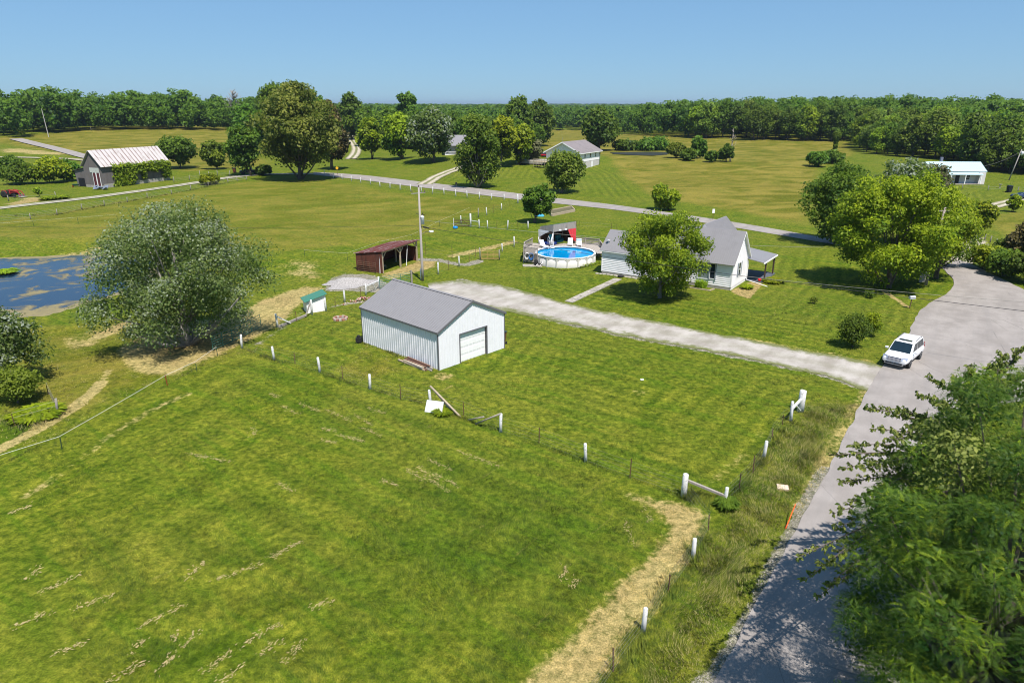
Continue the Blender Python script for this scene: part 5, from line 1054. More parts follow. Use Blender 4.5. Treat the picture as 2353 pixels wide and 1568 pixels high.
mb = MB(); a = hm(2, 12.5, 1.1); mb.slab([(0, 0, 0), (-9, 4, 0), (-6, 13, 0), (6, 8, 0)], .9, (0, 0, 1)); o = mb.obj('parking_slab', M_CONC); o.location = a; tag(o, 'concrete parking slab with retaining edge left of the far white house', 'parking slab')
SLAB = a+Vector((-1.5, 5.5, .9))
# ---- blue-roofed house on the right
Pn = at(2265, 424); e = empty('blue_roof_house', Pn, math.radians(-4), 'small white cottage with pale blue metal roof and front porch at right', 'house')
LW = 13.4; M_BLUE = metal('pale_blue_roof', (.44, .58, .60), .4); z0 = -.3
mb = MB(); mb.box(-LW, 0, 2.0, 9, z0, 3.1); mb.box(-LW, -LW+2.9, .3, 2.0, z0, 2.9); mb.box(-1.6, -.05, .9, 2.0, z0, 3.0)
mb.slab([(-.01, 2, 3.1), (-.01, 9, 3.1), (-.01, 5.5, 5.1)], .2, (-1, 0, 0)); mb.slab([(-LW+.01, 2, 3.1), (-LW+.01, 9, 3.1), (-LW+.01, 5.5, 5.1)], .2, (1, 0, 0)); siding(mb, (-LW, 1.99), (0, 1.99), 0, 3.0, (0, -1), .2); mb.obj('wall', paint('cream_siding', (.60, .58, .56), .7, .06), e)
mb = MB(); roof_slopes(mb, -LW-.3, .5, 5.5, 4.0, 5.3, 3.1, .06); roof_ribs(mb, -LW-.3, .5, 5.5, 4.0, 5.3, 3.1, .5, .06, .05, .04); mb.obj('roof', M_BLUE, e)
mb = MB(); mb.slab([(-LW+1.2, -.3, 2.45), (-1.2, -.3, 2.45), (-1.2, 1.9, 2.95), (-LW+1.2, 1.9, 2.95)], .06, (0, 0, 1)); mb.obj('porch_roof', M_BLUE, e)
mb = MB(); mb.box(-LW+1.0, -.6, -.3, 1.99, -.5, .12); mb.obj('porch_floor', M_WOODG, e)
for x in (-9.2, -5.6, -1.7): MB().box(x-.08, x+.08, -.25, -.09, .12, 2.45).obj('porch_post', M_WHITE, e)
mb = MB(); mb.box(-7.0, -6.0, 1.90, 1.97, .12, 2.2); mb.obj('door', paint('dark_door', (.03, .025, .02), .6), e)
window(e, RM(-3.9, 1.97, 1.0, 0), 1.0, 1.2, False); mb = MB(); mb.box(-9.2, -8.6, 6.6, 7.2, 3, 6.4); mb.obj('chimney', paint('blue_grey_chimney', (.16, .17, .22), .8), e)
mb = MB(); mb.box(-LW-4.5, -LW, 3.6, 9, z0, 2.4); mb.slab([(-LW-4.8, 3.3, 2.4), (-LW, 3.3, 3.4), (-LW, 9.2, 3.4), (-LW-4.8, 9.2, 2.4)], .06, (0, 0, 1)); mb.obj('side_wing', M_BLUE, e)
# ---- house half hidden behind the lawn trees
Pn = at(1022, 357); e = empty('porch_house', Pn, math.radians(3), 'pale house with white porch railing mostly hidden behind the lawn trees', 'house')
mb = MB(); mb.box(0, 17, 2.6, 11, -.6, 3.4); mb.obj('wall', paint('blue_grey_siding', (.42, .46, .50), .7), e); mb = MB(); roof_slopes(mb, -.5, 17.5, 6.2, 6.6, 6.6, 3.2, .1); mb.obj('roof', M_ROOF, e); mb = MB(); mb.box(0, 17, 0, 2.6, -.6, .3); mb.obj('porch_floor', M_WHITE, e)
mb = MB()
for i in range(52): mb.box(i*.33, i*.33+.07, .0, .06, .3, 1.2)
mb.box(0, 17, -.02, .08, 1.2, 1.3); mb.obj('porch_railing', M_WHITE, e)
for i in range(5): MB().box(i*4.2, i*4.2+.16, 0, .16, .3, 3.2).obj('porch_post', M_WHITE, e)
# ---- small grey shelter under the big bright tree
e = empty('grey_lean_to', at(2119, 648), .2, 'small grey lean-to half hidden under the biggest bright tree', 'shed'); mb = MB(); mb.box(-.5, .5, 0, .06, 0, 1.0); mb.obj('wall', M_WOODG, e); mb = MB(); mb.slab([(-.55, -.1, 1.0), (.55, -.1, 1.0), (.55, .9, 1.25), (-.55, .9, 1.25)], .05, (0, 0, 1)); mb.obj('roof', M_ROOF, e)

# ------------------------------------------------------------------ utility poles and wires
M_POLE = paint('pole_wood', (.34, .31, .28), .9, .2, 3, (.14, .06, .035), .25, .7, .2, 0, (3, 3, .3))
pole0 = at(971, 645); e = empty('utility_pole', pole0, 0, 'tall utility pole with transformer and street light behind the garage', 'utility pole')
h = hgt(pole0, 430)
MB().tube([(0, 0, -.2), (0, 0, 1.8), (0, 0, h)], [.17, .16, .10], 12).obj('pole', M_POLE, e, True)
mb = MB(); mb.bar((-.9, 0, h-.75), (.75, 0, h-.6), .09, .1); mb.obj('crossarm', M_WOODG, e)
for x in (-.8, 0, .65): MB().lathe([(.03, 0), (.07, .05), (.04, .1), (.07, .15), (.03, .25)], 8, (x, 0, h-.62 if x else h)).obj('insulator', paint('brown_glaze', (.10, .06, .05), .3), e)
mb = MB(); mb.lathe([(.05, 0), (.22, .03), (.22, .85), (.24, .9), (.12, 1.0), (.03, 1.1)], 14, (.29, -.10, h-4.3)); tf = mb.obj('transformer', paint('transformer_grey', (.62, .64, .65), .4), e, True); mb = MB(); mb.tube([(.36, -.12, h-3.25), (.36, -.12, h-2.95)], .05, 6); mb.tube([(-.45, 0, h-3.1), (.6, 0, h-3.2)], .03, 5); mb.obj('bushing', M_DARK, tf)
mb = MB(); mb.tube([(.1, -.05, h-5.5), (.6, -.2, h-5.15), (1.1, -.35, h-5.1)], .03, 6); mb.obj('lamp_arm', M_WIRE, e); mb = MB(); mb.lathe([(.03, -.28), (.11, -.2), (.13, .15), (.05, .3)], 10, (0, 0, 0), 'y'); o = mb.obj('lamp_head', M_WHITE, e, True); o.location = (1.3, -.4, h-5.1); o.rotation_euler = (0, 0, -1.35)
p2 = at(2126, 655); e = empty('utility_pole', p2, 0, 'leaning utility pole half hidden by the biggest bright tree at the junction', 'utility pole'); MB().tube([(0, 0, -.2), (.55, .2, 9.0)], [.17, .11], 10).obj('pole', M_POLE, e, True); mb = MB(); mb.bar((-.3, .2, 8.6), (1.3, .2, 8.6), .1, .1); mb.obj('crossarm', M_WOODG, e)
p3 = at(2317, 414); e = empty('utility_pole', p3, 0, 'utility pole right of the blue-roofed cottage', 'utility pole'); h3 = hgt(p3, 343); MB().tube([(0, 0, -.2), (1.6, 0, h3)], [.17, .11], 8).obj('pole', M_POLE, e, True); MB().lathe([(.1, 0), (.32, .05), (.32, 1.0), (.1, 1.15)], 10, (1.75, -.3, h3-1.6)).obj('transformer', paint('transformer_grey', (.6, .6, .6), .4), e, True)
p4 = at(112, 315); e = empty('utility_pole', p4, 0, 'thin pale utility pole beside the hill road', 'utility pole'); MB().tube([(0, 0, -.2), (-.6, 0, hgt(p4, 250))], [.2, .14], 8).obj('pole', paint('pale_pole', (.42, .40, .37), .9), e)
def wire(name, a, b, sag, r_, label, mat=None):
    a = Vector(a); b = Vector(b); mb = MB(); mb.tube([a.lerp(b, t)-Vector((0, 0, sag*4*t*(1-t))) for t in np.linspace(0, 1, 40)], r_, 5); tag(mb.obj(name, mat or M_CABLE, None, True), label, 'cable')
hp0 = lambda zz_: pole0+Vector((0, 0, zz_))
wire('power_cable', hp0(hgt(pole0, 520)), (62, 36.5, 5.6), .95, .022, 'dark service cable crossing over pool, farmhouse and junction')
wire('power_cable', hp0(hgt(pole0, 520)+.1), (-75, 78, 7.2), .4, .012, 'thin cable running left from the tall pole over the pasture')
wire('power_cable', hp0(hgt(pole0, 505)), p2+Vector((.5, .2, 4.4)), 1.0, .016, 'pale cable from the tall pole to the leaning pole', M_WIRE)
wire('power_cable', hp(1690, 632, 4.4), (60, 46, 5.4), .4, .016, 'pale cable passing in front of the biggest bright tree', M_WIRE)
wire('power_cable', p3+Vector((1.5, 0, h3-.6)), at(2264, 420)+Vector((0, 2, 4.2)), .5, .02, 'service wire to the blue-roofed cottage', M_WIRE)
a, b = hp0(hgt(pole0, 520)).copy(), None; mb = MB(); mb.tube([a+Vector((.35, -.2, -.02)), a+Vector((1.1, -.6, -.12))], .09, 8); tag(mb.obj('splice_case', M_DARK, None, True), 'black splice case on the cable just right of the tall pole', 'splice case')

# ------------------------------------------------------------------ fences, posts and gates
M_TPOST = M_STEEL; M_GPOST = paint('grey_post', (.24, .22, .20), .95, .25, 5, bump=.3)
def post_mesh(kind, h):
    mb = MB()
    if kind == 'w': mb.tube([(0, 0, -.15), (.01, 0, h*.5), (0, 0, h-.03), (0, 0, h)], [.105, .10, .095, .07], 10); return mb.mesh('post', M_POST, True)
    if kind == 'W': mb.tube([(0, 0, -.15), (.01, 0, h*.5), (0, 0, h-.03), (0, 0, h)], [.17, .155, .15, .12], 12); return mb.mesh('post', M_POST, True)
    if kind == 'g': mb.tube([(0, 0, -.15), (.02, .01, h*.5), (0, 0, h)], [.09, .085, .075], 8); return mb.mesh('post', M_GPOST, True)
    if kind == 's': mb.tube([(0, 0, -.15), (0, 0, h)], .05, 7); return mb.mesh('post', M_WHITE, True)
    mb.box(-.028, .028, -.006, .006, -.1, h); mb.box(-.006, .006, 0, .04, -.1, h)
    if kind == 'r': return mb.mesh('post', paint('red_steel', (.25, .02, .02), .7))
    if kind == 'G': return mb.mesh('post', paint('green_steel', (.03, .07, .035), .7))
    return mb.mesh('post', M_TPOST)
def fence(label, posts, wires=(.25, .5, .75, 1.0), wr=.003, wmat=None, name='wire_fence', group=None, wend=True):
    b0 = at(posts[0][0], posts[0][1]); e = empty(name, b0, 0, label, 'fence', group); P = []
    for x, y, yt, k in posts:
        g = at(x, y); h = hgt(g, yt) if yt > 0 else -yt; h = min(max(h, .7), 2.3); o = link('steel_post' if k in 'trG' else 'post', post_mesh(k, h), e); o.location = g-b0; o.rotation_euler = (rnd.uniform(-.05, .05), rnd.uniform(-.05, .05), rnd.uniform(0, 6)); P.append((g-b0, h))
    if wires:
        mb = MB()
        for (a, ha), (c, hc) in zip(P[:-1], P[1:]):
            n = max(1, int((c-a).length/3))
            for w_ in wires:
                q = []
                for i in range(n+1):
                    t_ = i/n; m_ = a.lerp(c, t_); g_ = float(hz(m_.x+b0.x, m_.y+b0.y))-b0.z; q.append((m_.x, m_.y, g_*(1 if 0 < i < n else 1)+w_*1.0-.05*math.sin(t_*math.pi)))
                mb.tube(q, wr, 4, False)
        mb.obj('wire', wmat or M_WIRE, e)
    return e
GP = 'white posts round the farm yard'
fence('wire fence with white posts running diagonally across the mown field', [(556,800,768,'w'),(630,827,795,'w'),(678,836,810,'t'),(735,857,820,'w'),(787,872,840,'t'),(850,894,859,'w'),(921,918,882,'t'),(989,930,895,'w'),(1066,955,922,'t'),(1150,992,950,'w'),(1238,1018,982,'t'),(1345,1060,1017,'w'),(1447,1097,1052,'t'),(1570,1140,1088,'W')], (.12, .32, .55, .8, 1.05))
fence('wire fence with rusty posts climbing to the driveway corner', [(1665,1156,1119,'w'),(1697,1126,1086,'t'),(1729,1088,1045,'t'),(1754,1053,1012,'w'),(1773,1007,986,'t'),(1797,976,952,'t'),(1816,967,922,'w')], (.2, .5, .8, 1.05))
fence('wire fence with white posts along the tan mown strip near the road', [(1570,1141,1140,'t'),(1627,1217,1182,'t'),(1592,1281,1237,'w'),(1534,1363,1317,'t'),(1477.5,1450.5,1395,'w'),(1409,1542,1488,'t'),(1330,1660,1590,'w')], (.15, .35, .6, .85, 1.05))
fence('paddock fence with white posts behind the green-roofed shed', [(749,714,684,'w'),(770,706,682,'t'),(792,694,666,'w'),(829,684,661,'t'),(840.5,678,652,'w')], (.2, .5, .8, 1.05))
fence('short wire fence from the yard corner to the small green-roofed shed', [(638,752,720,'w'),(681,738,715,'t'),(717,723,688,'w')], (.3, .7, 1.0))
fence('wire fence with white posts between the tall pole and the tan gate', [(966,642,616,'s'),(1007,630,602,'w'),(1031,621,596,'t'),(1055,612,588,'w'),(1078,603,580,'t'),(1103,597,568,'g')], (.3, .6, .9, 1.1))
fence('wire fence from the tan gate up to the pool deck', [(1147,597,573,'g'),(1154,578,559,'w'),(1181,567,543,'w')], (.3, .6, .9, 1.1))
fence('thin grey stakes left of the tan gate behind the gravel path', [(978,585,557,'t'),(1039,593,564,'t'),(1092,590,566,'t')], (.4, .9), .005)
fence('fence with white posts from the brown gate towards the cabana', [(1081,521,488,'W'),(1101,524,504,'w'),(1120,525,506,'w'),(1141,525,506,'t'),(1166,526,506,'w'),(1190,527,508,'t'),(1213,526,508,'w')], (.3, .6, .9, 1.1))
fence('fence with white posts rising from the brown gate to the crossing road', [(1059,514,495,'w'),(1098.5,500,478,'g'),(1118,495,476,'w'),(1134,489,470,'t'),(1152,483,467,'w'),(1170,474,458,'t'),(1189.5,467,446,'W'),(1202,465,446,'W')], (.3, .6, .9, 1.1))
fence('long row of white fence posts beside the crossing road', [(745,400.5,391,'w'),(766,409.5,397,'w'),(786,412,400.5,'w'),(807,417,404,'w'),(829,421,408,'w'),(851,424,411,'w'),(873,429,417,'w'),(896,433,419,'w'),(919,437,422,'w'),(943,439,424.5,'w'),(968,442,427,'w'),(994,445.5,429,'w'),(1020,447.5,432,'w'),(1047,451.5,435.5,'w'),(1073,454.5,438,'w'),(1101,457.5,441,'w'),(1129,459,444.6,'w'),(1158,460.5,445.5,'w')], (.35, .8, 1.2), .012)
fence('wire fence with grey posts below the farm lane', [(-20,512,497,'g'),(71,504,490,'g'),(132,494,480,'g'),(188.6,482,468,'g'),(240,473,460,'g'),(293,464.5,453,'g'),(339,455,443,'g'),(394,446.5,436,'g'),(439,437.6,425,'g'),(479,428.6,418,'g'),(524,421,410,'g')], (.3, .6, .9, 1.15), .012)
fence('grey posts between the farm lane and the barn', [(400,420,406,'g'),(436,414.6,402,'g'),(461,411,390,'g'),(480,407,394,'g'),(500,404,391,'g'),(529,407,392,'g')], (.4, .8, 1.1), .012)
fence('single grey post and wire by the garden left of the barn', [(129,455.5,440,'g'),(20,462,448,'g')], (.4, .9), .012)
fence('white tape fence on green stakes above the front mown field', [(-40,1090,1062,'G'),(142,1031,1005,'G'),(385,885,860,'r'),(452,853,838,'G'),(500,818,800,'G')], (.85,), .008, M_WHITE, 'tape_fence')
fence('old grey posts round the overgrown corner at the left edge', [(35,978,949,'t'),(134,950,915,'g'),(112,905,882,'t')], (.3, .6, .95), .008)
fence('white tape fence above the pond bank', [(-30,528,513,'G'),(78,520,507,'G'),(180,512,500,'G'),(270,505,494,'G')], (1.0,), .0045, M_WHITE, 'tape_fence')
fence('white tape fence across the pasture behind the open shed', [(700,590,575,'G'),(798,598,582,'G'),(890,655,640,'G')][:2]+[(875,622,603,'G'),(970,634,616,'G')][:0]+[(873,570,555,'G'),(947,553,538,'G'),(1010,520,507,'G'),(1080,488,476,'G')], (1.0,), .0045, M_WHITE, 'tape_fence')
fence('wire fence around the yard behind the pool on thin stakes', [(1324,521,505,'t'),(1330,523,507,'t'),(1404,527,512,'t'),(1417,529,513,'t')], (.4, .9), .006)
fence('row of dark posts left of the farm track at the right edge', [(2235,548,532,'g'),(2262,552,538,'g'),(2274,557,542,'g'),(2288,566,549,'g')], (.5, 1.), .01)
fence('wire fence in front of the blue-roofed cottage', [(2150,436,425,'g'),(2209.5,434,423,'g'),(2269,438,426,'g'),(2338,440,429,'g'),(2400,442,430,'g')], (.5, 1.), .014)
fence('short rail fence by the lane left of the golden oak', [(524,419,410,'g'),(545,417,408,'g'),(567,414,406,'g')], (.4, .8, 1.1), .04)
fence('fence posts along the wood edge on the left hill', [(210,301,292,'g'),(260,297,288,'g'),(316,294,286,'g'),(375,291,283,'g'),(430,288,279,'g')], (.8,), .03)
tag(MB().bar(at(1575, 1140)+Vector((0, 0, 1.0)), at(1665, 1156)+Vector((0, 0, .45)), .14, .12).obj('fence_rail', M_WOODG), 'weathered rail joining the two white corner posts of the mown field', 'fence rail')
e = empty('corner_post', at(1838, 944), 0, 'thick white corner post with brace by the driveway', 'fence post'); h = hgt(at(1838, 944), 896); MB().tube([(0, 0, -.2), (0, 0, h-.04), (.01, 0, h)], [.24, .22, .16], 14).obj('post', M_POST, e, True)
dv = at(1816, 967)-at(1838, 944); MB().bar((0, 0, h*.62), (dv.x, dv.y, dv.z+.95), .15, .12).obj('brace', M_POST, e); MB().bar((dv.x*.6, dv.y*.6, .9), (dv.x*.1+.1, dv.y*.1, .1), .04, .04).obj('tie', M_WHITE, e)
a = at(990, 930); e = empty('post_brace', a, 0, 'pair of long poles leaning on the white post by the tipped board', 'brace'); q = at(1058, 958)-a; MB().tube([(0, 0, 1.45), tuple(q+Vector((0, 0, .02)))], .075, 8).obj('pole', M_WOODL, e, True); q = at(1045, 952)-a; MB().tube([(.3, -.15, 1.15), tuple(q)], .06, 8).obj('pole', M_WOODG, e, True)
a = at(1150, 992); e = empty('post_brace', a, 0, 'two thin rails leaning on the next white post beyond the tipped board', 'brace'); q = at(1092, 975)-a; MB().tube([(0, 0, 1.32), tuple(q+Vector((0, 0, .05)))], .055, 7).obj('pole', M_WOODG, e, True); q = at(1075, 966)-a; MB().tube([tuple(q+Vector((0, 0, .05))), (-1.1, .4, .9)], .055, 7).obj('pole', M_WOODG, e, True)
a = at(995, 948); o = MB().box(-.62, .62, -.05, .05, 0, .85).obj('tipped_board', paint('chalky_board', (.60, .62, .60), .8, .15, 2, (.25, .33, .30), 2, .5)); o.location = a; o.rotation_euler = (-.62, 0, -.28); tag(o, 'chalky white board tipped against the diagonal fence', 'board')
a = at(638, 752); MBo = MB().bar(a+Vector((0, 0, 1.15)), at(668, 744)+Vector((0, 0, .1)), .12, .12); tag(MBo.obj('fence_brace', M_POST), 'white brace slanting from the post left of the small green-roofed shed', 'brace')
mb = MB(); mb.bar(at(640, 753)+Vector((0, 0, .12)), at(702, 727)+Vector((0, 0, .12)), .2, .2); tag(mb.obj('log_border', M_WOODG), 'old timbers lying in line by the small green-roofed shed', 'logs')
MBo = MB().bar(at(717, 723)+Vector((0, 0, 1.5)), at(702, 729)+Vector((0, 0, .1)), .12, .1); tag(MBo.obj('dark_brace', M_WOODG), 'dark plank brace on the post in front of the small green-roofed shed', 'brace')
e = empty('post_brace', at(871, 663), 0, 'white end post with rail and brace by the green gate', 'fence post'); MB().tube([(0, 0, -.1), (0, 0, 1.45)], .1, 9).obj('post', M_POST, e, True); q = at(840.5, 678)-at(871, 663); mb = MB(); mb.bar((0, 0, .95), tuple(q+Vector((0, 0, 1.0))), .1, .1); mb.bar((q.x*.45, q.y*.45, .9), (q.x*.25, q.y*.25, .05), .06, .06); mb.obj('rail', M_POST, e)
tubegate('tube_gate', at(873, 664), at(944, 650), 1.35, M_GREENP, 'green tube gate behind the garage left of the tall pole', 7, 3)
tag(MB().tube([(0, 0, -.1), (0, 0, 1.6)], .11, 9).obj('gate_post', M_WOODG), 'weathered gate post at the right end of the green gate', 'fence post').location = at(946, 651)
tubegate('tube_gate', at(490, 806), at(556, 776), 1.3, M_GREENP, 'shaded green tube gate under the large pale-leaved tree', 6, 3)
tubegate('tube_gate', at(556, 776), at(600, 752), 1.3, M_GREENP, 'second shaded tube gate beside the bare paddock soil', 6, 2)
tubegate('wood_gate', at(1106, 597), at(1146, 597), 1.25, paint('tan_gate', (.42, .25, .10), .8), 'tan painted gate across the gravel path', 7, 3)
g1, g2 = at(1043, 521), at(1079, 521); e = empty('field_gate', g1, 0, 'dark brown field gate with crossed braces by the blue tub', 'gate'); mb = MB()
for i in range(5): mb.bar((0, 0, .15+i*.28), (g2.x-g1.x, g2.y-g1.y, .15+i*.28), .05, .09)
mb.bar((0, 0, .15), ((g2.x-g1.x)/2, 0, 1.27), .05, .07); mb.bar((g2.x-g1.x, 0, .15), ((g2.x-g1.x)/2, 0, 1.27), .05, .07)
mb.obj('rails', paint('brown_gate', (.09, .05, .035), .9), e); MB().box(-.1, .0, -.05, .05, 0, 1.5).obj('post', M_POST, e)
o = MB().lathe([(.35, 0), (.42, .1), (.38, .35), (.2, .42)], 14).obj('blue_tub', paint('blue_plastic', (.01, .22, .62), .5), None, True); o.location = at(1046, 525); tag(o, 'bright blue tub at the foot of the dark brown gate', 'tub')
mb = MB(); mb.bar((0, 0, .0), (0, 0, .1), .05); tag(MB().bar(at(1102, 524)+Vector((0, 0, 1.1)), at(1081, 521)+Vector((0, 0, 1.1)), .09, .09).obj('fence_rail', M_POST), 'white rail joining the tall gate post to the next post', 'fence rail')

# ------------------------------------------------------------------ small things
e = empty('fire_pit', at(782, 733), 0, 'ring of reddish blocks round a fire pit on the lawn', 'fire pit'); rr = random.Random(9)
for i in range(14):
    a = P2*i/14; mb = MB(); m = Matrix.Rotation(a, 4, 'Z'); mb.box(.52, .74, -.12, .12, 0, .2+rr.uniform(-.02, .02), m); mb.obj('block', [paint('brick_red', (.34, .16, .11), .9, .2), paint('pale_block2', (.42, .36, .30), .9, .2)][i % 2], e)
mb = MB(); mb.lathe([(.5, .02), (.3, .06), (.02, .1)], 10); mb.obj('ash', paint('ash', (.22, .19, .17), .95, .4, 8), e)
e = empty('rubble_pile', at(833, 690), .6, 'heap of broken bricks by the paddock fence behind the garage', 'rubble pile'); rr = random.Random(10)
for i in range(60):
    x = rr.gauss(0, .95); y = rr.gauss(0, .32); mb = MB(); mb.box(-.1, .1, -.06, .06, -.04, .05, Matrix.Translation((x, y, max(.03, .38-.25*abs(x)-.3*abs(y)+rr.uniform(-.1, .05)))) @ Matrix.Rotation(rr.uniform(0, 3), 4, (rr.random(), rr.random(), 1))); mb.obj('brick', paint('broken_brick%d' % (i % 3), [(.38, .22, .16), (.50, .42, .34), (.28, .12, .09)][i % 3], .9, .2), e)
e = empty('mailbox', at(2088.6, 708.5), .2, 'grey mailbox on a post beside the junction', 'mailbox'); MB().tube([(0, 0, -.1), (.08, 0, 1.05)], .045, 8).obj('post', M_STEEL, e); mb = MB()
prof = [(.0, -.14)]+[(.14*math.sin(u)+.14, -.14*math.cos(u)) for u in np.linspace(0, math.pi, 9)]
ve = [( -.1+x_, y_, 1.05+z_) for x_ in (0, .62) for z_, y_ in [(0, -.14), (.16, -.14)]+[(.16+.14*math.sin(u), -.14*math.cos(u)) for u in np.linspace(.2, math.pi-.2, 7)]+[(.16, .14), (0, .14)]]
k = len(ve)//2; mb.add([(v[0]-.12, v[1], v[2]) for v in ve], [tuple(range(k))[::-1], tuple(range(k, 2*k))]+[(i, (i+1) % k, k+(i+1) % k, k+i) for i in range(k)]); mb.obj('box', metal('galvanised', (.55, .57, .60), .35), e)
e = empty('road_sign', at(1637, 505), 0, 'small white road sign seen beside the hayfield edge', 'sign'); h = hgt(at(1637, 505), 480); MB().box(-.03, .03, -.03, .03, 0, h-.02).obj('post', M_STEEL, e); MB().box(-.22, .22, -.06, -.035, h-.75, h).obj('sign_panel', M_WHITE, e)
e = empty('road_sign', at(775, 402), .5, 'yellow diamond road sign beside the red cedar', 'sign'); MB().box(-.05, .05, -.04, .04, 0, 2.2).obj('post', M_STEEL, e); MB().slab([(0, -.06, 1.5), (.5, -.06, 2.0), (0, -.06, 2.5), (-.5, -.06, 2.0)], .03).obj('sign_panel', paint('sign_yellow', (.75, .42, .01), .5), e)
e = empty('roadside_mailbox', at(1048, 431), 0, 'dark mailbox post beside the crossing road and half bare tree', 'mailbox'); MB().box(-.08, .08, -.08, .08, 0, .9).obj('post', M_WOODG, e); MB().box(-.2, .2, -.3, .3, .9, 1.3).obj('box', paint('dark_box', (.05, .045, .04), .6), e)
mb = MB(); a, b = at(1823, 1186), at(1804, 1215); m_ = a.lerp(b, .6); mb.tube([a+z(.75), m_+z(.35), m_+z(.3)], [.022, .026, .026], 7); mb.tube([m_+z(.3), b+z(.05)], .03, 7); tag(mb.obj('orange_marker', paint('orange_plastic', (.75, .11, .02), .6), None, True), 'orange marker stake leaning in the verge', 'marker')
mb = MB(); mb.box(-.3, .3, -.24, .24, .02, .12); o = mb.obj('utility_cover', paint('pale_cover', (.62, .50, .38), .9, .1)); o.location = at(1797.5, 1121.5); o.rotation_euler = (0, 0, -.25); tag(o, 'pale rectangular utility cover in bare soil on the verge', 'utility cover')
mb = MB(); mb.box(-.13, .1, -.08, .1, .02, .09); o = mb.obj('white_scrap', M_WHITE); o.location = at(1475, 873); tag(o, 'white scrap lying on the lawn between garage and junction', 'scrap')
a = at(1857, 1196); rr = random.Random(4); mb = MB()
for i in range(14): x, y = rr.gauss(0, .16), rr.gauss(0, .22); c = Vector((a.x+x, a.y+y, float(hz(a.x+x, a.y+y))+.045)); s_ = rr.uniform(.04, .11); mb.add([c+Vector((-s_, -s_*.5, 0)), c+Vector((s_*.7, -s_, 0)), c+Vector((s_, s_*.6, 0)), c+Vector((-s_*.4, s_, 0))], [(0, 1, 2, 3)])
tag(mb.obj('road_paint', paint('road_white', (.72, .70, .68), .8)), 'white survey paint sprayed on the near road', 'paint mark', kind='structure')
e = empty('birdbath', at(2296, 432), 0, 'pale birdbath on the lawn of the blue-roofed cottage', 'birdbath'); MB().lathe([(.25, 0), (.1, .1), (.1, .7), (.4, .85), (.42, .95), (.05, .9)], 12).obj('basin', M_CONC, e, True)
bin_at(at(2317, 442), 0, 'dark wheelie bin by the gravel track near the birdbath', (.015, .018, .02), 1.5); bin_at(at(539, 397), 0, 'reddish bin beside the lane left of the black pickup', (.16, .05, .03), 1.3)
mb = MB(); mb.slab([(-.9, -.4, 0), (.6, -.6, 0), (.9, .5, 0), (-.7, .5, 0)], .12, (0, 0, 1)); mb.tube([(-.6, 0, .2), (.2, .1, .3), (.7, 0, .15)], [.1, .25, .12], 7); o = mb.obj('blue_tarp', paint('sky_blue_tarp', (.08, .42, .62), .6, .2), None, True); o.location = at(1240, 497); tag(o, 'crumpled light blue tarp under the small dark fruit tree', 'tarp')
e = empty('garden_bed', at(1290, 490), 0, 'raised garden bed with timber edge beside the crossing road', 'garden bed'); p_ = [at(1268, 497)-at(1290, 490), at(1320, 486)-at(1290, 490), at(1312, 478)-at(1290, 490), at(1258, 488)-at(1290, 490)]
mb = MB(); 
for i in range(4): mb.bar(p_[i]+z(.2), p_[(i+1) % 4]+z(.2), .2, .5)
mb.obj('edging', M_WOODL, e); mb = MB(); mb.slab([q+z(.05) for q in p_], .25, (0, 0, 1)); mb.obj('soil', paint('weedy_soil', (.11, .10, .05), .95, .4, 2), e)
mb = MB(); rr = random.Random(12)
for i in range(10): x = rr.uniform(-1.6, 1.6); y = rr.uniform(-.6, .6); mb.slab([(x, y, .1), (x+1.1, y-.2, rr.uniform(.2, .8)), (x+1.2, y+.5, rr.uniform(.3, 1.1)), (x+.1, y+.6, rr.uniform(.4, 1.))], .05)
o = mb.obj('scrap_heap', paint('blue_grey_scrap', (.16, .19, .24), .7, .3)); o.location = at(226, 436); tag(o, 'heap of blue-grey sheet scrap in front of the barn corner', 'scrap heap')
e = empty('wheelbarrow', at(176, 430), .3, 'dark green wheelbarrow standing left of the barn doors', 'wheelbarrow'); mb = MB(); mb.add([(-.5, -.3, .35), (.4, -.3, .35), (.4, .3, .35), (-.5, .3, .35), (-.9, -.45, .8), (.7, -.45, .75), (.7, .45, .75), (-.9, .45, .8)], [(3, 2, 1, 0), (0, 1, 5, 4), (1, 2, 6, 5), (2, 3, 7, 6), (3, 0, 4, 7)]); mb.obj('tray', paint('dark_green', (.02, .07, .06), .5), e); MB().lathe([(.2, -.05), (.25, 0), (.2, .05)], 12, (-.8, 0, .25), 'y').obj('wheel', paint('orange_rim', (.6, .15, .03), .6), e)
tree('garden_sapling', 'little sapling in the garden behind the tractor', 'tree', 91, 453, 82, 100, 430, 448, 'maple', 'oval', n=600, nl=8, seed=95, tr=.06)
for i, (x, y, lb) in enumerate([(112, 459, 'leafy vegetable clump in the garden, left of two'), (140, 457, 'leafy vegetable clump in the garden, right of two')]): leafy('garden_plant', lb, 'plant', at(x, y), 2.4, 300, 'maple', False, 20+i, .9)
leafy('water_weeds', 'clump of leafy water weeds on the pond at the left edge', 'plant', Vector((at(8, 606).x, at(8, 606).y, PL)), 1.9, 300, 'maple', False, 30, .5)
leafy('fence_weeds', 'dark leafy weeds at the white corner posts of the mown field', 'plant', at(1668, 1165), .8, 260, 'dark', False, 31, .6); leafy('fence_weeds', 'weeds growing round the tipped white board', 'plant', at(1018, 950), .9, 220, 'maple', False, 32, .4)
leafy('corner_weeds', 'bright green weeds in the overgrown corner at the left edge', 'plant', at(85, 955), 2.0, 700, 'maple', False, 33, .5)

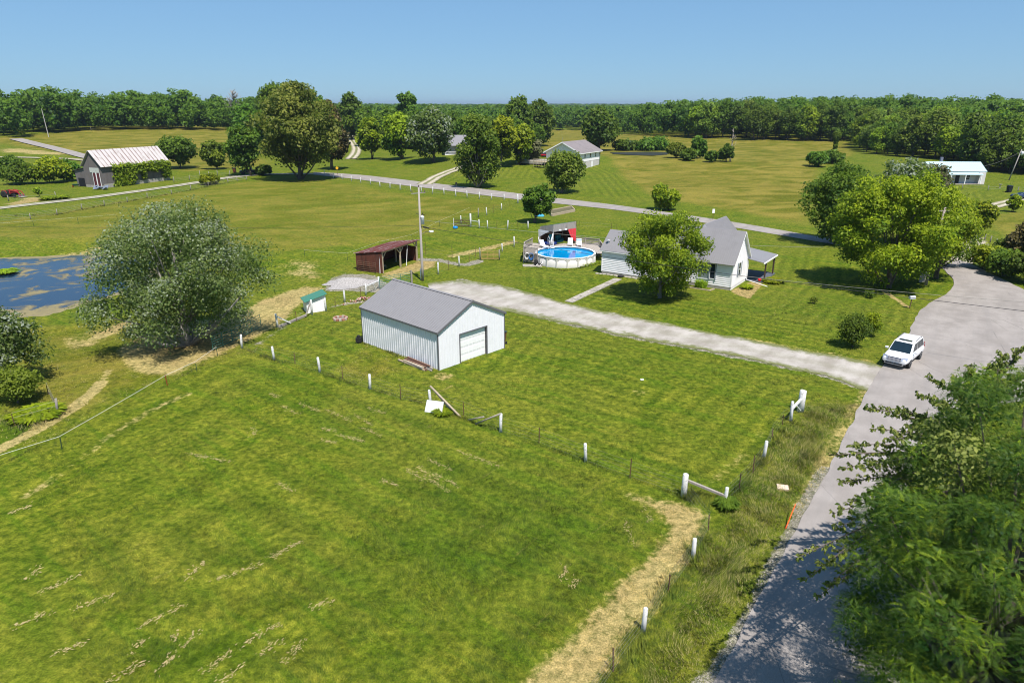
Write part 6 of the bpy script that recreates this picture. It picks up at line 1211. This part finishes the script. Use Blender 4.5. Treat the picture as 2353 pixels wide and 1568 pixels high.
# ------------------------------------------------------------------ vehicles
M_TYRE = paint('tyre', (.02, .02, .02), .85); M_RIM = paint('alloy', (.42, .42, .43), .35, .05); M_CG = glass('car_glass', (.010, .022, .030), .05)
def carpaint(name, col):
    if name in MC: return MC[name]
    t = NT(name); t.b.inputs['Coat Weight'].default_value = .6; t.b.inputs['Coat Roughness'].default_value = .05; n_ = t.noise(t.objc(), 4, 3); MC[name] = t.fin(t.mix(n_, tuple(c*.96 for c in col), col), .35); return MC[name]
def wheels(e, L, W_, xf, xr, r_):
    for x in (xf, xr):
        for s in (-1, 1):
            wm = MB().lathe([(r_*.62, -.11), (r_*.93, -.11), (r_, -.06), (r_, .06), (r_*.93, .11), (r_*.62, .11)], 22, axis='y').obj('tyre', M_TYRE, e, True); wm.location = (x, s*(W_/2-.10), r_)
            k = MB(); k.lathe([(.03, .02), (r_*.18, .06), (r_*.2, .02)], 12, (0, 0, 0), 'y')
            for i in range(6): m = Matrix.Rotation(P2*i/6, 4, 'Y'); k.box(-.035, .035, .02, .06, .05, r_*.6, m)
            k.lathe([(r_*.56, .0), (r_*.63, .02), (r_*.63, .09), (r_*.56, .07)], 20, (0, 0, 0), 'y'); o = k.obj('rim', M_RIM, wm, True); o.scale = (1, s, 1); o.location = (0, s*.03, 0)
def body_loft(secs, name, mat, e, sub=1):
    # secs: (x, half width bottom, half width mid, half width top, z bottom, z mid, z top)
    mb = MB(); vs = []
    for x, wb, wm, wt, zb, zm, zt_ in secs: vs += [(x, -wb, zb), (x, -wm, zb*.35+zm*.65), (x, -wm*.995, zm), (x, -wt, zt_), (x, -wt*.45, zt_+.025), (x, wt*.45, zt_+.025), (x, wt, zt_), (x, wm*.995, zm), (x, wm, zb*.35+zm*.65), (x, wb, zb)]
    n = 10; fs = [(i*n+j, i*n+(j+1) % n, (i+1)*n+(j+1) % n, (i+1)*n+j) for i in range(len(secs)-1) for j in range(n)]; fs += [tuple(range(n))[::-1], tuple((len(secs)-1)*n+j for j in range(n))]
    mb.add(vs, fs); o = mb.obj(name, mat, e, True)
    md = o.modifiers.new('s', 'SUBSURF'); md.levels = 1; md.render_levels = 2
    return o
def suv(p, rz_, label, cat, col, name, roofc=None, detail=True, L=4.85, W_=1.97, Hh=1.84):
    # front towards +x
    e = empty(name, p, rz_, label, cat); cp = carpaint('carpaint_'+name, col); h = W_/2; f = L/2
    body_loft([(-f, h*.86, h*.90, h*.84, .42, .85, .98), (-f+.06, h*.92, h*.97, h*.90, .36, .86, 1.06), (-f+.7, h*.95, h, h*.93, .32, .86, 1.08), (0, h*.95, h, h*.93, .32, .86, 1.07), (f-1.35, h*.95, h, h*.92, .32, .88, 1.10), (f-1.15, h*.95, h*.995, h*.90, .32, .88, 1.10), (f-.35, h*.93, h*.97, h*.84, .34, .84, 1.0), (f-.10, h*.86, h*.90, h*.76, .36, .78, .93), (f, h*.76, h*.82, h*.66, .42, .68, .78)], 'body', cp, e)
    # cabin
    zb, zt_ = 1.05, Hh-.06; xb0, xb1, xt0, xt1 = -f+.05, f-1.12, -f+.32, f-2.02; wb, wt = h*.92, h*.74
    cb = [(xb0, wb), (xb1, wb), (xt0, wt), (xt1, wt)]
    mb = MB(); vs = [(xb0, -wb, zb), (xb1, -wb*.96, zb), (xb1, wb*.96, zb), (xb0, wb, zb), (xt0, -wt, zt_), (xt1, -wt, zt_), (xt1, wt, zt_), (xt0, wt, zt_)]
    mb.add(vs, [(3, 2, 1, 0), (4, 5, 6, 7), (0, 1, 5, 4), (1, 2, 6, 5), (2, 3, 7, 6), (3, 0, 4, 7)]); mb.obj('cabin', cp if not roofc else carpaint('roofpaint_'+name, roofc), e, True, .07)
    V = [Vector(v) for v in vs]
    def pane(nm, a, b, c, d, u0, u1, v0, v1, mat=M_CG, off_=.012):
        P_ = lambda u, v: (a.lerp(b, u)).lerp(d.lerp(c, u), v); q = [P_(u0, v0), P_(u1, v0), P_(u1, v1), P_(u0, v1)]; n_ = (q[1]-q[0]).cross(q[3]-q[0]).normalized(); 
        ce = (a+b+c+d)/4; 
        if n_.dot(ce-Vector((0, 0, 1.2))) < 0: n_ = -n_
        MB().slab([x_+n_*.004 for x_ in q], off_, n_).obj(nm, mat, e)
    pane('windscreen', V[1], V[2], V[6], V[5], .05, .95, .08, .92); pane('rear_window', V[3], V[0], V[4], V[7], .1, .9, .2, .85)
    for a, b, c, d in ((V[0], V[1], V[5], V[4]), (V[3], V[2], V[6], V[7])):
        for u0, u1 in ((.08, .27), (.30, .56), (.60, .88)): pane('side_window', a, b, c, d, u0, u1, .15, .86)
    wheels(e, L, W_, f-.98, -f+1.05, .37)
    if not detail: return e
    mb = MB(); mb.slab([(xt1-.62, -wt*.62, zt_+.012), (xt1-.25, -wt*.66, zt_+.012), (xt1-.25, wt*.66, zt_+.012), (xt1-.62, wt*.62, zt_+.012)], .015, (0, 0, 1)); mb.obj('sunroof', M_CG, e)
    for s in (-1, 1):
        MB().tube([(xt1-.75, s*wt*.93, zt_+.0), (xt1-.8, s*wt*.93, zt_+.06), (xt0+.35, s*wt*.93, zt_+.06), (xt0+.3, s*wt*.93, zt_)], .024, 6).obj('roof_rail', M_TRIM, e)
        o = MB().box(-.10, .08, -.12, .12, -.08, .08).obj('mirror', cp, e, True, .03); o.location = (f-1.55, s*(h+.09), 1.18)
        o = MB().slab([(f-.14, s*h*.50, .72), (f-.28, s*h*.90, .76), (f-.40, s*h*.90, .97), (f-.24, s*h*.52, .95)], .16, (1, 0, .25)).obj('headlight', glass('lamp_glass', (.30, .34, .42), .1), e)
        MB().slab([(-f-.01, s*h*.80, .8), (-f-.01, s*h*.93, .8), (-f+.0, s*h*.88, 1.25), (-f+.0, s*h*.76, 1.25)], .03, (-1, 0, 0)).obj('tail_light', paint('tail_red', (.35, .01, .01), .3), e)
        MB().box(f-.24, f-.07, min(s*h*.55, s*h*.78), max(s*h*.55, s*h*.78), .47, .56).obj('fog_light', M_DARK, e)
    gr = MB().slab([(f-.07, -h*.46, .66), (f-.07, h*.46, .66), (f-.19, h*.48, .93), (f-.19, -h*.48, .93)], .13, (1, 0, .3)).obj('grille', paint('grille_dark', (.05, .06, .09), .4), e)
    k = MB()
    for q in range(3): k.box(f+.04-.03*q, f+.065-.03*q, -h*.44, h*.44, .735+q*.065, .755+q*.065)
    k.obj('grille_bar', metal('chrome', (.6, .6, .62), .2), gr)
    MB().box(f-.10, f+.005, -h*.62, h*.62, .45, .53).obj('lower_vent', M_DARK, e); MB().box(f-.16, f+.01, -h*.7, h*.7, .36, .40).obj('bumper_lip', paint('sill_grey', (.28, .28, .28), .6), e)
    return e
a, b = at(2088, 846), at(2111, 826); d = (b-a).xy.normalized()      # front right wheel, rear right wheel
n_ = Vector((-d.y, d.x)); c = (a+b)/2; c = Vector((c.x+n_.x*.93, c.y+n_.y*.93, 0)); c.z = float(hz(c.x, c.y))+.04
suv(c, math.atan2(-d.y, -d.x), 'white family SUV parked on the junction by the driveway', 'car', (.80, .80, .80), 'parked_suv')
q = SLAB.copy(); q = hp(1243, 361, SLAB.z); suv(q, math.pi-.15, 'red car parked on the slab beside the far white house', 'car', (.42, .008, .02), 'parked_car', (.02, .02, .025), False, 4.5, 1.8, 1.55)
suv(at(788, 306), math.pi-.3, 'white car far away at the top of the curved track', 'car', (.75, .75, .75), 'distant_car', None, False, 4.6, 1.85, 1.6)
suv(at(2346, 457), math.pi, 'dark blue car at the right edge by the gravel track', 'car', (.02, .04, .10), 'dark_car', None, False, 4.5, 1.8, 1.5)
# black pickup
e = empty('pickup_truck', at(574, 400), math.pi+.1, 'black pickup truck parked by the lane left of the golden oak', 'pickup truck'); cp = carpaint('carpaint_truck', (.012, .012, .014)); h = .98; f = 2.9
body_loft([(-f, h*.92, h*.95, h*.92, .5, .95, 1.15), (-f+.1, h*.95, h, h*.95, .45, .95, 1.2), (0, h*.95, h, h*.95, .42, .95, 1.2), (f-1.1, h*.95, h, h*.92, .42, .95, 1.2), (f-.3, h*.93, h*.96, h*.86, .42, .92, 1.12), (f, h*.85, h*.88, h*.76, .48, .85, 1.0)], 'body', cp, e)
mb = MB(); mb.add([(-.8, -.9, 1.15), (1.75, -.9, 1.15), (1.75, .9, 1.15), (-.8, .9, 1.15), (-.6, -.72, 1.85), (.95, -.72, 1.85), (.95, .72, 1.85), (-.6, .72, 1.85)], [(3, 2, 1, 0), (4, 5, 6, 7), (0, 1, 5, 4), (1, 2, 6, 5), (2, 3, 7, 6), (3, 0, 4, 7)]); mb.obj('cabin', cp, e, True, .05)
for s in (-1, 1): MB().slab([(-.6, s*.885, 1.25), (1.3, s*.885, 1.25), (.85, s*.755, 1.75), (-.5, s*.755, 1.75)], .012, (0, s, .2)).obj('side_window', M_CG, e)
MB().box(-f+.15, -.9, -h*.8, h*.8, 1.2, 1.24).obj('cargo_bed', M_DARK, e); wheels(e, 5.8, 1.96, f-1.0, -f+1.15, .40)
# red tractor with loader
b = at(25, 453); e = empty('farm_tractor', b, -.12, 'red farm tractor with front loader in the garden at the left edge', 'tractor'); M_TR = paint('tractor_red', (.38, .035, .035), .5, .15, 3, (.2, .06, .04), 2, .4)
mb = MB(); mb.box(.1, 2.0, -.32, .32, .95, 1.55); mb.obj('bonnet', M_TR, e, bevel=.06); mb = MB(); mb.box(-1.3, .4, -.25, .25, .5, 1.0); mb.box(.4, 1.9, -.2, .2, .55, .95); mb.obj('chassis', M_DARK, e)
for s in (-1, 1):
    w_ = MB().lathe([(.35, -.18), (.68, -.2), (.75, -.1), (.75, .1), (.68, .2), (.35, .18)], 22, axis='y').obj('rear_tyre', M_TYRE, e, True); w_.location = (-.8, s*.85, .75); k = MB().lathe([(.02, 0), (.36, .03), (.36, .12)], 16, axis='y').obj('rim', paint('cream_rim', (.6, .55, .42), .6), w_, True); k.location = (0, s*.12-.03, 0)
    w_ = MB().lathe([(.22, -.12), (.38, -.13), (.43, 0), (.38, .13), (.22, .12)], 18, axis='y').obj('front_tyre', M_TYRE, e, True); w_.location = (1.65, s*.75, .43); MB().lathe([(.02, 0), (.22, .03), (.22, .12)], 14, axis='y').obj('rim', paint('cream_rim', (.6, .55, .42), .6), w_, True)
    mb = MB(); mb.tube([(-.1, s*.75, .9), (-.3, s*.75, 1.5), (-.8, s*.8, 1.62), (-1.3, s*.8, 1.45)], .07, 6); mb.obj('mudguard', M_TR, e)
    mb = MB(); mb.bar((.5, s*.5, .8), (.55, s*.5, 1.75), .12); mb.bar((.55, s*.5, 1.75), (2.4, s*.5, 1.35), .12); mb.bar((2.4, s*.5, 1.35), (2.95, s*.5, .45), .12); mb.obj('loader_arm', M_TR, e)
mb = MB(); mb.slab([(2.8, -.9, .15), (2.8, .9, .15), (3.5, .9, .10), (3.5, -.9, .10)], .05, (0, 0, 1)); mb.slab([(2.8, -.9, .15), (2.8, .9, .15), (2.85, .9, .7), (2.85, -.9, .7)], .05, (-1, 0, 0)); mb.obj('bucket', M_WOODG, e)
mb = MB(); mb.box(-.9, -.45, -.25, .25, 1.1, 1.2); mb.box(-1.0, -.9, -.25, .25, 1.1, 1.6); mb.obj('seat', M_DARK, e); mb = MB(); mb.tube([(-.1, 0, 1.3), (-.3, 0, 1.6)], .03, 6); mb.lathe([(.2, 0), (.22, .02), (.2, .04)], 14, (-.32, 0, 1.6)); mb.obj('steering_wheel', M_DARK, e)
# ------------------------------------------------------------------ the two near trees over the road at lower right
def compound(r, P, D, L, pairs=7, ll=.046, lw=.019):     # feathery leaves: a midrib with leaflets on both sides
    n = len(P); D = D/np.linalg.norm(D, axis=1)[:, None]; N = r.normal(0, .45, (n, 3)); N[:, 2] += 1; N -= D*(N*D).sum(1)[:, None]; N /= np.linalg.norm(N, axis=1)[:, None]; Sd = np.cross(D, N)
    V = []; k = pairs*2+1
    for i in range(pairs):
        t = .12+.88*i/pairs
        for s in (-1, 1):
            c = P+D*(L*t)[:, None]-np.array([0, 0, 1])*(L*t*t*.35)[:, None]; a = Sd*s*.92+D*.38+N*(-.18); w = D*.92-Sd*s*.38; q = (1-.35*abs(t-.5)*2)
            e = c+a*(ll*q); m = c+a*(ll*q*.5); V.append(np.stack([c, m+w*lw*.5, e, m-w*lw*.5], 1))
    c = P+D*L[:, None]-np.array([0, 0, 1])*(L*.35)[:, None]; e = c+D*ll; m = (c+e)/2; V.append(np.stack([c, m+Sd*lw*.5, e, m-Sd*lw*.5], 1))
    return np.stack(V, 1).reshape(-1, 3), k
XM = np.array([(740, 2420), (800, 2352), (832, 2262), (870, 2215), (930, 2135), (1000, 2075), (1060, 2000), (1150, 1960), (1200, 1935), (1300, 1912), (1420, 1905), (1480, 1935), (1568, 1900), (1600, 1840), (2600, 1700)], float)
r = np.random.default_rng(5); L = []; tries = 0
TC = np.array([15.8, 17.8, 6.2]); TR = np.array([7.6, 7.8, 6.2])
while len(L) < 250 and tries < 40000:
    tries += 1; p = r.uniform(-1, 1, 3); m = p@p
    if m > 1 or (m < .35 and r.uniform() < .75): continue
    q = TC+p*TR; s = r.uniform(.35, .9)
    if q[2] < 1.5: continue
    X_, Y_ = px(q); rp = s/depth(q)*FL
    if depth(q) < 5 or X_-rp*.95 < np.interp(Y_, XM[:, 0], XM[:, 1]): continue
    L.append((*q, s))
L = np.array(L); base = np.array([16.6, 18.6, float(hz(16.6, 18.6))]); Ll = L.copy(); Ll[:, :3] -= base
e = empty('locust_tree', tuple(base), 0, 'big feathery-leaved tree filling the lower right corner over the road', 'tree')
link('trunk', trunk_mb(r, Ll, 1.5, 12, .32, nl=70).mesh('trunk', BARK, True), e)
n = 70000; w = Ll[:, 3]**2; i = r.choice(len(Ll), n, p=w/w.sum()); d = r.normal(0, 1, (n, 3)); d[:, 2] += .45; d /= np.linalg.norm(d, axis=1)[:, None]
qq = np.where(r.uniform(0, 1, n) < .22, r.uniform(.2, .8, n), r.uniform(.8, 1.08, n)); P_ = Ll[i, :3]+d*(Ll[i, 3]*qq)[:, None]*np.array([1, 1, .8])
D_ = d*.55+r.normal(0, .75, (n, 3)); D_[:, 2] = D_[:, 2]*.6-.12; Ln = r.uniform(.20, .34, n)
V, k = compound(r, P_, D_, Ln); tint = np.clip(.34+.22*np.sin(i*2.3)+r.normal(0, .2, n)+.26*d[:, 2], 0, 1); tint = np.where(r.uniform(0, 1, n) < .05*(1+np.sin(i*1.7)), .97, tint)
Li = Ll.copy(); Li[:, 3] *= .72; v3_, t3_ = leaf_cloud(r, Li, 20000, .075, up=.3); V = np.concatenate([V, v3_])  # inner leaves coloured darker, painting the shade inside the crown
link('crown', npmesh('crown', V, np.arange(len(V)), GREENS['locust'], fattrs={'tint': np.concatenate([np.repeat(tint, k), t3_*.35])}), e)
# looser tree with long hanging leaves behind it
cb = Vector((19.0, 25.0, float(hz(19, 25)))); e = empty('cherry_tree', cb, 0, 'loose-branched tree whose drooping sprays reach over the near road', 'tree')
mb = MB(); mb.tube([(0, 0, -.2), (-.2, .1, 3), (-.4, 0, 6), (-.3, .2, 9)], [.2, .17, .12, .05], 8); mb.obj('trunk', BARK, e, True)
TIPS = [(1985, 935, 9.2), (2010, 985, 8.8), (2050, 1010, 9), (2110, 905, 9.8), (2135, 870, 10), (2160, 925, 9.6), (2195, 868, 10.2), (2230, 845, 10.4), (2275, 838, 10.6), (2300, 815, 10.8), (2345, 800, 11), (1915, 1045, 8.2), (1940, 1075, 8), (1955, 1020, 8.4), (1930, 1110, 7.6), (1985, 1075, 8.2), (2040, 1060, 8.6), (2090, 980, 9.2), (2170, 985, 9.4), (2240, 920, 9.8), (1912, 1180, 7), (1920, 1215, 6.6),
        (1828, 1282, 6.4), (1850, 1330, 6.1), (1890, 1300, 6.2), (1880, 1370, 5.8), (1905, 1340, 6.), (2010, 1130, 8), (2100, 1040, 8.8), (2300, 880, 10.4), (2350, 860, 10.8), (2060, 940, 9.2), (1960, 1150, 7.2)]
bm_ = MB(); PV = []; PD = []; r2_ = np.random.default_rng(9)
for tx, ty, tz in TIPS:
    tip = hp(tx, ty, tz)-cb; root = Vector((-.3, .1, min(8.5, tip.z*.75))); m1 = root.lerp(tip, .5)+Vector((r2_.normal(0, .25), r2_.normal(0, .25), .5)); pts = [root.lerp(m1, t).lerp(m1.lerp(tip, t), t) for t in np.linspace(0, 1, 9)]
    bm_.tube(pts, [.07*(1-.9*t) for t in np.linspace(0, 1, 9)], 5)
    for k_ in range(46):
        t = .3+.7*k_/45; s = root.lerp(m1, t).lerp(m1.lerp(tip, t), t); dr = (tip-root).normalized(); a = Vector((r2_.normal(), r2_.normal(), r2_.normal()*.5)); a = (a-dr*a.dot(dr)).normalized(); q = s+a*r2_.uniform(.2, .7)*(1.25-t)+dr*.15+Vector((0, 0, .05))
        if k_ % 2: bm_.tube([s, q], [.012, .005], 3, False)
        for j in range(11): u = (j+.5)/11; PV.append(s.lerp(q, u)); PD.append((a.x*.5+r2_.normal(0, .4), a.y*.5+r2_.normal(0, .4), -.75+r2_.normal(0, .25)))
bm_.obj('branch', BARK, e, True); P_ = np.array(PV); D_ = np.array(PD); D_ /= np.linalg.norm(D_, axis=1)[:, None]; n = len(P_); N = r2_.normal(0, 1, (n, 3)); N -= D_*(N*D_).sum(1)[:, None]; N /= np.linalg.norm(N, axis=1)[:, None]; Sd = np.cross(D_, N); Ln = r2_.uniform(.11, .18, n)[:, None]
V = np.stack([P_, P_+D_*Ln*.45+Sd*Ln*.26, P_+D_*Ln, P_+D_*Ln*.45-Sd*Ln*.26], 1).reshape(-1, 3)
Lc = []
while len(Lc) < 46:
    X_ = r2_.uniform(2140, 2620); Y_ = r2_.uniform(860, 1230); q = np.array(hp(X_, Y_, r2_.uniform(5.5, 10.5))); s = r2_.uniform(.5, .95)
    if q[1] > 33 or q[1] < 17 or X_-s/depth(q)*FL < np.interp(Y_, XM[:, 0], XM[:, 1])+25: continue
    Lc.append((*(q-np.array(cb)), s))
v2_, t2_ = leaf_cloud(r2_, np.array(Lc), 15000, .075, up=.2)
V = np.concatenate([V, v2_]); t2_ = np.concatenate([r2_.uniform(0, 1, n), t2_])
link('crown', npmesh('crown', V, np.arange(len(V)), GREENS['cherry'], fattrs={'tint': t2_}), e)
# ------------------------------------------------------------------ summer haze: one box of even air round the whole scene
t = NT('haze_air'); t.n.remove(t.b); pv = t.new('ShaderNodeVolumePrincipled', {'Color': (.62, .74, .92), 'Density': .00009, 'Anisotropy': .3}); t.t.links.new(pv.outputs[0], t.out.inputs['Volume'])
hb = MB(); hb.box(-9500, 9500, -400, 12500, -60, 60); o = hb.obj('haze', t.m); tag(o, 'thin bluish summer haze over the far woods', 'haze', kind='stuff')
